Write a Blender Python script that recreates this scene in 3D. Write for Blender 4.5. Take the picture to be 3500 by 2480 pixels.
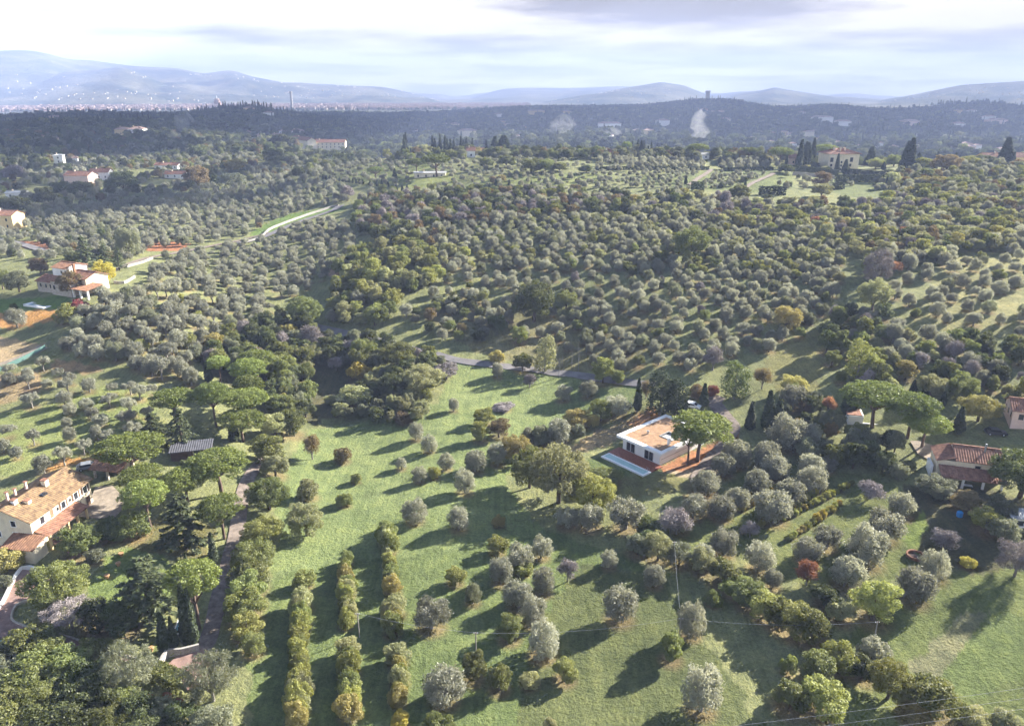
import bpy, math, random, bmesh
import numpy as np
from mathutils import Vector, Matrix

for o in list(bpy.data.objects): bpy.data.objects.remove(o)
scene = bpy.context.scene
COL = scene.collection

# ---------------------------------------------------------------- camera
CAM_Z = 80.0
F_PX = 759.0                      # focal length in pixels of a 1024 px wide frame
PITCH = math.radians(19.9)        # looking down
cam_d = bpy.data.cameras.new('camera')
cam_d.sensor_width = 36.0
cam_d.lens = 36.0 * F_PX / 1024.0
cam_d.clip_start = 1.0
cam_d.clip_end = 40000.0
cam = bpy.data.objects.new('camera', cam_d)
COL.objects.link(cam)
cam.location = (0, 0, CAM_Z)
cam.rotation_euler = (math.pi / 2 - PITCH, 0, 0)
scene.camera = cam

# ---------------------------------------------------------------- sun, sky, exposure
SUN_EL = math.radians(25.0)
SUN_AZ = math.radians(33.0)       # from +x towards +y : sun stands to the right and a little beyond
SUN_DIR = Vector((math.cos(SUN_AZ) * math.cos(SUN_EL), math.sin(SUN_AZ) * math.cos(SUN_EL), math.sin(SUN_EL)))
sun_d = bpy.data.lights.new('sun', 'SUN')
sun_d.energy = 5.0
sun_d.angle = math.radians(0.53)
sun_d.color = (1.0, 0.945, 0.85)
sun = bpy.data.objects.new('sun', sun_d)
COL.objects.link(sun)
sun.rotation_euler = (-SUN_DIR).to_track_quat('-Z', 'Y').to_euler()

world = bpy.data.worlds.new('World')
scene.world = world
world.use_nodes = True
nt = world.node_tree
nt.nodes.clear()
def N(tree, typ, **kw):
    n = tree.nodes.new(typ)
    for k, v in kw.items():
        if k.startswith('i_'):
            n.inputs[int(k[2:])].default_value = v
        else:
            setattr(n, k, v)
    return n
def math_n(tree, op, a=None, b=None):
    n = tree.nodes.new('ShaderNodeMath'); n.operation = op
    for i, v in enumerate((a, b)):
        if v is None: continue
        if isinstance(v, (int, float)): n.inputs[i].default_value = v
        else: tree.links.new(v, n.inputs[i])
    return n.outputs[0]
out = N(nt, 'ShaderNodeOutputWorld')
bg = N(nt, 'ShaderNodeBackground'); bg.inputs[1].default_value = 0.043
sky = N(nt, 'ShaderNodeTexSky', sky_type='NISHITA', sun_disc=False, sun_elevation=SUN_EL,
        sun_rotation=math.pi / 2 - SUN_AZ, air_density=1.0, dust_density=0.8, ozone_density=1.6)
sky.altitude = 200
tc = N(nt, 'ShaderNodeTexCoord')
sep = N(nt, 'ShaderNodeSeparateXYZ')
nt.links.new(tc.outputs['Generated'], sep.inputs[0])
den = math_n(nt, 'ADD', math_n(nt, 'MAXIMUM', sep.outputs[2], 0.0), 0.055)
cx = math_n(nt, 'DIVIDE', sep.outputs[0], den)
cy = math_n(nt, 'DIVIDE', sep.outputs[1], den)
comb = N(nt, 'ShaderNodeCombineXYZ')
nt.links.new(cx, comb.inputs[0]); nt.links.new(cy, comb.inputs[1])
n1 = N(nt, 'ShaderNodeTexNoise', noise_dimensions='3D')
n1.inputs['Scale'].default_value = 0.42; n1.inputs['Detail'].default_value = 7; n1.inputs['Roughness'].default_value = 0.58
n1.inputs['Distortion'].default_value = 0.5
nt.links.new(comb.outputs[0], n1.inputs['Vector'])
n2 = N(nt, 'ShaderNodeTexNoise', noise_dimensions='3D')
n2.inputs['Scale'].default_value = 0.36; n2.inputs['Detail'].default_value = 8; n2.inputs['Roughness'].default_value = 0.6
mp = N(nt, 'ShaderNodeMapping'); mp.inputs['Location'].default_value = (37.3, 11.0, 5.0)
nt.links.new(comb.outputs[0], mp.inputs[0]); nt.links.new(mp.outputs[0], n2.inputs['Vector'])
# cloud cover: broken overhead, closing up towards the horizon where the layers overlap
low = N(nt, 'ShaderNodeMapRange'); low.inputs[1].default_value = 0.0; low.inputs[2].default_value = 0.45
low.inputs[3].default_value = 0.56; low.inputs[4].default_value = -0.06
nt.links.new(sep.outputs[2], low.inputs[0])
cov = N(nt, 'ShaderNodeMapRange', interpolation_type='SMOOTHSTEP'); cov.inputs[1].default_value = 0.50; cov.inputs[2].default_value = 0.72
nt.links.new(math_n(nt, 'ADD', n1.outputs['Fac'], low.outputs[0]), cov.inputs[0])
shade = N(nt, 'ShaderNodeValToRGB')
shade.color_ramp.elements[0].position = 0.40; shade.color_ramp.elements[0].color = (3.0, 2.85, 2.9, 1)
shade.color_ramp.elements[1].position = 0.57; shade.color_ramp.elements[1].color = (7.6, 7.2, 6.5, 1)
e = shade.color_ramp.elements.new(0.47); e.color = (4.8, 4.5, 4.3, 1)
nt.links.new(n2.outputs['Fac'], shade.inputs[0])
mix = N(nt, 'ShaderNodeMix', data_type='RGBA')
nt.links.new(cov.outputs[0], mix.inputs[0]); nt.links.new(sky.outputs[0], mix.inputs[6]); nt.links.new(shade.outputs[0], mix.inputs[7])
nt.links.new(mix.outputs[2], bg.inputs[0]); nt.links.new(bg.outputs[0], out.inputs[0])

vs = scene.view_settings
vs.view_transform = 'Standard'; vs.look = 'None'; vs.gamma = 1.0; vs.use_curve_mapping = False
vs.exposure = 2.4
HAZE = 0.00017
scene.render.engine = 'CYCLES'
cy_ = scene.cycles
cy_.use_denoising = True
cy_.use_adaptive_sampling = True
cy_.adaptive_threshold = 0.03
cy_.max_bounces = 6; cy_.diffuse_bounces = 3; cy_.glossy_bounces = 2; cy_.transmission_bounces = 3
cy_.transparent_max_bounces = 8; cy_.volume_bounces = 0
cy_.volume_step_rate = 4.0
cy_.volume_max_steps = 64
cy_.sample_clamp_indirect = 4.0
scene.render.use_persistent_data = False

# ---------------------------------------------------------------- pixel <-> world
# a point of the photograph is written in the pixels of a 2292 x 1624 copy, or of a named enlarged window of it
WIN = {'P': (0, 0, 1), 'a': (0, 0, .34286), 'b': (753.1, 0, .34286), 'c': (1506.2, 0, .34286),
       'd': (0, 523.9, .34286), 'e': (753.1, 523.9, .34286), 'f': (1506.2, 523.9, .34286),
       'g': (0, 1067.4, .34286), 'h': (753.1, 1067.4, .34286), 'i': (1506.2, 1067.4, .34286),
       'pool': (1277, 838.2, .21429), 'farm': (0, 969.2, .1694), 'right': (1964.6, 903.7, .14917),
       'villa': (1702.6, 281.6, .14286), 'tower': (52.4, 563.2, .13714), 'conv': (327.4, 216.1, .21429),
       'k': (0, 1211.5, .25407), 'r2': (1899.1, 982.3, .2016), 'm1': (720.3, 294.7, .28571), 'm2': (1375.2, 294.7, .28571)}
def P(w, x, y):
    ox, oy, s = WIN[w]
    return ox + x * s, oy + y * s
CP, SP = math.cos(PITCH), math.sin(PITCH)
def ray(px, py):
    """horizontal heading (x, y unit) and slope (dz per horizontal metre) of the sight line through a photo point"""
    u = (np.asarray(px, float) - 1146.0) * 1024 / 2292 / F_PX
    v = (np.asarray(py, float) * 1024 / 2292 - 362.5) / F_PX
    dx, dy, dz = u, CP - v * SP, -SP - v * CP
    h = np.hypot(dx, dy)
    return dx / h, dy / h, dz / h
def project(x, y, z):
    zz = np.asarray(z) - CAM_Z
    depth = y * CP - zz * SP
    up = y * SP + zz * CP
    u = x / depth * F_PX; v = -up / depth * F_PX
    return u * 2292 / 1024 + 1146.0, (v + 362.5) * 2292 / 1024, depth

# ---------------------------------------------------------------- terrain height
CTRL = []
def cR(px, py, R):
    hx, hy, s = ray(px, py); R = R / hy; CTRL.append((math.atan2(hx, hy), R, CAM_Z + R * s))   # R: metres straight ahead
def cZ(px, py, z):
    hx, hy, s = ray(px, py); CTRL.append((math.atan2(hx, hy), (z - CAM_Z) / s, z))
for az in (-1.0, -.5, 0, .5, 1.0):
    CTRL.append((az, 30, 0.0)); CTRL.append((az, 70, 0.0))
for q in ((60, 1580, 0), (1100, 1580, 0), (2200, 1580, 0), (1000, 1300, 0), (1000, 1100, 0), (600, 1150, 1), (100, 1150, 4), (200, 930, 8),
          (60, 770, 13), (350, 690, 17), (150, 650, 19), (1240, 830, 2), (1450, 1030, 2), (1800, 1150, 3), (2200, 1300, 4), (700, 850, 2), (1000, 950, 0)):
    cZ(*q)
for q in ((550, 600, 292), (600, 500, 380), (300, 480, 410), (100, 520, 360), (100, 450, 470), (170, 400, 560), (300, 330, 800), (280, 300, 930), (60, 300, 930),
          (650, 330, 830), (550, 280, 1450), (0, 283, 1500), (1000, 700, 240), (1500, 700, 232), (1300, 600, 275), (1300, 480, 345), (1300, 420, 410),
          (1300, 352, 520), (1000, 352, 545), (1000, 400, 450), (800, 400, 480), (760, 460, 405), (850, 600, 275), (1885, 388, 490), (1885, 480, 345),
          (1600, 370, 490), (1600, 345, 560), (1900, 600, 262), (2250, 400, 430), (2250, 370, 500), (2250, 500, 315), (2200, 600, 252), (2200, 800, 187), (2200, 1000, 147), (1900, 900, 172),
          (1900, 760, 208), (1600, 860, 190), (400, 420, 540),
          (1150, 350, 530), (1450, 350, 530), (1750, 352, 540), (2050, 366, 520), (880, 352, 600)):
    cR(*q)
for az in (-1.0, -.62, -.4, -.2, 0, .2, .4, .62, 1.0):      # the valley behind the crest and the plain beyond
    if az > -.25: CTRL.append((az, 720, 14.0)); CTRL.append((az, 1000, 4.0)); CTRL.append((az, 1350, 2.0))
    CTRL.append((az, 4700, -26.0)); CTRL.append((az, 5600, -28.0)); CTRL.append((az, 9500, -28.0))
for px, py, R in ((20, 266, 1959), (200, 259, 1959), (330, 266, 1917), (480, 256, 1917), (560, 250, 1917), (640, 260, 1917), (720, 276, 1917),
                  (860, 266, 3040), (1000, 260, 3200), (1150, 246, 3200), (1300, 243, 3280), (1450, 240, 3360), (1560, 228, 3360), (1620, 227, 3360),
                  (1760, 246, 3360), (1860, 238, 3360), (1960, 247, 3440), (2060, 243, 3440), (2160, 230, 3520), (2292, 236, 3520)):
    cR(px, py, R); cR(px, py + 3, R * .93)
CT = np.array(CTRL)
AZK = 2.2
def _tps(d2): return np.where(d2 > 0, 0.5 * d2 * np.log(np.maximum(d2, 1e-12)), 0.0)
_q = np.c_[CT[:, 0] * AZK, np.log(CT[:, 1])]
_d2 = ((_q[:, None] - _q[None]) ** 2).sum(-1)
_n = len(_q)
_A = np.zeros((_n + 3, _n + 3))
_A[:_n, :_n] = _tps(_d2) + 0.0012 * np.eye(_n)
_A[:_n, _n] = 1; _A[:_n, _n + 1:] = _q
_A[_n:, :_n] = _A[:_n, _n:].T
_W = np.linalg.solve(_A, np.r_[CT[:, 2], 0, 0, 0])
def _hnoise(x, y):
    return (np.sin(x * .021 + 1.3 * np.sin(y * .017)) * np.cos(y * .026 + .7) * 1.0 + np.sin(x * .083 + y * .05) * np.cos(y * .071 - x * .03) * .28
            + np.sin(x * .31 - y * .22 + 1.1) * np.cos(y * .27 + x * .11) * .07)
PADS = [(32.0, 155.5, 13.5, 24.0, 0.85)]
def height(x, y):
    x = np.asarray(x, float); y = np.asarray(y, float)
    shp = np.broadcast(x, y).shape
    x, y = [np.ravel(a) for a in np.broadcast_arrays(x, y)]
    R = np.clip(np.hypot(x, y), 30, 9500)
    az = np.clip(np.arctan2(x, y), -1.05, 1.05)
    res = np.empty_like(R)
    for s in range(0, len(R), 40000):
        q = np.c_[az[s:s + 40000] * AZK, np.log(R[s:s + 40000])]
        d2 = ((q[:, None] - _q[None]) ** 2).sum(-1)
        res[s:s + 40000] = _tps(d2) @ _W[:_n] + _W[_n] + q @ _W[_n + 1:]
    res += _hnoise(x, y) * np.clip((R - 60) / 100, 0.2, 1)
    for cx_, cy_h, r0, r1, zp in PADS:                        # levelled building plots
        w_ = np.clip((r1 - np.hypot(x - cx_, y - cy_h)) / (r1 - r0), 0, 1); w_ = w_ * w_ * (3 - 2 * w_)
        res = res * (1 - w_) + zp * w_
    return res.reshape(shp)
_RS = np.exp(np.linspace(math.log(45), math.log(6000), 950))
def at(px, py, lift=0.0):
    """where the sight line through a photo point first meets the ground"""
    hx, hy, s = ray(px, py)
    hx, hy, s = float(hx), float(hy), float(s)
    g = height(hx * _RS, hy * _RS) + lift - (CAM_Z + s * _RS)
    k = np.argmax(g > 0)
    if g[k] <= 0: k = len(_RS) - 1
    if k == 0: r = _RS[0]
    else:
        t = g[k - 1] / (g[k - 1] - g[k]); r = _RS[k - 1] + t * (_RS[k] - _RS[k - 1])
    x, y = hx * r, hy * r
    return Vector((x, y, float(height(x, y))))
def atc(w, x, y):
    """as atw, but things of the near crest stay on the crest instead of landing in the valley behind it"""
    X, Y = P(w, x, y); p = at(X, Y)
    if (w in ('m1', 'm2', 'villa') or (w == 'c' and y > 880)) and math.hypot(p.x, p.y) > 600 and X > 850:
        hx, hy, s = ray(X, Y); R = np.linspace(430, 590, 80); zz = height(R * hx, R * hy); k = int(np.argmax((zz - CAM_Z) / R))
        r = R[k] + 8; p = Vector((float(hx) * r, float(hy) * r, float(height(hx * r, hy * r))))
    return p
def atw(w, x, y): return atc(w, x, y)
def px_per_m(p):                       # pixels (of the 2292 wide copy) per metre at a point
    d = (Vector(p) - Vector((0, 0, CAM_Z))).length
    return F_PX * 2292 / 1024 / d

# ---------------------------------------------------------------- helpers
def tag(o, label=None, cat=None, group=None, kind=None):
    if label: o['label'] = label
    if cat: o['category'] = cat
    if group: o['group'] = group
    if kind: o['kind'] = kind
    return o
def empty(name, loc, rz=0.0, parent=None):
    o = bpy.data.objects.new(name, None); COL.objects.link(o)
    o.location = loc; o.rotation_euler = (0, 0, rz); o.empty_display_size = .5
    if parent: o.parent = parent
    return o
def mesh_obj(name, verts, faces, mat, parent=None, smooth=False, link=True):
    me = bpy.data.meshes.new(name)
    me.from_pydata([tuple(v) for v in verts], [], faces)
    if mat is not None: me.materials.append(mat)
    if smooth: me.shade_smooth()
    o = bpy.data.objects.new(name, me)
    if link: COL.objects.link(o)
    if parent: o.parent = parent
    return o
class MB:
    def __init__(s): s.v = []; s.f = []
    def add(s, vs, fs):
        b = len(s.v); s.v += [tuple(v) for v in vs]; s.f += [tuple(i + b for i in f) for f in fs]; return s
    def box(s, x0, x1, y0, y1, z0, z1):
        return s.add([(x0, y0, z0), (x1, y0, z0), (x1, y1, z0), (x0, y1, z0), (x0, y0, z1), (x1, y0, z1), (x1, y1, z1), (x0, y1, z1)],
                     [(0, 3, 2, 1), (4, 5, 6, 7), (0, 1, 5, 4), (1, 2, 6, 5), (2, 3, 7, 6), (3, 0, 4, 7)])
    def prism(s, poly, z0, z1):
        n = len(poly)
        return s.add([(x, y, z0) for x, y in poly] + [(x, y, z1) for x, y in poly],
                     [tuple(range(n - 1, -1, -1)), tuple(range(n, 2 * n))] + [(i, (i + 1) % n, (i + 1) % n + n, i + n) for i in range(n)])
    def tube(s, pts, radii, n=7):
        pts = [Vector(p) for p in pts]; b = len(s.v)
        for i, p in enumerate(pts):
            d = (pts[min(i + 1, len(pts) - 1)] - pts[max(i - 1, 0)]).normalized()
            a = d.orthogonal().normalized(); c = d.cross(a)
            for k in range(n):
                t = 2 * math.pi * k / n
                s.v.append(tuple(p + (a * math.cos(t) + c * math.sin(t)) * radii[i]))
        for i in range(len(pts) - 1):
            for k in range(n):
                s.f.append((b + i * n + k, b + i * n + (k + 1) % n, b + (i + 1) * n + (k + 1) % n, b + (i + 1) * n + k))
        s.f.append(tuple(b + (len(pts) - 1) * n + k for k in range(n)))
        return s
    def cone(s, x, y, z0, z1, r0, r1, n=10):
        return s.tube([(x, y, z0), (x, y, z1)], [r0, r1], n)
    def slope(s, a, b, c, d, thick=.12, pitch=.45, amp=.05):
        """tiled roof plane: a-b along the eave, d-c along the top; rounded tile rows run up the slope"""
        a, b, c, d = map(Vector, (a, b, c, d))
        nrm = (b - a).cross(d - a).normalized()
        if nrm.z < 0: nrm = -nrm
        n = max(2, int((b - a).length / pitch)) * 2
        vs = []; fs = []
        for i in range(n + 1):
            t = i / n; off = nrm * (amp if i % 2 else -amp * .4)
            vs += [a.lerp(b, t) + off, d.lerp(c, t) + off, a.lerp(b, t) - nrm * thick, d.lerp(c, t) - nrm * thick]
        for i in range(n):
            p, q = 4 * i, 4 * i + 4
            fs += [(p, q, q + 1, p + 1), (p + 2, p + 3, q + 3, q + 2), (p, p + 2, q + 2, q), (p + 1, q + 1, q + 3, p + 3)]
        fs += [(0, 1, 3, 2), (4 * n, 4 * n + 2, 4 * n + 3, 4 * n + 1)]
        return s.add(vs, fs)
    def build(s, name, mat, parent=None, smooth=False): return mesh_obj(name, s.v, s.f, mat, parent, smooth)

# ---------------------------------------------------------------- materials
def mat_base(name):
    m = bpy.data.materials.new(name); m.use_nodes = True; t = m.node_tree; t.nodes.clear()
    return m, t, N(t, 'ShaderNodeOutputMaterial')
def noise(t, scale, detail=4, rough=.6, vec=None):
    n = N(t, 'ShaderNodeTexNoise'); n.inputs['Scale'].default_value = scale; n.inputs['Detail'].default_value = detail
    n.inputs['Roughness'].default_value = rough
    if vec is not None: t.links.new(vec, n.inputs['Vector'])
    return n.outputs['Fac']
def ramp(t, fac, stops):
    r = N(t, 'ShaderNodeValToRGB')
    while len(r.color_ramp.elements) < len(stops): r.color_ramp.elements.new(.5)
    for e, (p, c) in zip(r.color_ramp.elements, stops): e.position = p; e.color = tuple(c) + (1,)
    t.links.new(fac, r.inputs[0]); return r.outputs[0]
def mixc(t, fac, a, b, mode='MIX'):
    n = N(t, 'ShaderNodeMix', data_type='RGBA', blend_type=mode)
    for i, v in ((0, fac), (6, a), (7, b)):
        if isinstance(v, (int, float)): n.inputs[i].default_value = v
        elif isinstance(v, tuple): n.inputs[i].default_value = v + (1,) if len(v) == 3 else v
        else: t.links.new(v, n.inputs[i])
    return n.outputs[2]
def bump(t, h, strength, dist):
    b = N(t, 'ShaderNodeBump'); b.inputs['Strength'].default_value = strength; b.inputs['Distance'].default_value = dist
    t.links.new(h, b.inputs['Height']); return b.outputs[0]
def plain(name, col, var=.25, scale=1.5, rough=.8, spec=.3, bmp=0.0, bscale=8.0, metal=0.0, dark=None):
    m, t, o = mat_base(name)
    tcn = N(t, 'ShaderNodeTexCoord').outputs['Object']
    n = noise(t, scale, 6, .65, tcn)
    lo = tuple(c * (1 - var) for c in col) if dark is None else dark
    hi = tuple(min(1, c * (1 + var * .7)) for c in col)
    c = ramp(t, n, [(.32, lo), (.68, hi)])
    p = N(t, 'ShaderNodeBsdfPrincipled'); p.inputs['Roughness'].default_value = rough; p.inputs['Metallic'].default_value = metal
    p.inputs['Specular IOR Level'].default_value = spec
    t.links.new(c, p.inputs['Base Color'])
    if bmp: t.links.new(bump(t, noise(t, bscale, 5, .6, tcn), bmp, .05), p.inputs['Normal'])
    t.links.new(p.outputs[0], o.inputs[0]); return m
def leaf_mat(name, col, col2, transl=.35, hv=.06, spec=.25):
    """foliage: colour differs leaf by leaf (mesh attribute) and tree by tree"""
    m, t, o = mat_base(name)
    at_ = N(t, 'ShaderNodeAttribute', attribute_name='leafvar')
    oi = N(t, 'ShaderNodeObjectInfo')
    f = math_n(t, 'ADD', math_n(t, 'MULTIPLY', at_.outputs['Fac'], .65), math_n(t, 'MULTIPLY', oi.outputs['Random'], .35))
    c = mixc(t, f, col, col2)
    hs = N(t, 'ShaderNodeHueSaturation')
    t.links.new(c, hs.inputs['Color'])
    t.links.new(math_n(t, 'ADD', math_n(t, 'MULTIPLY', oi.outputs['Random'], hv), .5 - hv / 2), hs.inputs['Hue'])
    r2 = math_n(t, 'FRACT', math_n(t, 'MULTIPLY', oi.outputs['Random'], 7.31))
    t.links.new(math_n(t, 'ADD', math_n(t, 'MULTIPLY', r2, .5), .75), hs.inputs['Value'])
    d = N(t, 'ShaderNodeBsdfDiffuse'); tr = N(t, 'ShaderNodeBsdfTranslucent')
    t.links.new(hs.outputs[0], d.inputs[0])
    t.links.new(mixc(t, .5, hs.outputs[0], (1.0, .95, .55), 'MULTIPLY'), tr.inputs[0])
    mx = N(t, 'ShaderNodeMixShader'); mx.inputs[0].default_value = transl
    t.links.new(d.outputs[0], mx.inputs[1]); t.links.new(tr.outputs[0], mx.inputs[2])
    g = N(t, 'ShaderNodeBsdfGlossy'); g.inputs['Roughness'].default_value = .5
    mg = N(t, 'ShaderNodeMixShader'); mg.inputs[0].default_value = spec * .12
    t.links.new(mx.outputs[0], mg.inputs[1]); t.links.new(g.outputs[0], mg.inputs[2])
    t.links.new(mg.outputs[0], o.inputs[0]); return m
LM = {
 'olive':   leaf_mat('olive_leaf', (.15, .155, .11), (.40, .40, .32), .46, .02, .25),
 'olive_g': leaf_mat('green_olive_leaf', (.115, .13, .072), (.30, .31, .205), .46, .02, .2),
 'green':   leaf_mat('green_leaf', (.08, .105, .03), (.29, .305, .11), .5, .04, .15),
 'dark':    leaf_mat('dark_green_leaf', (.045, .06, .022), (.15, .17, .065), .4, .04, .15),
 'lime':    leaf_mat('yellow_green_leaf', (.16, .175, .045), (.38, .385, .125), .4, .03, .15),
 'yellow':  leaf_mat('yellow_leaf', (.30, .25, .045), (.52, .43, .09), .4, .03, .15),
 'gold':    leaf_mat('golden_leaf', (.22, .20, .065), (.44, .385, .15), .4, .03, .15),
 'russet':  leaf_mat('russet_leaf', (.14, .11, .055), (.29, .22, .11), .35, .03, .1),
 'red':     leaf_mat('red_leaf', (.22, .09, .055), (.40, .20, .12), .4, .03, .1),
 'wine':    leaf_mat('wine_red_leaf', (.11, .03, .035), (.27, .08, .08), .3, .02, .1),
 'purple':  leaf_mat('bare_twig', (.17, .15, .15), (.34, .30, .29), .15, .02, .05),
 'pale':    leaf_mat('pale_green_leaf', (.18, .19, .09), (.43, .43, .23), .52, .03, .15),
 'pine':    leaf_mat('pine_needle', (.09, .12, .025), (.26, .30, .085), .36, .02, .15),
 'cypress': leaf_mat('cypress_needle', (.026, .037, .02), (.085, .10, .048), .15, .02, .1),
 'cedar':   leaf_mat('cedar_needle', (.05, .066, .03), (.17, .195, .10), .25, .02, .1),
}
BARK = plain('bark', (.12, .095, .075), .4, 6, .95, .1, .6, 14)
BARKG = plain('grey_bark', (.22, .20, .175), .35, 6, .95, .1, .5, 14)
BARKP = plain('pine_bark', (.12, .085, .065), .4, 4, .95, .1, .6, 10)
PLASTER = plain('cream_plaster', (.72, .63, .46), .14, .7, .9, .2, .15, 6)
PLASTERW = plain('white_plaster', (.80, .78, .73), .10, .6, .85, .2, .1, 6)
PLASTERP = plain('pink_plaster', (.66, .50, .42), .14, .7, .9, .2)
PLASTERY = plain('ochre_plaster', (.68, .52, .27), .14, .7, .9, .2)
WHITE = plain('white_paint', (.82, .82, .81), .05, .5, .6, .4)
STONE = plain('pale_stone', (.42, .37, .30), .35, 2.5, .9, .2, .5, 9)
STONEG = plain('grey_stone', (.33, .31, .28), .35, 2.5, .9, .2, .5, 9)
TILE = plain('terracotta_tile', (.25, .135, .09), .5, 1.2, .85, .1, .5, 9, dark=(.13, .065, .045))
TILEY = plain('lichen_tile', (.235, .16, .085), .5, 1.3, .9, .1, .5, 9, dark=(.105, .068, .048))
TILEO = plain('new_tile', (.29, .16, .095), .4, 1.6, .85, .1, .5, 9, dark=(.14, .075, .05))
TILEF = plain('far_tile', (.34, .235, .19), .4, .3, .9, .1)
GLASS = plain('dark_glass', (.025, .028, .035), .3, .8, .12, .6)
WOOD = plain('dark_wood', (.075, .045, .03), .4, 3, .8, .2)
SHUT = plain('shutter_paint', (.12, .075, .05), .3, 3, .7, .3)
METAL = plain('grey_metal', (.42, .44, .46), .2, 2, .4, .5, metal=.6)
GREY = plain('grey_paint', (.34, .35, .36), .15, 1, .7, .3)
WATER = plain('pool_water', (.40, .58, .56), .12, .6, .08, .5)
WATERB = plain('blue_pool_water', (.16, .32, .40), .15, .6, .08, .5)
DECK = plain('red_wood_deck', (.27, .095, .055), .35, 2.0, .6, .35)
GRAVEL = plain('terracotta_gravel', (.30, .19, .115), .3, 1.1, .95, .1, .3, 10)
ASPH = plain('old_asphalt', (.16, .15, .15), .3, .35, .95, .2, .3, 6)
DRIVE = plain('leafy_gravel_drive', (.19, .155, .13), .5, .9, .95, .1, .5, 7)
PAVE = plain('stone_paving', (.27, .225, .175), .35, 1.0, .95, .15, .3, 5)
PORPH = plain('porphyry_paving', (.235, .155, .13), .35, .8, .9, .15, .3, 5)

# ---------------------------------------------------------------- foliage meshes (crown width 1, standing on z = 0)
rs = np.random.RandomState
def leaves_mesh(name, pos, nrm, size, rng, var=None, aspect=1.7, jit=.8):
    n = len(pos)
    d = nrm + rng.normal(size=(n, 3)) * jit
    d /= np.linalg.norm(d, axis=1)[:, None] + 1e-9
    a = np.cross(d, rng.normal(size=(n, 3))); a /= np.linalg.norm(a, axis=1)[:, None] + 1e-9
    b = np.cross(d, a)
    s = (size * rng.uniform(.65, 1.35, n))[:, None]
    a = a * s * .5 * aspect; b = b * s * .5
    v = np.empty((n, 4, 3))
    v[:, 0] = pos - a; v[:, 1] = pos - b * .9 + a * .15; v[:, 2] = pos + a; v[:, 3] = pos + b * .9 + a * .15
    me = bpy.data.meshes.new(name)
    me.vertices.add(4 * n); me.vertices.foreach_set('co', v.astype(np.float32).ravel())
    me.loops.add(4 * n); me.loops.foreach_set('vertex_index', np.arange(4 * n, dtype=np.int32))
    me.polygons.add(n); me.polygons.foreach_set('loop_start', np.arange(0, 4 * n, 4, dtype=np.int32))
    me.update(calc_edges=True)
    at_ = me.attributes.new('leafvar', 'FLOAT', 'FACE')
    if var is None: var = rng.uniform(0, 1, n)
    at_.data.foreach_set('value', np.clip(var, 0, 1).astype(np.float32))
    return me
def blob_points(rng, blobs, n, shell=(.72, 1.06), hide=.72, zmin=0.0):
    B = np.array([b[:3] for b in blobs]); Rr = np.array([b[3] for b in blobs]); Sz = np.array([b[4] if len(b) > 4 else 1. for b in blobs])
    w = Rr ** 2; w /= w.sum()
    P_, D_, V_ = [], [], []
    tone = rng.uniform(0, 1, len(blobs))
    got = 0
    while got < n:
        k = rng.choice(len(blobs), n, p=w)
        d = rng.normal(size=(n, 3)); d /= np.linalg.norm(d, axis=1)[:, None]
        r = Rr[k] * rng.uniform(shell[0], shell[1], n)
        off = d * r[:, None]; off[:, 2] *= Sz[k]
        p = B[k] + off
        q = (p[:, None] - B[None]); q[:, :, 2] /= Sz[None]
        inside = ((np.linalg.norm(q, axis=2) < Rr[None] * hide).sum(1)) > 0
        keep = (~inside) & (p[:, 2] > zmin)
        P_.append(p[keep]); D_.append(d[keep]); V_.append((tone[k] * .45 + rng.uniform(0, .55, n))[keep]); got += keep.sum()
    return np.concatenate(P_)[:n], np.concatenate(D_)[:n], np.concatenate(V_)[:n]
PROTO = {}
def trunk_mesh(name, paths, mat):
    mb = MB()
    for pts, rad in paths: mb.tube(pts, rad, 6)
    me = bpy.data.meshes.new(name); me.from_pydata(mb.v, [], mb.f); me.shade_smooth(); me.materials.append(mat); return me
def limbs(rng, h0, h1, n, rr, r0):
    out = []
    for i in range(n):
        a = 2 * math.pi * (i + rng.uniform(-.3, .3)) / n
        r = rr * rng.uniform(.6, 1.1)
        out.append(([(0, 0, h0 * .7), (math.cos(a) * r * .4, math.sin(a) * r * .4, h0 + (h1 - h0) * .4), (math.cos(a) * r, math.sin(a) * r, h1)], [r0 * .7, r0 * .45, r0 * .12]))
    return out
def add_proto(kind, crown, trunk):
    PROTO.setdefault(kind, []).append((crown, trunk))
def crown_cluster(rng, rx, rz, zc, nb, br, bottom=-.35, flat=1.0, loose=.22):
    """uneven head: a small core and sprays of leaf masses at unequal reach, some standing clear of the rest"""
    ex, ey = rng.uniform(.84, 1.0), rng.uniform(.84, 1.0)
    blobs = [(rng.uniform(-.06, .06), rng.uniform(-.06, .06), zc, rx * .50, rz / rx)]
    for i in range(nb):
        u = rng.uniform(bottom, 1); t = i * 2.39996 + rng.uniform(-.7, .7)
        s = math.sqrt(max(0, 1 - u * u)); k = rng.uniform(1 - loose * 1.5, 1 + loose * .35)
        rr = (rx - br * .75) * k
        blobs.append((math.cos(t) * s * rr * ex, math.sin(t) * s * rr * ey, zc + u * (rz - br * .6) * k, br * rng.uniform(.45, 1.35), flat))
    return blobs
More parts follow.
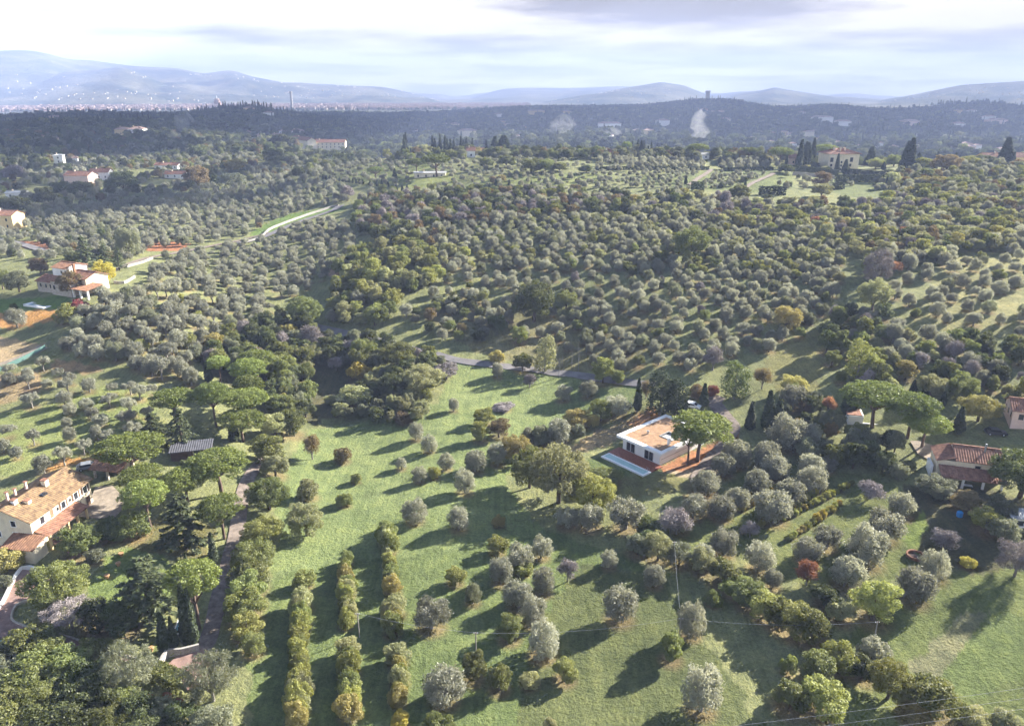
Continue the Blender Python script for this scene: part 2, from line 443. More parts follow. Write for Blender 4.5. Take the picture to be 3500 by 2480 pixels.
for i in range(5):                                                  # olive: loose round head on a short forked trunk
    g = rs(100 + i)
    b = crown_cluster(g, .5, .41 + .04 * (i % 3), .46 + .03 * (i % 2), 52, .115, -.75, 1.0, .14)
    p, d, v = blob_points(g, b, 6000, (.55, 1.18), .55, .06)
    spike = g.uniform(0, 1, len(p)) < .2
    p = p + d * (g.uniform(0, .055, len(p)) * spike)[:, None]
    add_proto('olive', leaves_mesh('olive_crown', p, d, .028, g, v, 2.2, .9),
              trunk_mesh('olive_trunk', [([(0, 0, -.06), (.01, .01, .12), (.02, 0, .25)], [.05, .042, .035])] + limbs(g, .22, .55, 4, .24, .04), BARKG))
for i in range(3):                                                  # standard olive: clear stem, open crown
    g = rs(140 + i)
    b = crown_cluster(g, .5, .34, .70, 26, .115, -.6)
    p, d, v = blob_points(g, b, 4600, (.5, 1.2), .5, .30)
    add_proto('olive_open', leaves_mesh('olive_crown', p, d, .028, g, v, 2.2, .9),
              trunk_mesh('olive_trunk', [([(0, 0, -.06), (.02, .01, .2), (.03, 0, .4)], [.05, .038, .032])] + limbs(g, .36, .75, 5, .3, .036), BARKG))
for i in range(6):                                                  # broadleaf tree
    g = rs(200 + i)
    b = crown_cluster(g, .5, .50 + .07 * (i % 3), .58 + .05 * (i % 3), 40 + 5 * (i % 3), .115, -.7)
    p, d, v = blob_points(g, b, 7500, (.7, 1.14), .7, .08)
    add_proto('broad', leaves_mesh('broadleaf_crown', p, d, .035, g, v, 1.35, .75),
              trunk_mesh('broadleaf_trunk', [([(0, 0, -.06), (.01, 0, .2), (.0, .01, .55)], [.04, .032, .02])] + limbs(g, .3, .75, 4, .28, .025), BARK))
for i in range(3):                                                  # the same for large trees: finer leaf masses
    g = rs(220 + i)
    b = crown_cluster(g, .5, .52, .58, 80, .085, -.7)
    p, d, v = blob_points(g, b, 17000, (.66, 1.15), .66, .08)
    add_proto('broad_big', leaves_mesh('broadleaf_crown', p, d, .022, g, v, 1.35, .8),
              trunk_mesh('broadleaf_trunk', [([(0, 0, -.06), (.01, 0, .2), (.0, .01, .55)], [.04, .032, .02])] + limbs(g, .3, .75, 5, .28, .025), BARK))
    p, d, v = blob_points(g, b, 9000, (.35, 1.15), .2, .12)
    add_proto('bare_big', leaves_mesh('bare_twigs', p, d, .011, g, v, 6.0, 1.2),
              trunk_mesh('bare_trunk', [([(0, 0, -.06), (.01, 0, .2), (.02, .01, .5)], [.035, .028, .015])] + limbs(g, .25, .85, 9, .36, .018), BARKG))
for i in range(4):                                                  # shrub: crown down to the ground
    g = rs(240 + i)
    b = crown_cluster(g, .5, .40 + .06 * (i % 2), .36, 38, .12, -.8)
    p, d, v = blob_points(g, b, 6000, (.7, 1.16), .7, 0.0)
    add_proto('shrub', leaves_mesh('shrub_crown', p, d, .037, g, v, 1.4, .8),
              trunk_mesh('shrub_stem', [([(0, 0, -.06), (.02, 0, .2), (.0, .02, .4)], [.03, .025, .012])] + limbs(g, .1, .5, 4, .25, .02), BARK))
for i in range(3):                                                  # tall slender broadleaf (poplar-like)
    g = rs(260 + i)
    b = [(g.uniform(-.16, .16), g.uniform(-.16, .16), .35 + 1.35 * k / 16, .30 * (1 - .55 * (k / 16) ** 2) + .04) for k in range(17)]
    p, d, v = blob_points(g, b, 3000, (.65, 1.2), .65, .1)
    add_proto('poplar', leaves_mesh('poplar_crown', p, d, .05, g, v, 1.4, .8),
              trunk_mesh('poplar_trunk', [([(0, 0, -.06), (.01, 0, .6), (0, 0, 1.4)], [.045, .03, .01])], BARKG))
for i in range(4):                                                  # leafless or nearly bare tree: a haze of twigs
    g = rs(280 + i)
    b = crown_cluster(g, .5, .45, .58, 16, .18, -.4)
    p, d, v = blob_points(g, b, 2600, (.35, 1.15), .2, .15)
    add_proto('bare', leaves_mesh('bare_twigs', p, d, .022, g, v, 6.0, 1.2),
              trunk_mesh('bare_trunk', [([(0, 0, -.06), (.01, 0, .2), (.02, .01, .5)], [.035, .028, .015])] + limbs(g, .25, .85, 7, .36, .022), BARKG))
for i in range(4):                                                  # umbrella pine
    g = rs(300 + i)
    hgt = 1.0 + .12 * (i % 3)
    b = []
    for k in range(90):
        r = .45 * math.sqrt((k + .5) / 90); t = k * 2.39996 + g.uniform(-.2, .2)
        z = hgt + .02 + .40 * math.sqrt(max(0, 1 - (r / .47) ** 2)) + g.uniform(-.03, .03)
        b.append((math.cos(t) * r, math.sin(t) * r, z, g.uniform(.04, .085), .85))
    for k in range(46):
        t = g.uniform(0, 6.28); r = g.uniform(.30, .45)
        b.append((math.cos(t) * r, math.sin(t) * r, hgt + g.uniform(-.05, .14), g.uniform(.055, .08), .8))
    for k in range(16):
        t = g.uniform(0, 6.28); r = g.uniform(.05, .3)
        b.append((math.cos(t) * r, math.sin(t) * r, hgt + g.uniform(-.01, .08), g.uniform(.06, .085), .7))
    p, d, v = blob_points(g, b, 8200, (.6, 1.22), .55, .3)
    tr = [([(0, 0, -.05), (.012, .008, .4), (0, .015, .75), (.01, 0, hgt)], [.034, .028, .024, .014])]
    for k in range(8):
        t = 2 * math.pi * (k + g.uniform(-.3, .3)) / 8; r = g.uniform(.25, .42)
        tr.append(([(0, .01, .66), (math.cos(t) * r * .45, math.sin(t) * r * .45, .66 + (hgt - .66) * .6), (math.cos(t) * r, math.sin(t) * r, hgt + .02)], [.015, .01, .004]))
    add_proto('pine', leaves_mesh('pine_crown', p, d, .024, g, v, 1.9, .7), trunk_mesh('pine_trunk', tr, BARKP))
for i in range(3):                                                  # cypress (width 1, height 5)
    g = rs(320 + i)
    n = 2600
    z = g.uniform(.15, 5, n); tt = z / 5
    prof = .5 * np.minimum(1, (tt / .16) ** .6) * (1 - np.maximum(0, tt - .25) / .78) ** .75
    a = g.uniform(0, 2 * math.pi, n)
    bulge = 1 + .13 * np.sin(a * 3 + z * 2.1 + i) + .10 * np.sin(a * 5 - z * 4.3)
    r = prof * bulge * g.uniform(.72, 1.08, n)
    p = np.c_[np.cos(a) * r, np.sin(a) * r, z]; d = np.c_[np.cos(a), np.sin(a), np.full(n, .5)]
    add_proto('cypress', leaves_mesh('cypress_crown', p, d, .17, g, None, 1.9, .5),
              trunk_mesh('cypress_trunk', [([(0, 0, -.2), (0, 0, .6), (0, 0, 3.5)], [.09, .08, .03])], BARK))
for i in range(3):                                                  # spruce / cedar with tiers of drooping boughs (width 1, height 1.5)
    g = rs(340 + i)
    pts, dirs, vs_, tr = [], [], [], [([(0, 0, -.06), (0, 0, .8), (0, 0, 1.48)], [.035, .022, .004])]
    hgt = 1.5; nb = 56
    for k in range(nb):
        z0 = .12 + (hgt - .16) * (k / nb) ** .9; L = .52 * (1 - (z0 / hgt)) ** .72 + .04
        t = k * 2.39996 + g.uniform(-.3, .3); L *= g.uniform(.75, 1.15)
        dz = g.uniform(-.12, .08)
        m_ = int(30 + 110 * L)
        s = g.uniform(.12, 1, m_) ** .8
        x = np.cos(t) * s * L; y = np.sin(t) * s * L; z = z0 + dz * s * s + .02 * np.sin(s * 6)
        wd = .10 * (1 - s * .6) * L * 2
        off = g.normal(size=m_) * wd * .5
        x += -np.sin(t) * off; y += np.cos(t) * off; z += g.normal(size=m_) * .012
        pts.append(np.c_[x, y, z]); dirs.append(np.c_[np.cos(t) * .2 + 0 * x, np.sin(t) * .2 + 0 * x, 1 + 0 * x]); vs_.append(g.uniform(0, 1, m_))
        tr.append(([(0, 0, z0), (math.cos(t) * L * .9, math.sin(t) * L * .9, z0 + dz * .8)], [.009, .002]))
    add_proto('cedar', leaves_mesh('conifer_crown', np.concatenate(pts), np.concatenate(dirs), .042, g, np.concatenate(vs_), 2.2, .45), trunk_mesh('conifer_trunk', tr, BARK))
KIND = {'olive': ('olive_tree', 'olive tree', 'olive'), 'olive_open': ('olive_tree', 'olive tree', 'olive'), 'broad': ('broadleaf_tree', 'tree', 'green'),
        'broad_big': ('broadleaf_tree', 'tree', 'green'), 'bare_big': ('bare_tree', 'tree', 'purple'), 'shrub': ('shrub', 'shrub', 'green'), 'poplar': ('slender_tree', 'tree', 'pale'), 'bare': ('bare_tree', 'tree', 'purple'),
        'pine': ('umbrella_pine', 'pine', 'pine'), 'cypress': ('cypress', 'cypress', 'cypress'), 'cedar': ('conifer', 'conifer', 'cedar')}
TREES = []        # every tree: dict(kind, mat, p, w, hz, label or zone info)
def tree(kind, p, w, mat=None, hz=1.0, label=None, group=None, zone=None, row=0, col=0.0, lean=0.0):
    if kind == 'broad': hz *= .78
    if kind in ('broad', 'bare') and w > 7.5 and px_per_m(p) > 5: kind += '_big'
    TREES.append(dict(kind=kind, mat=mat or KIND[kind][2], p=Vector(p), w=w, hz=hz, label=label, group=group, zone=zone, row=row, col=col, lean=lean,
                      px=w * px_per_m(p)))
    return TREES[-1]

# ---------------------------------------------------------------- ground: one sheet to the horizon
def in_poly(x, y, poly):
    x = np.asarray(x); y = np.asarray(y); r = np.zeros(x.shape, bool)
    n = len(poly); j = n - 1
    for i in range(n):
        xi, yi = poly[i][0], poly[i][1]; xj, yj = poly[j][0], poly[j][1]
        c = ((yi > y) != (yj > y))
        with np.errstate(divide='ignore', invalid='ignore'):
            c &= x < (xj - xi) * (y - yi) / (yj - yi + 1e-12) + xi
        r ^= c; j = i
    return r
def wpoly(w, pts): return [atw(w, *p) for p in pts]
_az = np.radians(np.r_[np.arange(-180, -44, 4.0), np.arange(-42, 42.01, .15), np.arange(44, 180, 4.0)])
_Rr = np.r_[4, 12, 22, 32, 42, np.exp(np.arange(math.log(50), math.log(760), .0078)), np.exp(np.arange(math.log(762), math.log(11900), .022))]
AZ, RR = np.meshgrid(_az, _Rr)
GX, GY = RR * np.sin(AZ), RR * np.cos(AZ)
GZ = height(GX, GY)
na, nr = len(_az), len(_Rr)
gv = np.r_[np.c_[GX.ravel(), GY.ravel(), GZ.ravel()], [[0, 0, float(height(0.1, 0.1))]]]
ii = np.arange(nr - 1)[:, None] * na + np.arange(na)[None]
jj = np.arange(nr - 1)[:, None] * na + (np.arange(na)[None] + 1) % na
quads = np.stack([ii, jj, jj + na, ii + na], -1).reshape(-1, 4)
tris = np.stack([np.full(na, len(gv) - 1), (np.arange(na) + 1) % na, np.arange(na)], -1)
me = bpy.data.meshes.new('ground')
nv = len(gv); nq = len(quads); ntr = len(tris)
me.vertices.add(nv); me.vertices.foreach_set('co', gv.astype(np.float32).ravel())
me.loops.add(nq * 4 + ntr * 3); me.loops.foreach_set('vertex_index', np.r_[quads[:, ::-1].ravel(), tris.ravel()].astype(np.int32))
me.polygons.add(nq + ntr)
me.polygons.foreach_set('loop_start', np.r_[np.arange(nq) * 4, nq * 4 + np.arange(ntr) * 3].astype(np.int32))
me.update(calc_edges=True); me.shade_smooth()
# what covers the ground where: meadow, dry grass, bare soil, leaf litter
px_, py_, = GX.ravel(), GY.ravel()
wob = np.sin(px_ * .9 + np.sin(py_ * .6) * 2) * .5 + np.sin(py_ * 1.1 + px_ * .4) * .5
wx, wy = px_ + wob * .8, py_ + np.roll(wob, 7) * .8
SLOPE = (.17, .185, .095)
cov_ = np.tile(np.array(SLOPE), (nv, 1))
R1 = RR.ravel()
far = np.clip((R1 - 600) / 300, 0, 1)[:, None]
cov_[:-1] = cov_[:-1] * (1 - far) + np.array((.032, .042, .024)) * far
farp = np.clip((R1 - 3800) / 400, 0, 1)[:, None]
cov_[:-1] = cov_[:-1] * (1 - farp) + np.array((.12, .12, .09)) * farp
COVER = [
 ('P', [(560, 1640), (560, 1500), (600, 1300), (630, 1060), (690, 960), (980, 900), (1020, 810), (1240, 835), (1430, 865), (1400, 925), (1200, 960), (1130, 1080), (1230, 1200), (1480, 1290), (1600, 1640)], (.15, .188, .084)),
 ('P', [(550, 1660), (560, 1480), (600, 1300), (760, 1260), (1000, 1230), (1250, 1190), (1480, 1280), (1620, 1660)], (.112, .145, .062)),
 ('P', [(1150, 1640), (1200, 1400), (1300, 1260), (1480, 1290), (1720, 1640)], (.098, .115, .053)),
 ('P', [(1850, 1640), (1880, 1430), (2100, 1290), (2300, 1250), (2300, 1640)], (.135, .16, .065)),
 ('P', [(2080, 1560), (2130, 1450), (2250, 1370), (2300, 1380), (2300, 1500), (2200, 1560)], (.135, .17, .068)),
 ('i', [(1560, 1230), (1700, 1060), (1950, 880), (2060, 860), (1960, 1000), (1880, 1150), (1780, 1300), (1640, 1330)], (.19, .19, .115)),
 ('P', [(1480, 1290), (1540, 1100), (1700, 1030), (1950, 1060), (2080, 1130), (2150, 1250), (2000, 1300), (1800, 1310), (1650, 1250)], (.125, .145, .06)),
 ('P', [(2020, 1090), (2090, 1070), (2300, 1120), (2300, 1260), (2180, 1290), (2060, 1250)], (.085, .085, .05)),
 ('i', [(1500, 380), (1640, 210), (1650, 330), (1560, 500)], (.14, .18, .055)),
 ('pool', [(-60, 800), (320, 560), (640, 430), (860, 320), (940, 420), (700, 560), (420, 740), (60, 830)], (.23, .19, .12)),
 ('pool', [(560, 520), (760, 420), (840, 330), (900, 350), (960, 470), (700, 560)], (.36, .20, .11)),
 ('pool', [(930, 950), (1150, 860), (1420, 720), (1650, 560), (1760, 600), (1560, 900), (1330, 1000), (1000, 1010)], (.30, .15, .085)),
 ('pool', [(1000, 1010), (1330, 980), (1560, 880), (1480, 1040), (1420, 1110), (1280, 1130), (1120, 1050)], (.36, .29, .22)),
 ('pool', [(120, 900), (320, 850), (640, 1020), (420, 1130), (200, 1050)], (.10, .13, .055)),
 ('pool', [(420, 1130), (640, 1040), (1120, 1050), (1400, 1140), (1150, 1230), (700, 1300), (420, 1240)], (.15, .15, .07)),
 ('d', [(-60, 515), (250, 495), (440, 490), (370, 560), (120, 610), (-60, 600)], (.40, .225, .09)),
 ('d', [(-60, 425), (150, 420), (430, 395), (500, 440), (430, 480), (-60, 512)], (.10, .165, .045)),
 ('d', [(-60, 660), (120, 690), (290, 720), (-60, 900)], (.33, .26, .17)),
 ('d', [(-60, 930), (240, 890), (300, 960), (240, 1050), (-60, 1130)], (.26, .205, .125)),
 ('d', [(330, 800), (700, 880), (560, 910), (340, 880)], (.27, .20, .12)),
 ('d', [(-60, 1180), (300, 1120), (760, 980), (1040, 1060), (1000, 1160), (900, 1280), (700, 1400), (-60, 1600)], (.175, .205, .085)),
 ('d', [(280, 1520), (450, 1470), (690, 1430), (690, 1450), (300, 1545)], (.40, .22, .08)),
 ('d', [(960, 40), (1250, 60), (1180, 110), (960, 110)], (.27, .125, .07)),
 ('d', [(120, 40), (420, 60), (330, 100), (150, 90)], (.25, .12, .07)),
 ('d', [(2140, 230), (2300, 200), (2300, 290), (2150, 270)], (.40, .28, .21)),
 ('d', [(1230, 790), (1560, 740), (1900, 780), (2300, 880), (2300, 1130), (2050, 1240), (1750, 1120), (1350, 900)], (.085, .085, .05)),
 ('k', [(720, 600), (740, 470), (820, 330), (880, 230), (930, 110), (1260, 40), (1480, 160), (1520, 560), (1000, 640)], (.135, .175, .065)),
 ('k', [(1200, 1000), (1440, 830), (1440, 960), (1240, 1020)], (.13, .16, .06)),
 ('g', [(640, 430), (1000, 260), (1420, 300), (1340, 560), (1000, 500)], (.13, .125, .06)),
 ('h', [(2260, 200), (2292, 40), (2500, 0), (2500, 300)], (.17, .15, .09)),
 ('f', [(1900, 60), (2292, 150), (2292, 720), (1900, 640), (1500, 620)], (.205, .205, .10)),
 ('f', [(640, 760), (860, 640), (1100, 560), (1120, 700), (980, 900), (940, 1040), (680, 1020), (560, 900)], (.165, .165, .075)),
 ('e', [(520, 520), (800, 400), (1400, 520), (2100, 480), (2000, 900), (1500, 900), (900, 760)], (.16, .155, .085)),
 ('m1', [(180, 360), (500, 230), (760, 190), (1050, 330), (1150, 430), (820, 460), (620, 420), (400, 400)], (.15, .175, .072)),
 ('m1', [(1050, 470), (1300, 350), (2000, 320), (2292, 330), (2292, 380), (1700, 440), (1250, 470)], (.15, .175, .072)),
 ('m2', [(-100, 380), (400, 330), (760, 300), (1400, 320), (1400, 440), (1100, 480), (560, 440)], (.118, .142, .06)),
 ('m2', [(1700, 340), (2130, 350), (2130, 520), (1900, 520), (1700, 470)], (.118, .142, .06)),
 ('P', [(560, 520), (640, 480), (770, 455), (770, 470), (650, 500), (570, 545)], (.12, .18, .055)),
]
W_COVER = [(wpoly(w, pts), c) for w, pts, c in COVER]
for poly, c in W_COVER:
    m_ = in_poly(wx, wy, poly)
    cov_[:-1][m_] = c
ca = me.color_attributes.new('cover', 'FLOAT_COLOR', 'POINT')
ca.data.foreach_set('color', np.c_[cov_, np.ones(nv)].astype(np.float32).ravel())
m, t, o = mat_base('ground_cover')
atn = N(t, 'ShaderNodeAttribute', attribute_name='cover').outputs['Color']
pos = N(t, 'ShaderNodeNewGeometry').outputs['Position']
big = noise(t, .035, 5, .6, pos); mid = noise(t, .28, 5, .62, pos); fine = noise(t, 1.9, 4, .7, pos)
c = mixc(t, .75, atn, ramp(t, big, [(.3, (.72, .74, .66)), (.7, (1.2, 1.12, 1.05))]), 'MULTIPLY')
c = mixc(t, .8, c, ramp(t, mid, [(.32, (.72, .72, .74)), (.5, (1, 1, 1)), (.7, (1.28, 1.2, 1.1))]), 'MULTIPLY')
c = mixc(t, .85, c, ramp(t, fine, [(.3, (.62, .64, .6)), (.5, (1, 1, 1)), (.72, (1.35, 1.3, 1.2))]), 'MULTIPLY')
mpn = N(t, 'ShaderNodeMapping'); mpn.inputs['Scale'].default_value = (1.4, .06, 1); mpn.inputs['Rotation'].default_value = (0, 0, math.radians(4))
t.links.new(pos, mpn.inputs[0])
c = mixc(t, .7, c, ramp(t, noise(t, 1.0, 3, .6, mpn.outputs[0]), [(.35, (.78, .8, .76)), (.65, (1.16, 1.13, 1.05))]), 'MULTIPLY')
p = N(t, 'ShaderNodeBsdfPrincipled'); p.inputs['Roughness'].default_value = 1.0; p.inputs['Specular IOR Level'].default_value = .08
t.links.new(c, p.inputs['Base Color'])
grain = noise(t, 6.5, 3, .75, pos)
c = mixc(t, .8, c, ramp(t, grain, [(.3, (.66, .68, .64)), (.5, (1, 1, 1)), (.72, (1.32, 1.28, 1.2))]), 'MULTIPLY')
t.links.new(c, p.inputs['Base Color'])
hmix = math_n(t, 'ADD', math_n(t, 'MULTIPLY', mid, 1.2), fine)
t.links.new(bump(t, hmix, .9, .33), p.inputs['Normal'])
t.links.new(p.outputs[0], o.inputs[0])
me.materials.append(m)
GROUND = bpy.data.objects.new('ground', me); COL.objects.link(GROUND)
tag(GROUND, 'grassy slopes and meadows of the olive valley running to the plain', kind='structure')

# ---------------------------------------------------------------- roads, drives, paved yards (draped strips)
def smooth_line(pts, step):
    pts = [Vector((p[0], p[1])) for p in pts]
    out_ = []
    for i in range(len(pts) - 1):
        p0 = pts[max(i - 1, 0)]; p1 = pts[i]; p2 = pts[i + 1]; p3 = pts[min(i + 2, len(pts) - 1)]
        n = max(2, int((p2 - p1).length / step))
        for k in range(n):
            u = k / n
            out_.append(.5 * ((2 * p1) + (p2 - p0) * u + (2 * p0 - 5 * p1 + 4 * p2 - p3) * u * u + (3 * p1 - p0 - 3 * p2 + p3) * u ** 3))
    out_.append(pts[-1]); return out_
EXCL = []       # where no scattered tree may stand: (polyline, half width) or polygon
def ribbon(name, w, pts, width, mat, lift=.10, label=None, kind='structure', edge=0.0):
    line = smooth_line([atw(w, *p) for p in pts], 1.2)
    EXCL.append(('line', [(p.x, p.y) for p in line], width / 2 + 1.2))
    L, Rt, C_ = [], [], []
    for i, q in enumerate(line):
        d = (line[min(i + 1, len(line) - 1)] - line[max(i - 1, 0)]).normalized(); nn = Vector((-d.y, d.x))
        ww = width / 2 * (1 + .06 * math.sin(i * .7))
        L.append(q + nn * ww); Rt.append(q - nn * ww); C_.append(q)
    xs = np.array([[a.x, a.y] for tri in zip(L, C_, Rt) for a in tri])
    z = height(xs[:, 0], xs[:, 1]) + lift + np.hypot(xs[:, 0], xs[:, 1]) * .0006
    z[1::3] += .03
    vs = [(a[0], a[1], b) for a, b in zip(xs, z)]
    fs = []
    for i in range(len(line) - 1):
        a = 3 * i; fs += [(a, a + 1, a + 4, a + 3), (a + 1, a + 2, a + 5, a + 4)]
    o_ = mesh_obj(name, vs, fs, mat, None, True)
    return tag(o_, label, None, None, kind)
def sheet(name, w, pts, mat, lift=.12, label=None, kind='structure', step=1.2):
    poly = [(p.x, p.y) for p in (atw(w, *q) for q in pts)]
    EXCL.append(('poly', poly, 0))
    x0, x1 = min(p[0] for p in poly), max(p[0] for p in poly); y0, y1 = min(p[1] for p in poly), max(p[1] for p in poly)
    bm = bmesh.new()
    f = bm.faces.new([bm.verts.new((x, y, 0)) for x, y in poly])
    for k in np.arange(x0 + step, x1, step):
        bmesh.ops.bisect_plane(bm, geom=bm.verts[:] + bm.edges[:] + bm.faces[:], plane_co=(k, 0, 0), plane_no=(1, 0, 0))
    for k in np.arange(y0 + step, y1, step):
        bmesh.ops.bisect_plane(bm, geom=bm.verts[:] + bm.edges[:] + bm.faces[:], plane_co=(0, k, 0), plane_no=(0, 1, 0))
    co = np.array([v.co[:2] for v in bm.verts]); z = height(co[:, 0], co[:, 1]) + lift + np.hypot(co[:, 0], co[:, 1]) * .0005
    for v, zz in zip(bm.verts, z): v.co.z = zz
    bmesh.ops.recalc_face_normals(bm, faces=bm.faces)
    if sum(fc.normal.z for fc in bm.faces) < 0: bmesh.ops.reverse_faces(bm, faces=bm.faces)
    me_ = bpy.data.meshes.new(name); bm.to_mesh(me_); bm.free(); me_.materials.append(mat)
    o_ = bpy.data.objects.new(name, me_); COL.objects.link(o_)
    return tag(o_, label, None, None, kind)
ribbon('garden_drive', 'g', [(1740, -120), (1640, -20), (1590, 110), (1550, 330), (1500, 540), (1440, 760), (1400, 920), (1350, 1080), (1260, 1180), (1180, 1260)], 2.7, DRIVE, .1, 'gravel drive strewn with leaves beside the garden pines')
sheet('drive_entrance', 'k', [(1490, 1080), (1560, 1010), (1700, 960), (1830, 960), (1900, 1060), (1800, 1260), (1660, 1320), (1560, 1180)], PORPH, .17, 'reddish paved drive mouth by the clipped hedge')
sheet('paved_drive', 'k', [(-80, 700), (-80, 560), (30, 480), (190, 250), (330, 265), (520, 180), (640, 150), (560, 60), (420, 0), (620, -120), (760, -80), (760, 60), (560, 240), (240, 520), (150, 560), (110, 640), (130, 710), (340, 790), (560, 850), (760, 880), (960, 960), (1240, 1050), (1420, 1080), (1380, 1110), (1100, 1060), (900, 1010), (520, 900), (280, 850), (-80, 860)], PORPH, .14, 'reddish paved drive in front of the long farmhouse')
sheet('farmhouse_yard', 'farm', [(1180, 930), (1260, 720), (1480, 690), (1660, 880), (1640, 990), (1520, 1120), (1290, 1130), (980, 1100)], PAVE, .12, 'pale stone paved yard at the end of the long farmhouse')
ribbon('country_road', 'e', [(-160, 600), (40, 645), (230, 690), (420, 740), (620, 780), (800, 825), (1000, 852), (1250, 880), (1500, 912), (1720, 945), (1960, 975), (2080, 985)], 3.2, ASPH, .1, 'narrow country road crossing between meadow and olive slope')
ribbon('lane', 'd', [(-40, 880), (140, 810), (290, 735)], 4.0, PAVE, .1, 'pale lane with a green fence beside the left olive grove')
ribbon('hill_lane', 'd', [(640, 300), (800, 215), (1000, 150), (1250, 105), (1480, 60), (1760, -10)], 2.2, DRIVE, .14, 'pale lane climbing behind the farm with the tower')
ribbon('upper_lane', 'a', [(1560, 1590), (1680, 1560), (1790, 1520), (1900, 1470), (2040, 1420), (2180, 1370), (2230, 1340)], 4.5, ASPH, .16, 'lane behind the long white retaining wall')
ribbon('house_track', 'pool', [(1560, 230), (1500, 290), (1600, 420), (1690, 560), (1600, 740), (1500, 860), (1380, 1010), (1340, 1100)], 3.6, DRIVE, .12, 'earth track passing behind the white pool house')
ribbon('garden_path', 'm2', [(590, 420), (680, 355), (760, 300)], 2.6, DRIVE, .3, 'straight earth path climbing between garden terraces below the villa')
ribbon('terrace_path', 'm2', [(1030, 440), (1130, 385), (1250, 330)], 2.6, DRIVE, .3, 'pale earth path leading up to the hilltop villa hedges')
sheet('gravel_court', 'right', [(480, 560), (600, 560), (900, 650), (940, 700), (1000, 900), (960, 980), (740, 830), (600, 760)], PAVE, .14, 'pale gravel court left of the tiled house on the right edge')
ribbon('farm_lane', 'a', [(-40, 1560), (60, 1575), (160, 1600), (280, 1640)], 4, ASPH, .15, 'grey lane by the ochre house at the left edge')

# ---------------------------------------------------------------- far hills
def hill_mat(name, forest, field, scale):
    m, t, o = mat_base(name)
    pos = N(t, 'ShaderNodeNewGeometry').outputs['Position']
    f = noise(t, scale, 8, .65, pos)
    c = ramp(t, f, [(.40, forest), (.52, tuple(a * .5 + b * .5 for a, b in zip(forest, field))), (.62, field)])
    c = mixc(t, .6, c, ramp(t, noise(t, scale * 9, 4, .6, pos), [(.3, (.6, .6, .6)), (.7, (1.3, 1.3, 1.3))]), 'MULTIPLY')
    d = N(t, 'ShaderNodeBsdfDiffuse'); t.links.new(c, d.inputs[0])
    t.links.new(bump(t, noise(t, scale * 4, 6, .7, pos), 1.0, 22), d.inputs['Normal'])
    t.links.new(d.outputs[0], o.inputs[0]); return m
HILL = hill_mat('hillside', (.035, .05, .025), (.19, .175, .10), .0028)
def hill(name, crest, Rc, Rf, zf, Rb, label, seed, rough=8, mat=None):
    xs = np.array([c_[0] for c_ in crest], float); ys = np.array([c_[1] for c_ in crest], float)
    hx, hy, s = ray(xs, ys)
    az = np.arctan2(hx, hy); zc = CAM_Z + s * Rc
    n = 260; m_ = 44
    A = np.linspace(az[0], az[-1], n); Zc = np.interp(A, az, zc)
    k = np.ones(7) / 7; Zc = np.convolve(np.pad(Zc, 3, mode='edge'), k, 'valid')
    rows = np.r_[np.linspace(Rf, Rc, m_), np.linspace(Rc, Rb, 12)[1:]]
    g = rs(seed); ph = g.uniform(0, 6.28, 12)
    V = []
    edge = np.clip(np.minimum(A - A[0], A[-1] - A) / .02, 0, 1)
    for R in rows:
        if R <= Rc: u = (R - Rf) / (Rc - Rf); prof = u * u * (3 - 2 * u) * .6 + u * .4
        else: prof = 1 - .9 * (R - Rc) / (Rb - Rc)
        Zr = zf + (Zc - zf) * prof
        x, y = R * np.sin(A), R * np.cos(A)
        nz = np.zeros_like(x)
        for q, (fr, am) in enumerate(((.0022, 3.2), (.0041, 2.2), (.0085, 1.2), (.017, .6))):
            nz += am * np.sin(x * fr + ph[q] + 1.5 * np.sin(y * fr * .7 + ph[q + 4])) * np.cos(y * fr * .9 + ph[q + 8])
        z = Zr + nz * rough * (4 * prof * (1 - prof) + .06) * edge
        V.append(np.c_[x, y, np.maximum(z, -34) if True else z])
    V = np.concatenate(V)
    i_ = (np.arange(len(rows) - 1)[:, None] * n + np.arange(n - 1)[None]).ravel()
    F = np.stack([i_, i_ + 1, i_ + n + 1, i_ + n], -1)[:, ::-1]
    o_ = mesh_obj(name, V.tolist(), F.tolist(), mat or HILL, None, True)
    return tag(o_, label, None, None, 'structure')
hill('mountain_hill', [(-420, 150), (-250, 120), (-120, 128), (0, 113), (60, 112), (100, 117), (150, 132), (200, 133), (300, 148), (400, 152), (450, 164), (520, 156), (560, 170), (640, 185), (740, 189), (860, 194), (940, 212), (1020, 234), (1100, 250), (1150, 262)], 8192, 5670, -28, 10496, 'long hazy mountain flank rising beyond the city', 5, 10)
hill('wooded_hill', [(-420, 190), (-200, 182), (0, 188), (80, 176), (150, 160), (213, 156), (270, 148), (320, 166), (394, 198), (480, 222), (560, 240)], 7040, 5544, -28, 8064, 'dark wooded shoulder in front of the long mountain flank', 6, 8)
hill('distant_hill', [(960, 250), (1040, 225), (1100, 206), (1180, 196), (1300, 196), (1400, 192), (1500, 205), (1600, 212), (1640, 206), (1740, 202), (1850, 213), (1960, 222), (2100, 225), (2400, 220)], 9728, 6552, -28, 11520, 'pale distant hills closing the plain', 7, 8)
hill('rounded_hill', [(1180, 250), (1250, 226), (1330, 210), (1400, 196), (1480, 183), (1530, 190), (1570, 206), (1620, 228), (1680, 246)], 7168, 5418, -28, 8448, 'rounded hazy hill standing behind the ridge with the castle', 8, 8)
hill('pointed_hill', [(1580, 250), (1640, 215), (1690, 205), (1735, 195), (1760, 200), (1850, 214), (1940, 230), (2000, 246)], 7552, 5418, -28, 8832, 'low pointed hill in the haze right of the rounded one', 9, 8)
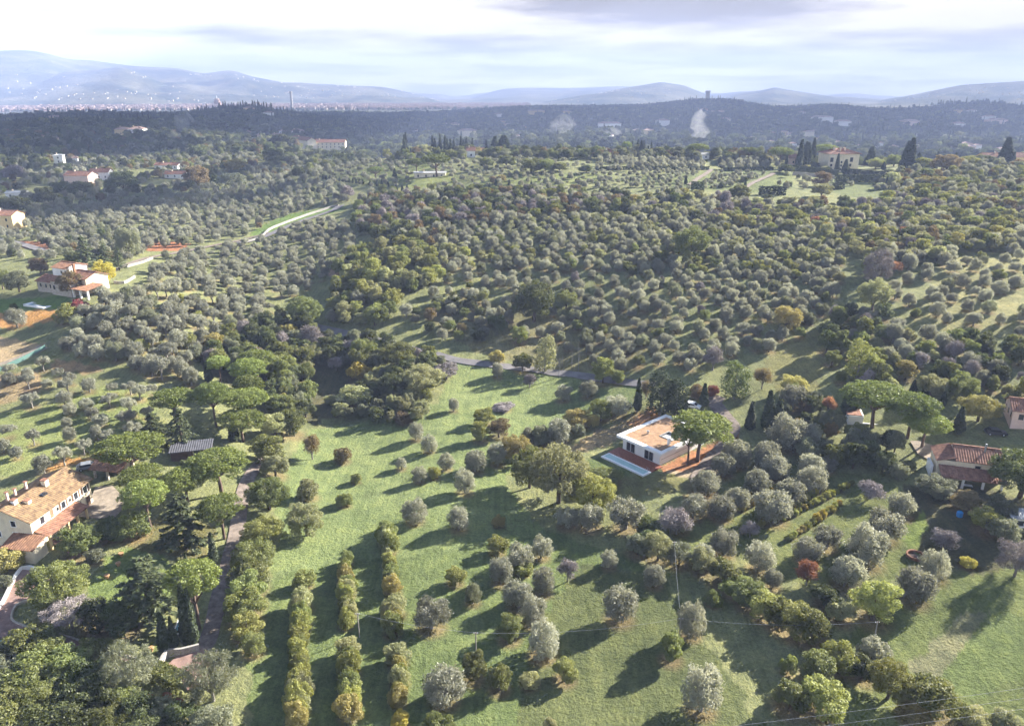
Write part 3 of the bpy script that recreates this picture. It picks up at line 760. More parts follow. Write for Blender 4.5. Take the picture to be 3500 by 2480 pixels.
hill('eastern_hill', [(1900, 250), (1980, 224), (2060, 208), (2150, 190), (2292, 181), (2450, 176), (2700, 180)], 7168, 5418, -28, 8576, 'broad hazy hill running off the right edge', 10, 8)


# ---------------------------------------------------------------- buildings
def frame_of(A, B):
    A = Vector(A); B = Vector(B); d = B - A
    return math.atan2(d.y, d.x), math.hypot(d.x, d.y)
def opening(root, face, u, z, w, h, dims, kind='window', shutters=False, pane=None, frame=None, x0=0, y0=0, arch=False):
    """a window or door on one outer face of a block; dims = (length, depth), (x0, y0) its front-left corner"""
    L, D = dims
    def place(mb, a0, a1, z0, z1, out0, out1):
        if face == 'front': mb.box(x0 + a0, x0 + a1, y0 - out1, y0 - out0, z0, z1)
        elif face == 'back': mb.box(x0 + a0, x0 + a1, y0 + D + out0, y0 + D + out1, z0, z1)
        elif face == 'right': mb.box(x0 + L + out0, x0 + L + out1, y0 + a0, y0 + a1, z0, z1)
        else: mb.box(x0 - out1, x0 - out0, y0 + a0, y0 + a1, z0, z1)
        return mb
    b = .12
    f = MB()
    place(f, u - w / 2 - b, u - w / 2, z - b, z + h + b, -.05, .07); place(f, u + w / 2, u + w / 2 + b, z - b, z + h + b, -.05, .07)
    place(f, u - w / 2, u + w / 2, z + h, z + h + b, -.05, .07)
    if kind == 'window': place(f, u - w / 2, u + w / 2, z - b, z, -.05, .10)
    o_ = f.build(kind, frame or STONE, root)
    place(MB(), u - w / 2, u + w / 2, z, z + h, -.05, .025).build('pane' if kind == 'window' else 'leaf', pane or GLASS, o_)
    if shutters:
        for s in (-1, 1):
            c_ = u + s * (w / 2 + b + w * .22)
            place(MB(), c_ - w * .22, c_ + w * .22, z, z + h, -.02, .06).build('shutter', SHUT, o_)
    return o_
def gable_roof(root, x0, x1, y0, y1, ze, rise, mat, over=.5, axis='x', ridge=True, name='roof'):
    mb = MB()
    if axis == 'x':
        ym = (y0 + y1) / 2; k = rise / ((y1 - y0) / 2); zo = ze - over * k
        mb.slope((x0 - over, y0 - over, zo), (x1 + over, y0 - over, zo), (x1 + over, ym, ze + rise), (x0 - over, ym, ze + rise))
        mb.slope((x1 + over, y1 + over, zo), (x0 - over, y1 + over, zo), (x0 - over, ym + .004, ze + rise), (x1 + over, ym + .004, ze + rise))
        if ridge: mb.box(x0 - over - .02, x1 + over + .02, ym - .16, ym + .16, ze + rise - .04, ze + rise + .1)
    else:
        xm = (x0 + x1) / 2; k = rise / ((x1 - x0) / 2); zo = ze - over * k
        mb.slope((x0 - over, y1 + over, zo), (x0 - over, y0 - over, zo), (xm, y0 - over, ze + rise), (xm, y1 + over, ze + rise))
        mb.slope((x1 + over, y0 - over, zo), (x1 + over, y1 + over, zo), (xm + .004, y1 + over, ze + rise), (xm + .004, y0 - over, ze + rise))
        if ridge: mb.box(xm - .16, xm + .16, y0 - over - .02, y1 + over + .02, ze + rise - .04, ze + rise + .1)
    return mb.build(name, mat, root)
def gable_wall(root, x0, x1, y0, y1, z0, ze, rise, mat, axis='x', name='wall'):
    mb = MB()
    if axis == 'x':
        ym = (y0 + y1) / 2
        prof = [(y0, z0), (y1, z0), (y1, ze), (ym, ze + rise - .1), (y0, ze)]
        mb.add([(x0, a, b) for a, b in prof] + [(x1, a, b) for a, b in prof], [(0, 4, 3, 2, 1), (5, 6, 7, 8, 9)] + [(i, (i + 1) % 5, (i + 1) % 5 + 5, i + 5) for i in range(5)])
    else:
        xm = (x0 + x1) / 2
        prof = [(x0, z0), (x1, z0), (x1, ze), (xm, ze + rise - .1), (x0, ze)]
        mb.add([(a, y0, b) for a, b in prof] + [(a, y1, b) for a, b in prof], [(0, 1, 2, 3, 4), (9, 8, 7, 6, 5)] + [(i, i + 5, (i + 1) % 5 + 5, (i + 1) % 5) for i in range(5)])
    return mb.build(name, mat, root)
def hip_roof(root, x0, x1, y0, y1, ze, rise, mat, over=.6, name='roof'):
    mb = MB(); x0 -= over; x1 += over; y0 -= over; y1 += over
    h = min(x1 - x0, y1 - y0) / 2
    if x1 - x0 >= y1 - y0: a = ((x0 + h, (y0 + y1) / 2), (x1 - h - .01, (y0 + y1) / 2))
    else: a = (((x0 + x1) / 2, y0 + h), ((x0 + x1) / 2, y1 - h - .01))
    (ax, ay), (bx, by) = a; zt = ze + rise
    if x1 - x0 >= y1 - y0:
        mb.slope((x0, y0, ze), (x1, y0, ze), (bx, by, zt), (ax, ay, zt)); mb.slope((x1, y1, ze), (x0, y1, ze), (ax, ay, zt), (bx, by, zt))
        mb.slope((x1, y0, ze), (x1, y1, ze), (bx, by, zt), (bx, by - .01, zt)); mb.slope((x0, y1, ze), (x0, y0, ze), (ax, ay - .01, zt), (ax, ay, zt))
    else:
        mb.slope((x1, y0, ze), (x1, y1, ze), (bx, by, zt), (ax, ay, zt)); mb.slope((x0, y1, ze), (x0, y0, ze), (ax, ay, zt), (bx, by, zt))
        mb.slope((x0, y0, ze), (x1, y0, ze), (ax + .01, ay, zt), (ax, ay, zt)); mb.slope((x1, y1, ze), (x0, y1, ze), (bx, by, zt), (bx + .01, by, zt))
    return mb.build(name, mat, root)
def shed_roof(root, x0, x1, y0, y1, zlow, zhigh, mat, over=.35, low='front', name='roof'):
    mb = MB()
    if low == 'front': mb.slope((x0 - over, y0 - over, zlow), (x1 + over, y0 - over, zlow), (x1 + over, y1, zhigh), (x0 - over, y1, zhigh))
    elif low == 'back': mb.slope((x1 + over, y1 + over, zlow), (x0 - over, y1 + over, zlow), (x0 - over, y0, zhigh), (x1 + over, y0, zhigh))
    elif low == 'left': mb.slope((x0 - over, y1 + over, zlow), (x0 - over, y0 - over, zlow), (x1, y0 - over, zhigh), (x1, y1 + over, zhigh))
    else: mb.slope((x1 + over, y0 - over, zlow), (x1 + over, y1 + over, zlow), (x0, y1 + over, zhigh), (x0, y0 - over, zhigh))
    return mb.build(name, mat, root)
def chimney(roof, x, y, z0, z1, s=.35, mat=None, cap=True):
    o_ = MB().box(x - s, x + s, y - s, y + s, z0, z1).build('chimney', mat or PLASTER, roof)
    if cap: MB().box(x - s - .12, x + s + .12, y - s - .12, y + s + .12, z1, z1 + .12).build('chimney_cap', TILE, roof)
    return o_
def excl_box(A, rz, L, D, pad=1.5, x0=0, y0=0):
    c, s = math.cos(rz), math.sin(rz); pl = []
    for u, v in ((x0 - pad, y0 - pad), (x0 + L + pad, y0 - pad), (x0 + L + pad, y0 + D + pad), (x0 - pad, y0 + D + pad)):
        pl.append((A[0] + u * c - v * s, A[1] + u * s + v * c))
    EXCL.append(('poly', pl, 0))

# --- white flat-roofed house with the pool
A = Vector((25.8, 159.6, 0)); B = Vector((32.9, 151.4, 0))
rz, L = frame_of(A, B); Z0 = 1.15
house = empty('modern_house', (A.x, A.y, Z0), rz)
tag(house, 'white flat-roofed modern house behind the narrow pool', 'house')
D = 16.5; H = 2.75
excl_box(A, rz, L, D, 2.0)
w_ = MB()
w_.box(0, L, 0, .35, -.8, H); w_.box(0, .35, .35, D, -.8, H); w_.box(L - .35, L, .35, D, -.8, H); w_.box(.35, L - .35, D - .35, D, -.8, H)
w_.box(.35, L - .35, .35, D - .35, 2.35, H)
w_.build('wall', WHITE, house)
# roof tray: white rim all round, gravel inside, a square courtyard cut in
ov = 1.1
r_ = MB()
r_.box(-ov, L + ov, -ov, .1, H + .02, H + .62); r_.box(-ov, L + ov, D - .5, D + ov * .4, H + .02, H + .62)
r_.box(-ov, -.1, .1, D - .5, H + .02, H + .62); r_.box(L + .1, L + ov, .1, D - .5, H + .02, H + .62)
roof = r_.build('roof', WHITE, house)
tag(roof, 'white concrete roof rim')
gx0, gx1, gy0, gy1 = 5.6, 9.0, 6.4, 9.6
g_ = MB(); zt = H + .38
for a in ((-.1, L + .1, .1, gy0), (-.1, L + .1, gy1, D - .5), (-.1, gx0, gy0, gy1), (gx1, L + .1, gy0, gy1)): g_.box(a[0], a[1], a[2], a[3], H + .03, zt)
tag(g_.build('roof_gravel', GRAVEL, roof), 'terracotta gravel bed on the roof')
c_ = MB()
for a in ((gx0 - .15, gx1 + .15, gy0 - .15, gy0), (gx0 - .15, gx1 + .15, gy1, gy1 + .15), (gx0 - .15, gx0, gy0, gy1), (gx1, gx1 + .15, gy0, gy1)): c_.box(a[0], a[1], a[2], a[3], H - 1.2, zt + .14)
c_.box(gx0, gx1, gy0, gy1, H + .03, H + .1)
tag(c_.build('courtyard_lining', GREY, roof), 'grey lined courtyard opening in the roof')
MB().cone(3.0, 5.2, zt - .02, zt + .7, .22, .22, 12).cone(3.0, 5.2, zt + .7, zt + .82, .34, .3, 12).build('roof_vent', METAL, roof)
MB().box(gx1 + .5, gx1 + 1.0, 4.0, 4.6, zt - .02, zt + 1.4).build('chimney', WHITE, roof)
for u in (1.75, 3.0, 7.05, 8.35): opening(house, 'front', u, .08, 1.0, 2.15, (L, D), 'window', frame=GREY)
for u in (3.5, 8.0): opening(house, 'left', u, .9, 1.4, 1.0, (L, D), 'window', frame=GREY)
MB().box(L + .003, L + .05, .4, D - .4, 2.1, 2.4).build('shadow_gap', GREY, house)  # raised grey band along the upper part of the right wall
MB().box(L + .003, L + .05, .4, D - .4, 1.0, 1.08).build('wall_joint', GREY, house)
# deck: planks side by side; pool in a white rim
deck = empty('pool_deck', (A.x, A.y, Z0), rz)
tag(deck, 'reddish wooden deck between the white house and its pool', 'deck')
n_pl = 14; dy = 3.9 / n_pl
for i in range(n_pl):
    MB().box(-1.0, L + 1.0, -4.0 + i * dy + .02, -4.0 + (i + 1) * dy - .02, -.25, -.05 + (i % 3) * .006).build('plank', DECK, deck)
MB().box(-.9, L + .9, -3.95, -.1, -.9, -.26).build('deck_base', WOOD, deck)
pool = empty('swimming_pool', (A.x, A.y, Z0), rz)
tag(pool, 'long narrow pool with white rim in front of the modern house', 'pool')
px0, px1, py0, py1 = -.5, L + 1.0, -6.9, -4.1
rim = MB(); rim.box(px0, px1, py0, py0 + .6, -1.2, 0); rim.box(px0, px1, py1 - .28, py1, -1.2, 0); rim.box(px0, px0 + .3, py0 + .6, py1 - .28, -1.2, 0); rim.box(px1 - .5, px1, py0 + .6, py1 - .28, -1.2, 0)
rim.build('rim', WHITE, pool)
MB().box(px0 + .3, px1 - .5, py0 + .6, py1 - .28, -1.2, -.14).build('water', WATER, pool)
ladder = MB()
for s in (0, .5): ladder.tube([(px1 - 1.2 + s, py1 - .5, -.8), (px1 - 1.2 + s, py1 - .5, .55), (px1 - 1.2 + s, py1 - .2, .75), (px1 - 1.2 + s, py1 + .15, .5), (px1 - 1.2 + s, py1 + .15, -.05)], [.03] * 5, 6)
ladder.build('ladder', METAL, pool)
excl_box(A, rz, L + 3, 7.5, 1.0, -2, -7)

# --- long cream farmhouse, left
A = Vector((-83.8, 114.6, 0)); B = Vector((-81.4, 129.6, 0))
rz, L = frame_of(A, B); Z0 = 4.0
farm = empty('farmhouse', (A.x, A.y, Z0), rz)
tag(farm, 'long cream farmhouse with mossy tiled roof and chimneys at the left edge', 'house')
D = 9.6; H = 5.4; RISE = 1.9
excl_box(A, rz, L, D, 2.5, 0, -2)
gable_wall(farm, 0, L, 0, D, -1.2, H, RISE, PLASTER)
roof = gable_roof(farm, 0, L, 0, D, H + .05, RISE, TILEY, .65)
chimney(roof, 9.2, 4.0, H + 1.3, H + 2.7, .45); chimney(roof, 2.2, 4.4, H + 1.5, H + 2.5, .4, WHITE); chimney(roof, 3.6, 3.0, H + .9, H + 1.75, .42, PLASTER)
for i, (x, y, h) in enumerate(((4.2, 7.6, 1.9), (6.2, 7.8, 1.5), (8.4, 7.4, 1.8), (2.6, 8.2, 1.1))): chimney(roof, x, y, H + .6, H + .6 + h, .18, PLASTERP)
MB().box(6.2, 7.4, 2.2, 3.0, H + .93, H + 1.3).build('skylight', GLASS, roof)
for u, sh in ((2.6, 0), (7.9, 1), (11.2, 1), (13.7, 1)): opening(farm, 'front', u, 3.3, 1.0, 1.35, (L, D), 'window', bool(sh), None, PLASTERW)
for u in (6.4, 9.6): opening(farm, 'front', u, 3.7, .5, .6, (L, D))
for u in (4.9,): opening(farm, 'front', u, 3.1, .9, 1.6, (L, D), 'window', False, TILEO, PLASTERW)
for u in (14.0, 11.6): opening(farm, 'front', u, .2, 1.0, 2.1, (L, D), 'door', False, WOOD)
for u, z in ((3.4, 3.9), (3.4, 1.6), (6.8, 3.9), (6.8, 1.6)): opening(farm, 'left', u, z, .9, 1.1, (L, D), 'window', False, None, PLASTERW)
for u in (2.4, 6.2): opening(farm, 'right', u, 3.4, .9, 1.2, (L, D), 'window', True)
# portico along the front, and a tiled lean-to on its end
pr = shed_roof(farm, .6, 10.6, -2.6, 0, 2.35, 3.05, TILE, .3, name='portico_roof')
for x in (.9, 3.2, 5.5, 7.9, 10.3): MB().box(x - .18, x + .18, -2.55, -2.2, -1.2, 2.36).build('pillar', PLASTERY, farm)
MB().box(-3.2, -.02, -2.3, 3.4, -1.2, 1.85).build('lean_to_wall', PLASTER, farm)
shed_roof(farm, -3.2, -.03, -2.3, 3.4, 1.8, 2.75, TILEO, .35, 'left', 'lean_to_roof')

# --- tiled loggia and shed behind the farmhouse
A = atw('farm', 1235, 590); B = atw('farm', 1590, 640)
rz, L = frame_of(A, B)
log = empty('garden_loggia', (A.x, A.y, A.z), rz); excl_box(A, rz, 6.5, 5, 1.0)
tag(log, 'small open loggia with orange tiled roof beside the umbrella pines', 'loggia')
for x in (.3, 3.2, 6.0):
    for y in (.3, 4.2): MB().box(x - .2, x + .2, y - .2, y + .2, -.6, 2.3).build('pillar', STONE, log)
MB().box(.1, 6.2, 4.4, 4.7, -.6, 2.35).build('back_wall', PLASTER, log)
gable_roof(log, 0, 6.3, 0, 4.7, 2.4, 1.0, TILEO, .5)
MB().box(1.2, 4.4, 1.6, 2.6, .68, .76).build('table', WOOD, log)
sh = atw('d', 1120, 1480)
barn = empty('garden_shed', sh, .25); excl_box(sh, .25, 8, 4.5, 1)
tag(barn, 'low dark shed with dark metal roof between two pines', 'shed')
MB().box(0, 8, 0, 4, -.5, 2.1).build('wall', WOOD, barn)
shed_roof(barn, 0, 8, 0, 4, 2.15, 2.6, plain('dark_metal_roof', (.085, .085, .095), .3, 1, .7, .2), .4)
opening(barn, 'front', 5.6, 0, 2.0, 1.9, (8, 4), 'door', False, GLASS)

# --- tiled house at the right edge, with a portico
A = Vector((85.6, 136.4, 0)); B = Vector((95.2, 133.4, 0))
rz, L = frame_of(A, B); Z0 = float(height(89, 137)) - .1
rh = empty('tiled_house', (A.x, A.y, Z0), rz); excl_box(A, rz, L, 12, 2.0, 0, -9)
tag(rh, 'cream house with red tiled roofs and a pillared portico at the right edge', 'house')
D = 7.2; H = 4.6
gable_wall(rh, 3.2, L + 1.5, 0, D, -1.5, H, 1.6, PLASTER)
gable_roof(rh, 3.2, L + 1.5, 0, D, H + .05, 1.6, TILE, .5)
MB().box(0, 3.19, .4, D - .6, -1.5, H - .7).build('side_wall', PLASTER, rh)
shed_roof(rh, 0, 3.15, .4, D - .6, H - .75, H + .35, TILE, .45, 'left', 'side_roof')
opening(rh, 'front', 7.0, 2.6, .9, 1.0, (L, D)); opening(rh, 'front', 9.6, 2.6, .9, 1.0, (L, D))
shed_roof(rh, .4, L + 1.2, -3.4, -.02, 2.15, 3.1, TILE, .35, name='portico_roof')
for x in (.7, 4.1, 7.6, 10.8): MB().box(x - .2, x + .2, -3.3, -2.9, -1.5, 2.2).build('pillar', PLASTERW, rh)
roofc = MB().box(8.2, 8.5, 2.4, 2.7, H + .6, H + 2.9).build('chimney', METAL, rh)
MB().box(-1.0, -.5, 1.0, 4.6, -.5, 2.2).build('white_panel', WHITE, rh)
for i, x in enumerate((5.3, 8.8)):
    tb = empty('patio_table', (A.x + x * math.cos(rz) + 1.9 * math.sin(rz), A.y + x * math.sin(rz) - 1.9 * math.cos(rz), Z0 - .6), rz)
    tag(tb, ('white patio table under the first bay of the portico', 'white patio table under the second bay of the portico')[i], 'table', 'patio tables')
    MB().box(-.9, .9, -.45, .45, .72, .77).build('table_top', WHITE, tb)
    for a in (-.8, .8):
        for b in (-.35, .35): MB().box(a - .04, a + .04, b - .04, b + .04, -.02, .72).build('leg', WHITE, tb)
MB().box(.2, L + 1.6, -4.4, -.02, -1.6, -.62).build('terrace', PAVE, rh)

def simple_house(name, A, rz, L, D, H, rise, wall, tile, label, cat='house', hip=False, rows=None, axis='x', z_off=0.0, wins=(1.0, 1.3), group=None, sides=('front',), chim=1):
    r = empty(name, (A[0], A[1], A[2] + z_off), rz); tag(r, label, cat, group)
    fr = max(0, math.hypot(A[0], A[1]) - 250) * .14; excl_box(A, rz, L, D + fr, 2.0, 0, -fr)
    if hip:
        MB().box(0, L, 0, D, -3, H).build('wall', wall, r); rf = hip_roof(r, 0, L, 0, D, H, rise, tile, .7)
    else:
        gable_wall(r, 0, L, 0, D, -3, H, rise, wall, axis); rf = gable_roof(r, 0, L, 0, D, H + .05, rise, tile, .5, axis)
    for fc in sides:
        ln = L if fc in ('front', 'back') else D
        for z, n in (rows or ()):
            for k in range(n): opening(r, fc, ln * (k + .5) / n, z, wins[0], wins[1], (L, D), 'window', False, None, wall)
    for k in range(chim): chimney(rf, L * (.3 + .3 * k), D * .45, H + rise * .6, H + rise + .9, .4)
    return r
p = atw('right', 1960, 480)
e2 = simple_house('neighbour_house', (p.x + 2.0, p.y + 3, p.z), -.35, 10, 7, 5.0, 1.6, PLASTERP, TILE, 'pink tiled house cut off by the right edge above the portico house', rows=[(2.8, 3)], sides=('front', 'left'))
cw = empty('car_port', atw('f', 1140, 1240), -.25); tag(cw, 'low white walled yard building under the big pines', 'outbuilding'); excl_box(cw.location, -.25, 9, 4, 1)
MB().box(0, 3.2, 0, .3, -.6, 2.3).box(0, .3, .3, 4, -.6, 2.3).box(2.9, 3.2, .3, 4, -.6, 2.5).build('wall', PLASTERW, cw)
MB().box(3.21, 9, 0, .25, -.6, .75).build('parapet', PLASTERW, cw)
MB().box(3.21, 9, .25, 4, -.6, .35).build('terrace_floor', GREY, cw)
MB().box(-.4, 3.0, .3, 4.2, 2.32, 2.45).build('roof', TILE, cw)
sp = atw('r2', 1790, 985)
gs = empty('cabin', sp, -.15); tag(gs, 'small white cabin with a dark window at the right edge', 'cabin'); excl_box(sp, -.15, 5, 3, 1)
MB().box(0, 5, 0, 3, -.6, 2.1).build('wall', PLASTERW, gs); shed_roof(gs, 0, 5, 0, 3, 2.15, 2.6, GREY, .25)
opening(gs, 'front', 1.5, .7, 1.1, .9, (5, 3), 'window', False, None, GREY)

# --- hilltop villa
A = atw('villa', 1045, 700); B = atw('villa', 1470, 712)
rz, L = frame_of(A, B); L = 20.0; Z0 = min(A.z, B.z) - .3
villa = empty('hilltop_villa', (A.x, A.y, Z0), rz); excl_box(A, rz, L, 16, 5, 0, -4)
tag(villa, 'square cream villa with hipped tiled roof standing on the crest', 'villa')
D = 15.0; H = 11.4
MB().box(0, L, 0, D, -4, H).build('wall', PLASTER, villa)
roof = hip_roof(villa, 0, L, 0, D, H, 3.0, TILE, 1.1)
for x, y in ((5, 4.5), (8.2, 3.2), (9.6, 5.6), (12, 4.4), (12.6, 7.0), (6.5, 8.5)): chimney(roof, x, y, H + .9, H + 3.6, .35)
for u, w, h, z in ((2.0, 1.9, 2.6, 6.4), (15.0, 1.9, 2.6, 6.4), (2.0, 1.2, 1.4, 3.6), (14.6, 1.3, 1.7, 3.4), (8.6, .9, 1.2, 5.6), (8.6, .9, 1.2, 3.4), (8.4, .9, 1.2, 1.2), (2.2, 1.1, 1.3, .9), (14.0, 1.2, 1.9, .9)):
    opening(villa, 'front', u, z, w, h, (L, D), 'window', False, None, STONEG)
for z in (6.6, 3.6, .9):
    for u in (3, 7.5, 12): opening(villa, 'right', u, z, 1.1, 1.7, (L, D), 'window', False, None, STONEG)

# --- farm with the white tower-like upper storey, left
Z0 = float(height(-146, 238)) - .2
tf = empty('tower_farm', (-151.5, 236.2, Z0), -.42); excl_box((-151.5, 236.2), -.42, 22, 13, 2)
tag(tf, 'rambling farm with white upper storey and red tiled roofs at the left', 'house')
gable_wall(tf, 0, 8, 0, 7, -3, 3.2, 1.2, STONE); gable_roof(tf, 0, 8, 0, 7, 3.25, 1.2, TILE, .45)
gable_wall(tf, 5, 11.2, 2.6, 10, -3, 7.4, 1.1, PLASTERW, name='tower_wall'); gable_roof(tf, 5, 11.2, 2.6, 10, 7.45, 1.1, TILEO, .4, name='tower_roof')
gable_wall(tf, 8.01, 17, -1.0, 2.59, -3, 4.3, .9, STONE, name='wing_wall'); gable_roof(tf, 8.01, 17, -1.0, 2.59, 4.35, .9, TILEO, .4, name='wing_roof')
gable_wall(tf, 11.22, 19.5, 2.61, 10.5, -3, 4.9, 1.5, PLASTER, name='rear_wall'); gable_roof(tf, 11.22, 19.5, 2.61, 10.5, 4.95, 1.5, TILE, .45, name='rear_roof')
for u, z in ((1.8, 1.2), (4.2, 1.2), (6.4, 1.2)): opening(tf, 'front', u, z, .9, 1.2, (8, 7))
for u in (4.2, 6.0): opening(tf, 'front', u, 5.6, .7, .9, (6.2, 7.4), x0=5, y0=2.6)
opening(tf, 'left', 3.4, 5.6, .8, 1.0, (6.2, 7.4), x0=5, y0=2.6)
for u in (1.5, 4.4, 7.2): opening(tf, 'front', u, 1.4, .9, 1.3, (9, 3.6), x0=8.01, y0=-1.0)
shed_roof(tf, 17.1, 24, -1.0, 5, 2.5, 3.3, TILEO, .4, 'front', 'loggia_roof')
for x in (17.4, 20.5, 23.7): MB().box(x - .25, x + .25, -.8, -.3, -3, 2.5).build('pillar', PLASTERW, tf)
MB().box(17.1, 24, 4.8, 5, -3, 3.2).build('loggia_wall', PLASTER, tf)
chm = MB().box(12.0, 12.7, 4.4, 5.1, 5.4, 8.6).build('chimney', TILEO, tf)
tp = [atw('tower', x, y) for x, y in ((0, 885), (330, 935), (520, 860), (140, 815))]
tpl = empty('garden_pool', tp[0]); zt = sum(q.z for q in tp) / 4 + .25
tag(tpl, 'blue garden pool with pale rim on the lawn below the tower farm', 'pool')
cen = sum((Vector((q.x, q.y)) for q in tp), Vector((0, 0))) / 4
o2 = [(q.x - tp[0].x, q.y - tp[0].y) for q in tp]; cc = (cen.x - tp[0].x, cen.y - tp[0].y)
i2 = [(cc[0] + (x - cc[0]) * .74, cc[1] + (y - cc[1]) * .74) for x, y in o2]
zz = zt - tp[0].z
mesh_obj('rim', [(x, y, zz) for x, y in o2] + [(x, y, zz) for x, y in i2] + [(x, y, zz - 1.5) for x, y in o2] + [(x, y, zz - .3) for x, y in i2],
         [(i, (i + 1) % 4, (i + 1) % 4 + 4, i + 4) for i in range(4)] + [(i, i + 8, (i + 1) % 4 + 8, (i + 1) % 4) for i in range(4)] + [(i + 4, (i + 1) % 4 + 4, (i + 1) % 4 + 12, i + 12) for i in range(4)], WHITE, tpl)
mesh_obj('water', [(x, y, zz - .12) for x, y in i2], [(0, 1, 2, 3)], WATERB, tpl)
EXCL.append(('poly', [(q.x, q.y) for q in tp], 0))

# --- other houses: (window, x, y of the front-left foot, angle, length, depth, wall height, rise, wall, tile, hip, rows, label)
def hh(w, x, y, rz, Lp, D, Hp, rise, wall, tile, label, hip=False, rows=None, name='house', **k):
    """Lp, Hp: width and height to the eaves in pixels of the window"""
    p = atw(w, x, y); s = WIN[w][2] / px_per_m(p); L = Lp * s; H = max(3.0, Hp * s)
    n = max(1, int(L / 4.2)); rw = [] if L < 5 else [(H * .18 + 3.1 * j, n) for j in range(max(1, int(H / 3.3)))]
    return simple_house(name, tuple(p), rz, L, D if D < L * 1.2 else L, H, rise, wall, tile, label, 'house', hip, rw, wins=(1.0, 1.4), **k)
hh('a', -60, 1500, -.1, 135, 9, 80, 1.8, PLASTERY, TILE, 'ochre house cut off by the left edge above the olive plateau', False, name='ochre_house')
hh('a', 425, 1205, -.15, 145, 11, 52, 2.4, PLASTERP, TILE, 'pink house with reddish roof left of the white house in the wooded valley', False, name='pink_house')
hh('a', 585, 1168, .05, 105, 9, 38, 2.2, PLASTERW, TILE, 'white gabled house right of the pink house in the wooded valley', False, name='white_house')
hh('a', 355, 1070, .3, 46, 7, 46, 0.8, PLASTERW, GREY, 'white square tower house standing among valley trees', True, name='tower_house')
hh('a', 1010, 1100, -.1, 140, 8, 20, 1.8, PLASTERW, TILE, 'low reddish-roofed house higher of the pair behind the big brown trees', False, name='low_house')
hh('a', 1075, 1160, .0, 120, 8, 22, 1.8, PLASTERW, TILE, 'low reddish-roofed house lower of the pair behind the big brown trees', False, name='low_house')
hh('a', 40, 1290, .2, 90, 7, 18, 0.8, PLASTERW, GREY, 'low white shed roof among trees at the left edge', False, name='white_shed')
hh('a', 310, 795, 0, 115, 14, 26, 3, PLASTERY, TILEF, 'ochre villa below the wooded left ridge', True, name='ridge_villa')
hh('a', 750, 880, -.1, 75, 12, 30, 3, PLASTERY, TILEF, 'left ochre block of the pair beside the smoke', True, name='valley_villa')
hh('a', 835, 885, .0, 85, 13, 36, 3, PLASTERW, TILEF, 'right pale block of the pair beside the smoke', True, name='valley_villa')
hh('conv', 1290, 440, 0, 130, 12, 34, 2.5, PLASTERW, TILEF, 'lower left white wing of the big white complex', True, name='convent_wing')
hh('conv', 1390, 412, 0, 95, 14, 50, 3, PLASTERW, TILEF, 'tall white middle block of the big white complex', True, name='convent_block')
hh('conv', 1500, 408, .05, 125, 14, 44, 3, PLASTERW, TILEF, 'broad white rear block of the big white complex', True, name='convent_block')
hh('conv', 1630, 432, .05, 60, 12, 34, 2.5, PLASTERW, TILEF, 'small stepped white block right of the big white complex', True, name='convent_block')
hh('conv', 1690, 545, .04, 360, 11, 62, 3, PLASTER, TILE, 'long cream wing with two window rows and red roof', False, name='long_wing')
hh('m1', 1138, 200, .1, 62, 10, 52, 2, PLASTERW, TILE, 'white crest house half hidden by a golden tree', False, name='crest_house')
hh('m1', 1215, 150, .1, 72, 10, 34, 2, PLASTERW, TILE, 'upper white block behind the golden tree on the crest', False, name='crest_house')
hh('m2', -80, 185, -.1, 62, 9, 36, 2, PLASTERP, TILE, 'pink house among autumn trees on the crest', False, name='crest_house')
hh('m2', 640, 212, 0, 95, 7, 20, 1, PLASTERW, GREY, 'low white house under the round pine on the crest', False, name='crest_house')
hh('m2', 1365, 255, -.1, 62, 8, 46, 2, PLASTERP, TILE, 'pink house with red roof left of the tall cypresses by the villa', False, name='crest_house')
hh('c', 2040, 1050, .05, 240, 11, 36, 2.4, PLASTERY, TILE, 'ochre house with long red roof at the right end of the crest', False, name='crest_house')
hh('m1', 725, 362, .05, 235, 6, 20, 0.6, PLASTER, GREY, 'low cream terrace building under the flat pine on the slope', False, name='terrace_house')
# the angled wing of the cream building
pA = atw('conv', 1510, 500); pB = atw('conv', 1690, 548); rz_, L_ = frame_of(pA, pB)
simple_house('cream_wing', tuple(pA), rz_, L_, 10, 62 * WIN['conv'][2] / px_per_m(pB), 3, PLASTER, TILE, 'angled cream wing with red roof below the big white complex', 'house', False, [(2, 8), (6, 8)])

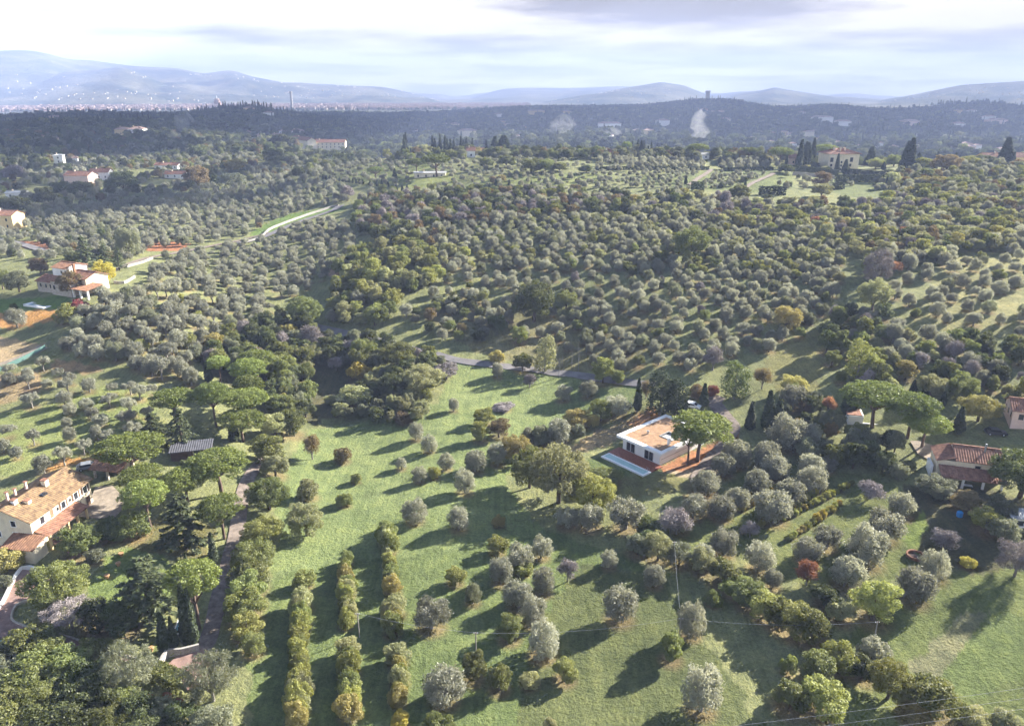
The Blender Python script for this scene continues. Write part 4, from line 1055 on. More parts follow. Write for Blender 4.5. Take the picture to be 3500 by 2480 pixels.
# ---------------------------------------------------------------- trees read one by one from the photograph
def T(w, kind, x, yb, wid, mat=None, hz=1.0, label=None, group=None, up=.10):
    p = atw(w, x, yb - up * wid)
    return tree(kind, p, wid * WIN[w][2] / px_per_m(p), mat, hz, label, group)
FO = 'olive trees on the open meadow'; FS = 'fruit trees on the open meadow'
for a in [
 ('h', 'olive', 515, 308, 160, 'olive', 1.1, 'silver olive left of its twin, level with the gap above the hedge rows'),
 ('h', 'olive', 800, 358, 150, 'olive', 1.25, 'silver olive right of its twin, level with the gap above the hedge rows'),
 ('h', 'olive', 840, 118, 150, 'olive', 1.2, 'silver olive in the long shade left of the large pale tree group'),
 ('h', 'olive', 1195, 605, 172, 'olive', 1.1, 'rear left olive of the dense cluster in the meadow'),
 ('h', 'olive', 1335, 542, 150, 'olive', 1.2, 'rearmost olive of the dense cluster in the meadow'),
 ('h', 'olive', 1075, 708, 160, 'olive', 1.25, 'leftmost olive of the dense cluster in the meadow'),
 ('h', 'olive_g', 890, 834, 132, None, 1.2, 'small greenish olive standing alone left of the dense cluster'),
 ('h', 'olive', 1190, 868, 198, 'olive', 1.05, 'broad olive in the middle of the dense cluster'),
 ('h', 'olive', 1345, 778, 168, 'olive', 1.2, 'rightmost olive of the dense cluster in the meadow'),
 ('h', 'bare', 1510, 692, 138, 'purple', 1.15, 'small purplish thinning tree right of the olive cluster'),
 ('h', 'olive', 1780, 600, 124, 'olive', 1.0, 'small pale olive in shade below the dark hedge end'),
 ('h', 'olive', 620, 1008, 240, 'olive', 1.0, 'large silver olive just right of the third hedge row'),
 ('h', 'olive', 1285, 978, 188, 'olive', 1.15, 'second front olive of the dense cluster, above the frontmost one'),
 ('h', 'olive', 1345, 1188, 230, 'olive', 1.1, 'frontmost big olive of the dense cluster, crossed by the cable'),
 ('h', 'olive', 1845, 954, 236, 'olive', 1.05, 'large round silver olive standing alone in mid meadow'),
 ('h', 'olive', 2075, 722, 138, 'olive', 1.15, 'slim olive under the overgrown hedge corner'),
 ('h', 'olive', 710, 1484, 240, 'olive', 1.05, 'large silver olive near the bottom edge, right of the hedge rows'),
 ('i', 'olive', 118, 1052, 168, 'olive', 1.5, 'tall silver olive beside the leaf-hung tree under the cable'),
 ('i', 'olive', 180, 1545, 235, 'olive', 1.35, 'tall silver olive nearest the bottom edge on bare soil'),
 ('e', 'olive', 520, 1352, 112, 'olive', 1.25, 'silver olive first in the meadow line below the bamboo thicket'),
 ('e', 'olive', 605, 1430, 112, 'olive', 1.1, 'silver olive second in the meadow line below the bamboo thicket'),
 ('e', 'olive', 720, 1545, 105, 'olive', 1.25, 'silver olive third in the meadow line, beside a yellowish bush'),
 ('e', 'olive', 545, 1628, 100, 'olive', 1.15, 'silver olive left of the yellowish bush in the meadow line'),
 ('e', 'olive', 905, 1560, 145, 'olive', 1.1, 'silver olive left of the golden tree group in the meadow'),
 ('e', 'olive', 425, 1540, 90, 'olive', 1.0, 'small olive standing alone left of the meadow line'),
 ('e', 'olive', 765, 1162, 80, 'olive', 1.25, 'little olive alone on the upper meadow below the road'),
 ('e', 'olive', 1480, 1098, 118, 'olive', 1.0, 'left olive of the pair on the meadow below the road'),
 ('e', 'olive', 1640, 1075, 125, 'olive', 1.0, 'right olive of the pair on the meadow below the road'),
 ('e', 'olive', 1050, 945, 90, 'olive', 1.3, 'olive on the meadow side of the road below the slender tree'),
 ('e', 'bare', 1260, 1010, 100, 'purple', .9, 'twiggy brown bush on the meadow just below the road'),
]: T(a[0], 'olive' if a[1] == 'olive_g' else a[1], a[2], a[3], a[4], 'olive_g' if a[1] == 'olive_g' else a[5], a[6], a[7], FO)
for a in [
 ('h', 'shrub', 1060, 328, 105, 'gold', 1.0, 'small golden bush at the edge of the long tree shadow'),
 ('h', 'broad', 1050, 512, 140, 'lime', 1.05, 'yellow-green fruit tree at the back of the olive cluster'),
 ('h', 'shrub', 1215, 640, 130, 'lime', .8, 'yellow-green bush growing under the rear olives of the cluster'),
 ('h', 'broad', 775, 708, 145, 'lime', .95, 'round yellow-green fruit tree left of the olive cluster'),
 ('h', 'broad', 1130, 1080, 190, 'green', .85, 'dark green fruit tree left of the frontmost cluster olive'),
 ('h', 'broad', 895, 1340, 190, 'green', 1.05, 'green fruit tree first in the front line, beside the pole'),
 ('h', 'broad', 1065, 1405, 185, 'green', 1.05, 'green fruit tree second in the front line'),
 ('h', 'shrub', 1260, 1370, 145, 'pale', .8, 'pale thin bush third in the front line'),
 ('h', 'broad', 1490, 1342, 182, 'lime', .92, 'bright yellow-green fruit tree last in the front line'),
 ('h', 'shrub', 420, 1650, 138, 'yellow', 1.0, 'bright yellow bush at the foot of the third hedge row'),
 ('h', 'shrub', 665, 1690, 200, 'green', .9, 'green bush cut by the bottom edge right of the yellow bush'),
 ('h', 'shrub', 1395, 1665, 110, 'pale', 1.0, 'pale little bush cut by the bottom edge'),
 ('h', 'broad', 2180, 1214, 185, 'green', 1.3, 'tall ivy-hung tree beside the tall olive under the cable'),
 ('i', 'shrub', 262, 842, 118, 'green', 1.0, 'small dark bush in shade beside the diagonal hedge'),
 ('i', 'shrub', 745, 1290, 110, 'green', 1.4, 'upright green bush at the lower end of the diagonal hedge'),
 ('e', 'broad', 940, 1365, 140, 'lime', 1.1, 'bright yellow-green tree at the head of the golden group'),
 ('e', 'broad', 960, 1255, 150, 'lime', .75, 'yellow-green tree behind the head of the golden group'),
 ('e', 'broad', 1060, 1340, 160, 'russet', .8, 'brownish tree beside the bright yellow-green one'),
 ('e', 'broad', 1165, 1500, 220, 'gold', .95, 'golden tree in the middle of the golden group'),
 ('e', 'olive', 1050, 1520, 140, 'olive', 1.2, 'silver olive leaning on the golden group'),
 ('e', 'shrub', 640, 1600, 95, 'lime', 1.1, 'yellowish bush in the meadow olive line'),
 ('e', 'shrub', 130, 1630, 85, 'green', 1.0, 'tiny green tree alone on the left of the meadow'),
 ('h', 'shrub', 55, 195, 110, 'green', 1.0, 'small bush on the left of the meadow above the hedge rows'),
 ('d', 'shrub', 2240, 1500, 130, 'russet', 1.0, 'sparse brown bush on the left of the meadow'),
 ('d', 'bare', 2040, 1480, 130, 'russet', 1.2, 'thin brownish tree at the meadow edge beside the long hedge'),
 ('e', 'shrub', 1085, 1155, 150, 'purple', .35, 'low dark bramble heap on the upper meadow'),
]: T(*a[:7], label=a[7], group=FS)
# the pale group and belt in front of the pool house
for a in [
 ('P', 'broad', 1250, 1140, 165, 'pale', 1.0, 'large pale yellow-green tree in front of the ivy patch'),
 ('P', 'broad', 1325, 1150, 100, 'lime', 1.0, 'yellow-green tree on the right of the large pale one'),
 ('P', 'broad', 1185, 1100, 95, 'green', 1.2, 'dark green tree between golden group and large pale tree'),
 ('P', 'olive', 1320, 1190, 70, 'olive', .9, 'first silver olive in the belt below the pool house'),
 ('P', 'olive', 1400, 1190, 80, 'olive', 1.0, 'second silver olive in the belt below the pool house'),
 ('P', 'olive', 1270, 1185, 60, 'olive', .9, 'greyish olive at the foot of the large pale tree'),
 ('P', 'shrub', 1450, 1205, 70, 'dark', .8, 'dark bush in the belt right of the second silver olive'),
 ('P', 'bare', 1500, 1200, 75, 'purple', .8, 'purplish bare bush in the belt below the pool house'),
 ('P', 'shrub', 1440, 1235, 60, 'dark', .9, 'dark bush under the purplish bare bush'),
 ('P', 'broad', 1210, 1005, 60, 'olive_g', 1.0, 'grey-green tree where the belt meets the earth bank'),
 ('P', 'olive', 1250, 1000, 70, 'olive', .95, 'olive on the bank left of the pool house'),
 ('P', 'broad', 1292, 965, 65, 'gold', .85, 'golden tree on the bank left of the pool house'),
 ('P', 'broad', 1345, 945, 48, 'green', 1.15, 'dark green bush near the slim cypress by the house track'),
 ('P', 'olive', 1380, 935, 60, 'olive', .8, 'low olive between dark bush and slim cypress'),
]: T(*a[:7], label=a[7], group='trees in the belt below the pool house')
T('P', 'shrub', 1348, 1085, 95, 'green', .28, 'low green groundcover mound beside the narrow pool')
# hedge rows across the lower meadow
def row(w, kind, pts, wid, mats, phrase, group, hz=1.0, rng=None):
    g = random.Random(hash(phrase) % 9999 if False else len(phrase) * 37 + len(pts))
    if kind == 'shrub':                      # the row closes up between the larger shrubs
        p2 = []
        for i, q in enumerate(pts):
            p2.append(q)
            if i + 1 < len(pts) and pts[i + 1][1] - q[1] < 150: p2 += [(q[0] + (pts[i + 1][0] - q[0]) * f_ + g.uniform(-14, 14), q[1] + (pts[i + 1][1] - q[1]) * f_, (q[2] + pts[i + 1][2]) * g.uniform(.34, .48)) for f_ in (.33, .67)]
        pts = p2
    for i, (x, y, *r) in enumerate(pts):
        ww = r[0] if r else wid
        T(w, kind, x, y, ww * g.uniform(.95, 1.1), g.choice(mats), hz * g.uniform(.85, 1.2), '%s shrub from the top in the %s' % (ordn(i), phrase), group)
ORD = ['first', 'second', 'third', 'fourth', 'fifth', 'sixth', 'seventh', 'eighth', 'ninth', 'tenth', 'eleventh', 'twelfth', 'thirteenth', 'fourteenth', 'fifteenth', 'sixteenth', 'seventeenth', 'eighteenth', 'nineteenth', 'twentieth']
def ordn(i):
    if i < 20: return ORD[i]
    k = i + 1; return '%d%s' % (k, 'th' if 10 < k % 100 < 14 else {1: 'st', 2: 'nd', 3: 'rd'}.get(k % 10, 'th'))
HM = ['lime', 'gold', 'lime', 'pale', 'green']
row('g', 'shrub', [(1985, 725, 150), (1972, 880, 160), (1965, 990, 150), (1955, 1080, 130), (1948, 1180, 125), (1960, 1290, 140), (1950, 1400, 150), (1945, 1500, 150), (1940, 1620, 150)], 145, HM, 'hedge row nearest the garden drive', 'hedge rows on the meadow', 1.15)
row('h', 'shrub', [(68, 580, 105), (60, 700, 135), (70, 790, 130), (70, 900, 135), (62, 985, 120), (75, 1180, 160), (85, 1310, 160), (80, 1440, 160), (80, 1580, 160)], 145, HM, 'middle one of three meadow hedge rows', 'hedge rows on the meadow', 1.15)
row('h', 'shrub', [(335, 430, 140), (345, 500, 120), (345, 590, 110), (355, 670, 115), (370, 770, 140), (375, 920, 170), (365, 1040, 130), (400, 1230, 170), (410, 1370, 150), (405, 1490, 130)], 145, HM, 'third meadow hedge row, nearest the olives', 'hedge rows on the meadow', 1.15)
# long tall hedge along the garden drive
row('g', 'broad', [(1760, 235, 265), (1725, 465, 250), (1660, 640, 300), (1640, 760, 260), (1620, 870, 240), (1600, 960, 230), (1610, 1060, 210), (1660, 1160, 170)], 250, ['green', 'lime', 'green'], 'tall hedge along the garden drive', 'tall hedge along the drive', .8)
T('g', 'broad', 2005, 405, 270, 'pale', .95, 'round pale green tree standing free beside the drive hedge')
T('g', 'shrub', 2020, 150, 160, 'pale', 1.0, 'pale bush just above the round free-standing tree')
row('d', 'broad', [(1800, 1345, 190), (1920, 1330, 190), (1760, 1500, 200), (1800, 1600, 190)], 190, ['green', 'pale', 'olive_g'], 'upper end of the drive hedge by the pines', 'tall hedge along the drive', .9)
for a in [
 ('k', 'bare', 1880, 1440, 420, 'olive_g', .95, 'big fine-twigged grey tree at the drive mouth'),
 ('k', 'broad', 1890, 1760, 340, 'olive_g', .8, 'grey-green tree cut by the bottom edge below the drive mouth'),
 ('k', 'broad', 530, 620, 480, 'green', .85, 'big dark leafy tree on the lawn beside the paved drive'),
 ('k', 'broad', 700, 160, 300, 'green', .9, 'leafy green tree beside the farmhouse yard'),
 ('k', 'shrub', 840, 190, 150, 'olive_g', .9, 'grey-green bush at the head of the lawn'),
 ('k', 'shrub', 430, 720, 200, 'pale', .8, 'pale bush in the bend of the paved drive'),
 ('k', 'shrub', 90, 250, 220, 'gold', .85, 'golden bush left of the paved drive'),
 ('k', 'shrub', 30, 420, 160, 'olive_g', .8, 'grey bush at the left edge by the drive wall'),
 ('k', 'broad', 430, 960, 240, 'green', .8, 'dark bush in front of the lower drive'),
 ('k', 'broad', 820, 1100, 290, 'green', .75, 'clipped leafy tree leaning over the lower drive'),
 ('k', 'bare', 640, 800, 380, 'purple', .6, 'greyish bare bush mass below the lawn'),
 ('k', 'broad', 860, 800, 330, 'dark', .7, 'dark bush mass below the lawn'),
 ('k', 'broad', 1080, 830, 330, 'dark', .75, 'dark shrub bank under the drooping cedar'),
 ('k', 'bare', 1160, 1360, 420, 'olive_g', .9, 'greyish round bush left of the clipped hedge'),
 ('g', 'shrub', 880, 400, 210, 'green', .8, 'light-topped bush right of the farmhouse yard'),
 ('g', 'shrub', 720, 400, 190, 'dark', .7, 'dark bush in shade below the farmhouse yard'),
 ('g', 'shrub', 30, 380, 140, 'olive_g', .9, 'grey bush at the left end of the farmhouse'),
]: T(*a[:7], label=a[7], group='garden trees and bushes')
# thicket filling the bottom left corner
_g = random.Random(3)
for i, (x, y, ww) in enumerate([(60, 1180, 300), (250, 1080, 320), (480, 1120, 280), (120, 1330, 340), (360, 1270, 330), (620, 1260, 320), (40, 1500, 340), (280, 1460, 360), (540, 1440, 360), (800, 1420, 360),
                              (120, 1650, 360), (400, 1650, 380), (680, 1630, 380), (940, 1600, 380), (1120, 1520, 260), (1000, 1780, 380), (720, 1830, 380), (420, 1850, 380), (130, 1850, 360), (1240, 1680, 320), (1450, 1640, 300), (1640, 1700, 280), (1300, 1850, 300), (1560, 1870, 300)]):
    T('k', 'broad', x, y, ww * _g.uniform(.9, 1.12), _g.choice(['green', 'dark', 'dark', 'green', 'olive_g']), _g.uniform(.7, .95), '%s tree of the dense thicket in the bottom left corner, counted from the top' % ordn(i), 'thicket in the bottom left corner')
for i, (x, y) in enumerate(((1310, 1400), (1470, 1400), (1560, 1450))): T('k', 'shrub', x, y, 90, 'red', .8, '%s small orange bush below the clipped hedge' % ORD[i], 'orange bushes')
# umbrella pines: trunk foot (x, y) and crown width; height from the crown's pixel height above the foot
def pine(w, cxc, cyc, wid, fx, fy, label, mat='pine'):
    p = atw(w, fx, fy); s = WIN[w][2]; k = px_per_m(p)
    wm = wid * s / k
    X, Y = P(w, cxc, cyc)
    # height of the crown centre above the foot: where the sight line passes over the foot
    hx, hy, sl = ray(X, Y); d = math.hypot(p.x, p.y)
    hc = CAM_Z + float(sl) * d - p.z
    hc = max(hc, .55 * wm)
    return tree('pine', p, wm, mat, hc / (1.24 * wm), label, 'umbrella pines')
for a in [
 ('g', 1480, 205, 320, 1465, 400, 'umbrella pine with bare trunk beside the drive, right of the cedar'),
 ('g', 1340, 670, 310, 1300, 990, 'umbrella pine behind the tall pair of cypresses by the drive'),
 ('g', 900, 90, 290, 985, 330, 'umbrella pine shading the farmhouse yard'),
 ('d', 875, 1420, 380, 880, 1600, 'broad umbrella pine beside the small loggia'),
 ('d', 1480, 1460, 380, 1450, 1700, 'big umbrella pine at the bend of the drive'),
 ('d', 930, 1575, 280, 950, 1760, 'umbrella pine in front of the small loggia'),
 ('d', 1200, 1570, 280, 1230, 1760, 'umbrella pine between shed and drive bend'),
 ('d', 1190, 1060, 290, 1150, 1230, 'leftmost umbrella pine of the upper pine line'),
 ('d', 1415, 1015, 230, 1415, 1258, 'umbrella pine with tall free trunk in the upper pine line'),
 ('d', 1610, 985, 215, 1640, 1180, 'umbrella pine third from the far end of the upper line'),
 ('d', 1610, 890, 225, 1640, 1080, 'umbrella pine second from the far end of the upper line'),
 ('d', 1660, 830, 210, 1690, 1010, 'farthest umbrella pine of the upper line'),
 ('d', 1455, 820, 165, 1440, 960, 'small umbrella pine left of the farthest one'),
 ('d', 1610, 1085, 265, 1620, 1260, 'umbrella pine half hidden behind the bright one at the drive'),
 ('d', 1600, 1190, 295, 1590, 1352, 'bright umbrella pine at the top of the drive'),
 ('f', 215, 1265, 440, 160, 1480, 'broad umbrella pine leaning over the modern house'),
 ('f', 100, 1285, 220, 95, 1500, 'slim umbrella pine at the corner of the modern house'),
 ('f', 1340, 1050, 360, 1300, 1260, 'largest umbrella pine of the trio behind the low yard building'),
 ('f', 1600, 1120, 330, 1530, 1330, 'middle umbrella pine of the trio left of the portico house'),
 ('f', 1730, 1225, 250, 1625, 1390, 'leaning umbrella pine at the gravel court of the portico house'),
 ('m1', 760, 225, 160, 745, 330, 'flat pine on the left of the crest terrace house'), ('m1', 920, 250, 230, 900, 350, 'broad pine over the crest terrace house'), ('m1', 425, 305, 120, 425, 372, 'small flat pine on the bright crest slope'),
 ('m2', 650, 160, 165, 650, 210, 'round pine above the low white crest house'), ('m2', 1295, 155, 190, 1295, 260, 'umbrella pine left of the villa cypresses'), ('m2', 95, 95, 90, 95, 160, 'flat pine among crest cypresses in the middle'),
 ('m1', 225, 85, 120, 225, 135, 'dark round pine right of the long cream wing'), ('m2', 1650, 165, 180, 1640, 240, 'rounded pine just left of the hilltop villa'), ('m2', 1050, 165, 120, 1050, 222, 'rounded golden pine on the crest, right of the round one')]:
    pine(*a)
# cypresses: foot, top
def cyp(w, x, yb, yt, label=None, group='cypresses', wid=None):
    p = atw(w, x, yb); X, Y = P(w, x, yt); hx, hy, sl = ray(X, Y)
    h = max(2.0, CAM_Z + float(sl) * math.hypot(p.x, p.y) - p.z)
    wm = wid * WIN[w][2] / px_per_m(p) if wid else max(1.1, h * .17)
    wm *= {'m1': 1.4, 'm2': 1.05, 'c': 1.0}.get(w, .8)
    return tree('cypress', p, wm, None, h / (5 * wm), label, group)
for a in [
 ('g', 1085, 1140, 870, 'thick cypress left of the tall pair beside the drive', 85), ('g', 1145, 1120, 890, 'slim dark cypress between the thick one and the tall pair', 50),
 ('g', 1225, 1100, 680, 'left tall cypress of the pair beside the drive', 75), ('g', 1275, 1095, 710, 'right tall cypress of the pair beside the drive', 65),
 ('g', 1225, 640, 490, 'small pointed cypress behind the garden pine', 45), ('g', 1400, 560, 350, 'dark cypress in the shade by the upper drive', 60),
 ('d', 1530, 1345, 1185, 'cypress under the bright pine at the top of the drive', 75), ('d', 1365, 960, 830, 'dark cypress left of the upper pines', 60), ('d', 1545, 1090, 1000, 'cypress top showing between the upper pines', 30),
 ('e', 1965, 1155, 940, 'slim cypress beside the track left of the modern house', 55),
 ('pool', 1870, 570, 275, 'pointed cypress right of the leaning pine', 130), ('pool', 2060, 590, 160, 'tall dark cypress of the pair right of the modern house', 150), ('pool', 2150, 600, 260, 'broad cypress of the pair right of the modern house', 170),
 ('pool', 1390, 330, 90, 'cypress beside the parked car', 110), 
 ('f', 1565, 1030, 945, 'first pointed cypress top above the pine trio', 50), ('f', 1645, 1060, 970, 'second pointed cypress top above the pine trio', 50), ('f', 1760, 1120, 1020, 'third pointed cypress top above the pine trio', 45),
 ('f', 1855, 1300, 1120, 'broad cypress left of the portico house roof', 75), ('f', 1150, 1180, 960, 'dark cypress left of the pine trio', 110)]:
    cyp(*a[:4], a[4], 'cypresses by the houses', a[5])
CG = 'cypresses along the crest'
def cyps(w, lst, phrase, wid=None, group=CG):
    for i, q in enumerate(lst): cyp(w, q[0], q[1], q[2], '%s cypress from the left %s' % (ordn(i), phrase), group, q[3] if len(q) > 3 else wid)
cyps('m1', [(645, 75, 25), (658, 80, 5), (868, 155, 30), (885, 155, 50), (930, 155, 15), (968, 155, 30), (985, 158, 55), (1012, 160, 55), (1035, 160, 60), (1093, 180, 35), (1112, 180, 60), (1135, 175, 45), (1178, 165, 50), (1290, 150, 62), (1355, 180, 35, 55), (1425, 175, 28, 80)], 'in the dark cypress clumps around the white crest house', 20)
cyps('m1', [(632, 195, 105), (655, 195, 105), (680, 200, 120), (700, 200, 125)], 'in the short row on the bright slope', 17)
cyps('m1', [(10 + 26 * k, 372 + 3.2 * k, 335 + 3.2 * k) for k in range(13)], 'in the dark line edging the olive plateau', 14)
cyps('m1', [(380, 420, 380), (435, 425, 375), (472, 420, 370), (520, 430, 385), (572, 372, 285, 26), (585, 460, 400), (632, 470, 415), (668, 460, 410), (1215, 455, 420), (1313, 445, 400), (1365, 425, 365), (1468, 430, 370), (1642, 445, 385), (1835, 410, 370), (2013, 398, 360), (990, 495, 455), (915, 500, 460)], 'scattered below the terrace house slope', 15)
cyps('m2', [(135, 170, 70), (178, 175, 60, 40), (205, 180, 65, 36), (225, 180, 68), (262, 185, 110), (287, 185, 82), (395, 190, 125, 35), (478, 205, 108, 26), (802, 190, 142), (868, 200, 135, 40), (828, 262, 198), (1130, 220, 155), (1150, 222, 150), (1170, 220, 152), (1210, 262, 200), (1345, 255, 170)], 'of the middle crest skyline', 20)
cyps('m2', [(1440, 295, 60, 50), (1480, 290, 78, 45), (1505, 290, 85, 45), (1525, 270, 130, 30), (1545, 255, 48, 45), (1738, 325, 168, 32), (1800, 330, 215, 40), (1640, 255, 225, 22), (2000, 260, 115, 60), (2105, 300, 235, 30), (2265, 300, 70, 60), (2125, 440, 350, 18)], 'around the hilltop villa', 30)
cyps('m2', [(125, 385, 350), (345, 382, 335), (558, 410, 345, 22), (1022, 440, 370, 24)], 'on the terraces below the middle crest', 16)
cyps('c', [(15, 1030, 950, 22), (285, 1020, 980), (305, 1075, 1020), (1725, 1030, 985), (1842, 1035, 990), (1530, 1110, 900, 60), (1550, 1060, 990, 30), (2165, 1060, 895, 70), (2222, 1050, 990, 22), (1605, 1050, 995, 40)], 'along the right part of the crest', 20)
# conifers
def con(w, x, yb, yt, wid, label, mat='cedar'):
    p = atw(w, x, yb); X, Y = P(w, x, yt); hx, hy, sl = ray(X, Y)
    h = CAM_Z + float(sl) * math.hypot(p.x, p.y) - p.z
    wm = wid * WIN[w][2] / px_per_m(p)
    return tree('cedar', p, wm, mat, h / (1.5 * wm), label, 'conifers')
for a in [
 ('d', 1020, 1370, 1150, 185, 'left fir of the pair above the garden shed'), ('d', 1195, 1395, 1120, 190, 'right fir of the pair above the garden shed'),
 ('g', 1220, 470, 90, 360, 'shaggy cedar behind the lawn, below the pine group'), ('g', 985, 930, 500, 400, 'drooping cedar at the lower end of the lawn'),
 ('d', 570, 220, 0, 150, 'tall dark fir behind the tower farm'), ('d', 690, 200, 60, 110, 'smaller dark fir right of the tall one behind the tower farm'), ('d', 780, 235, 80, 95, 'pointed dark fir right of the yellow tree at the tower farm'),
 ]:
    con(*a)
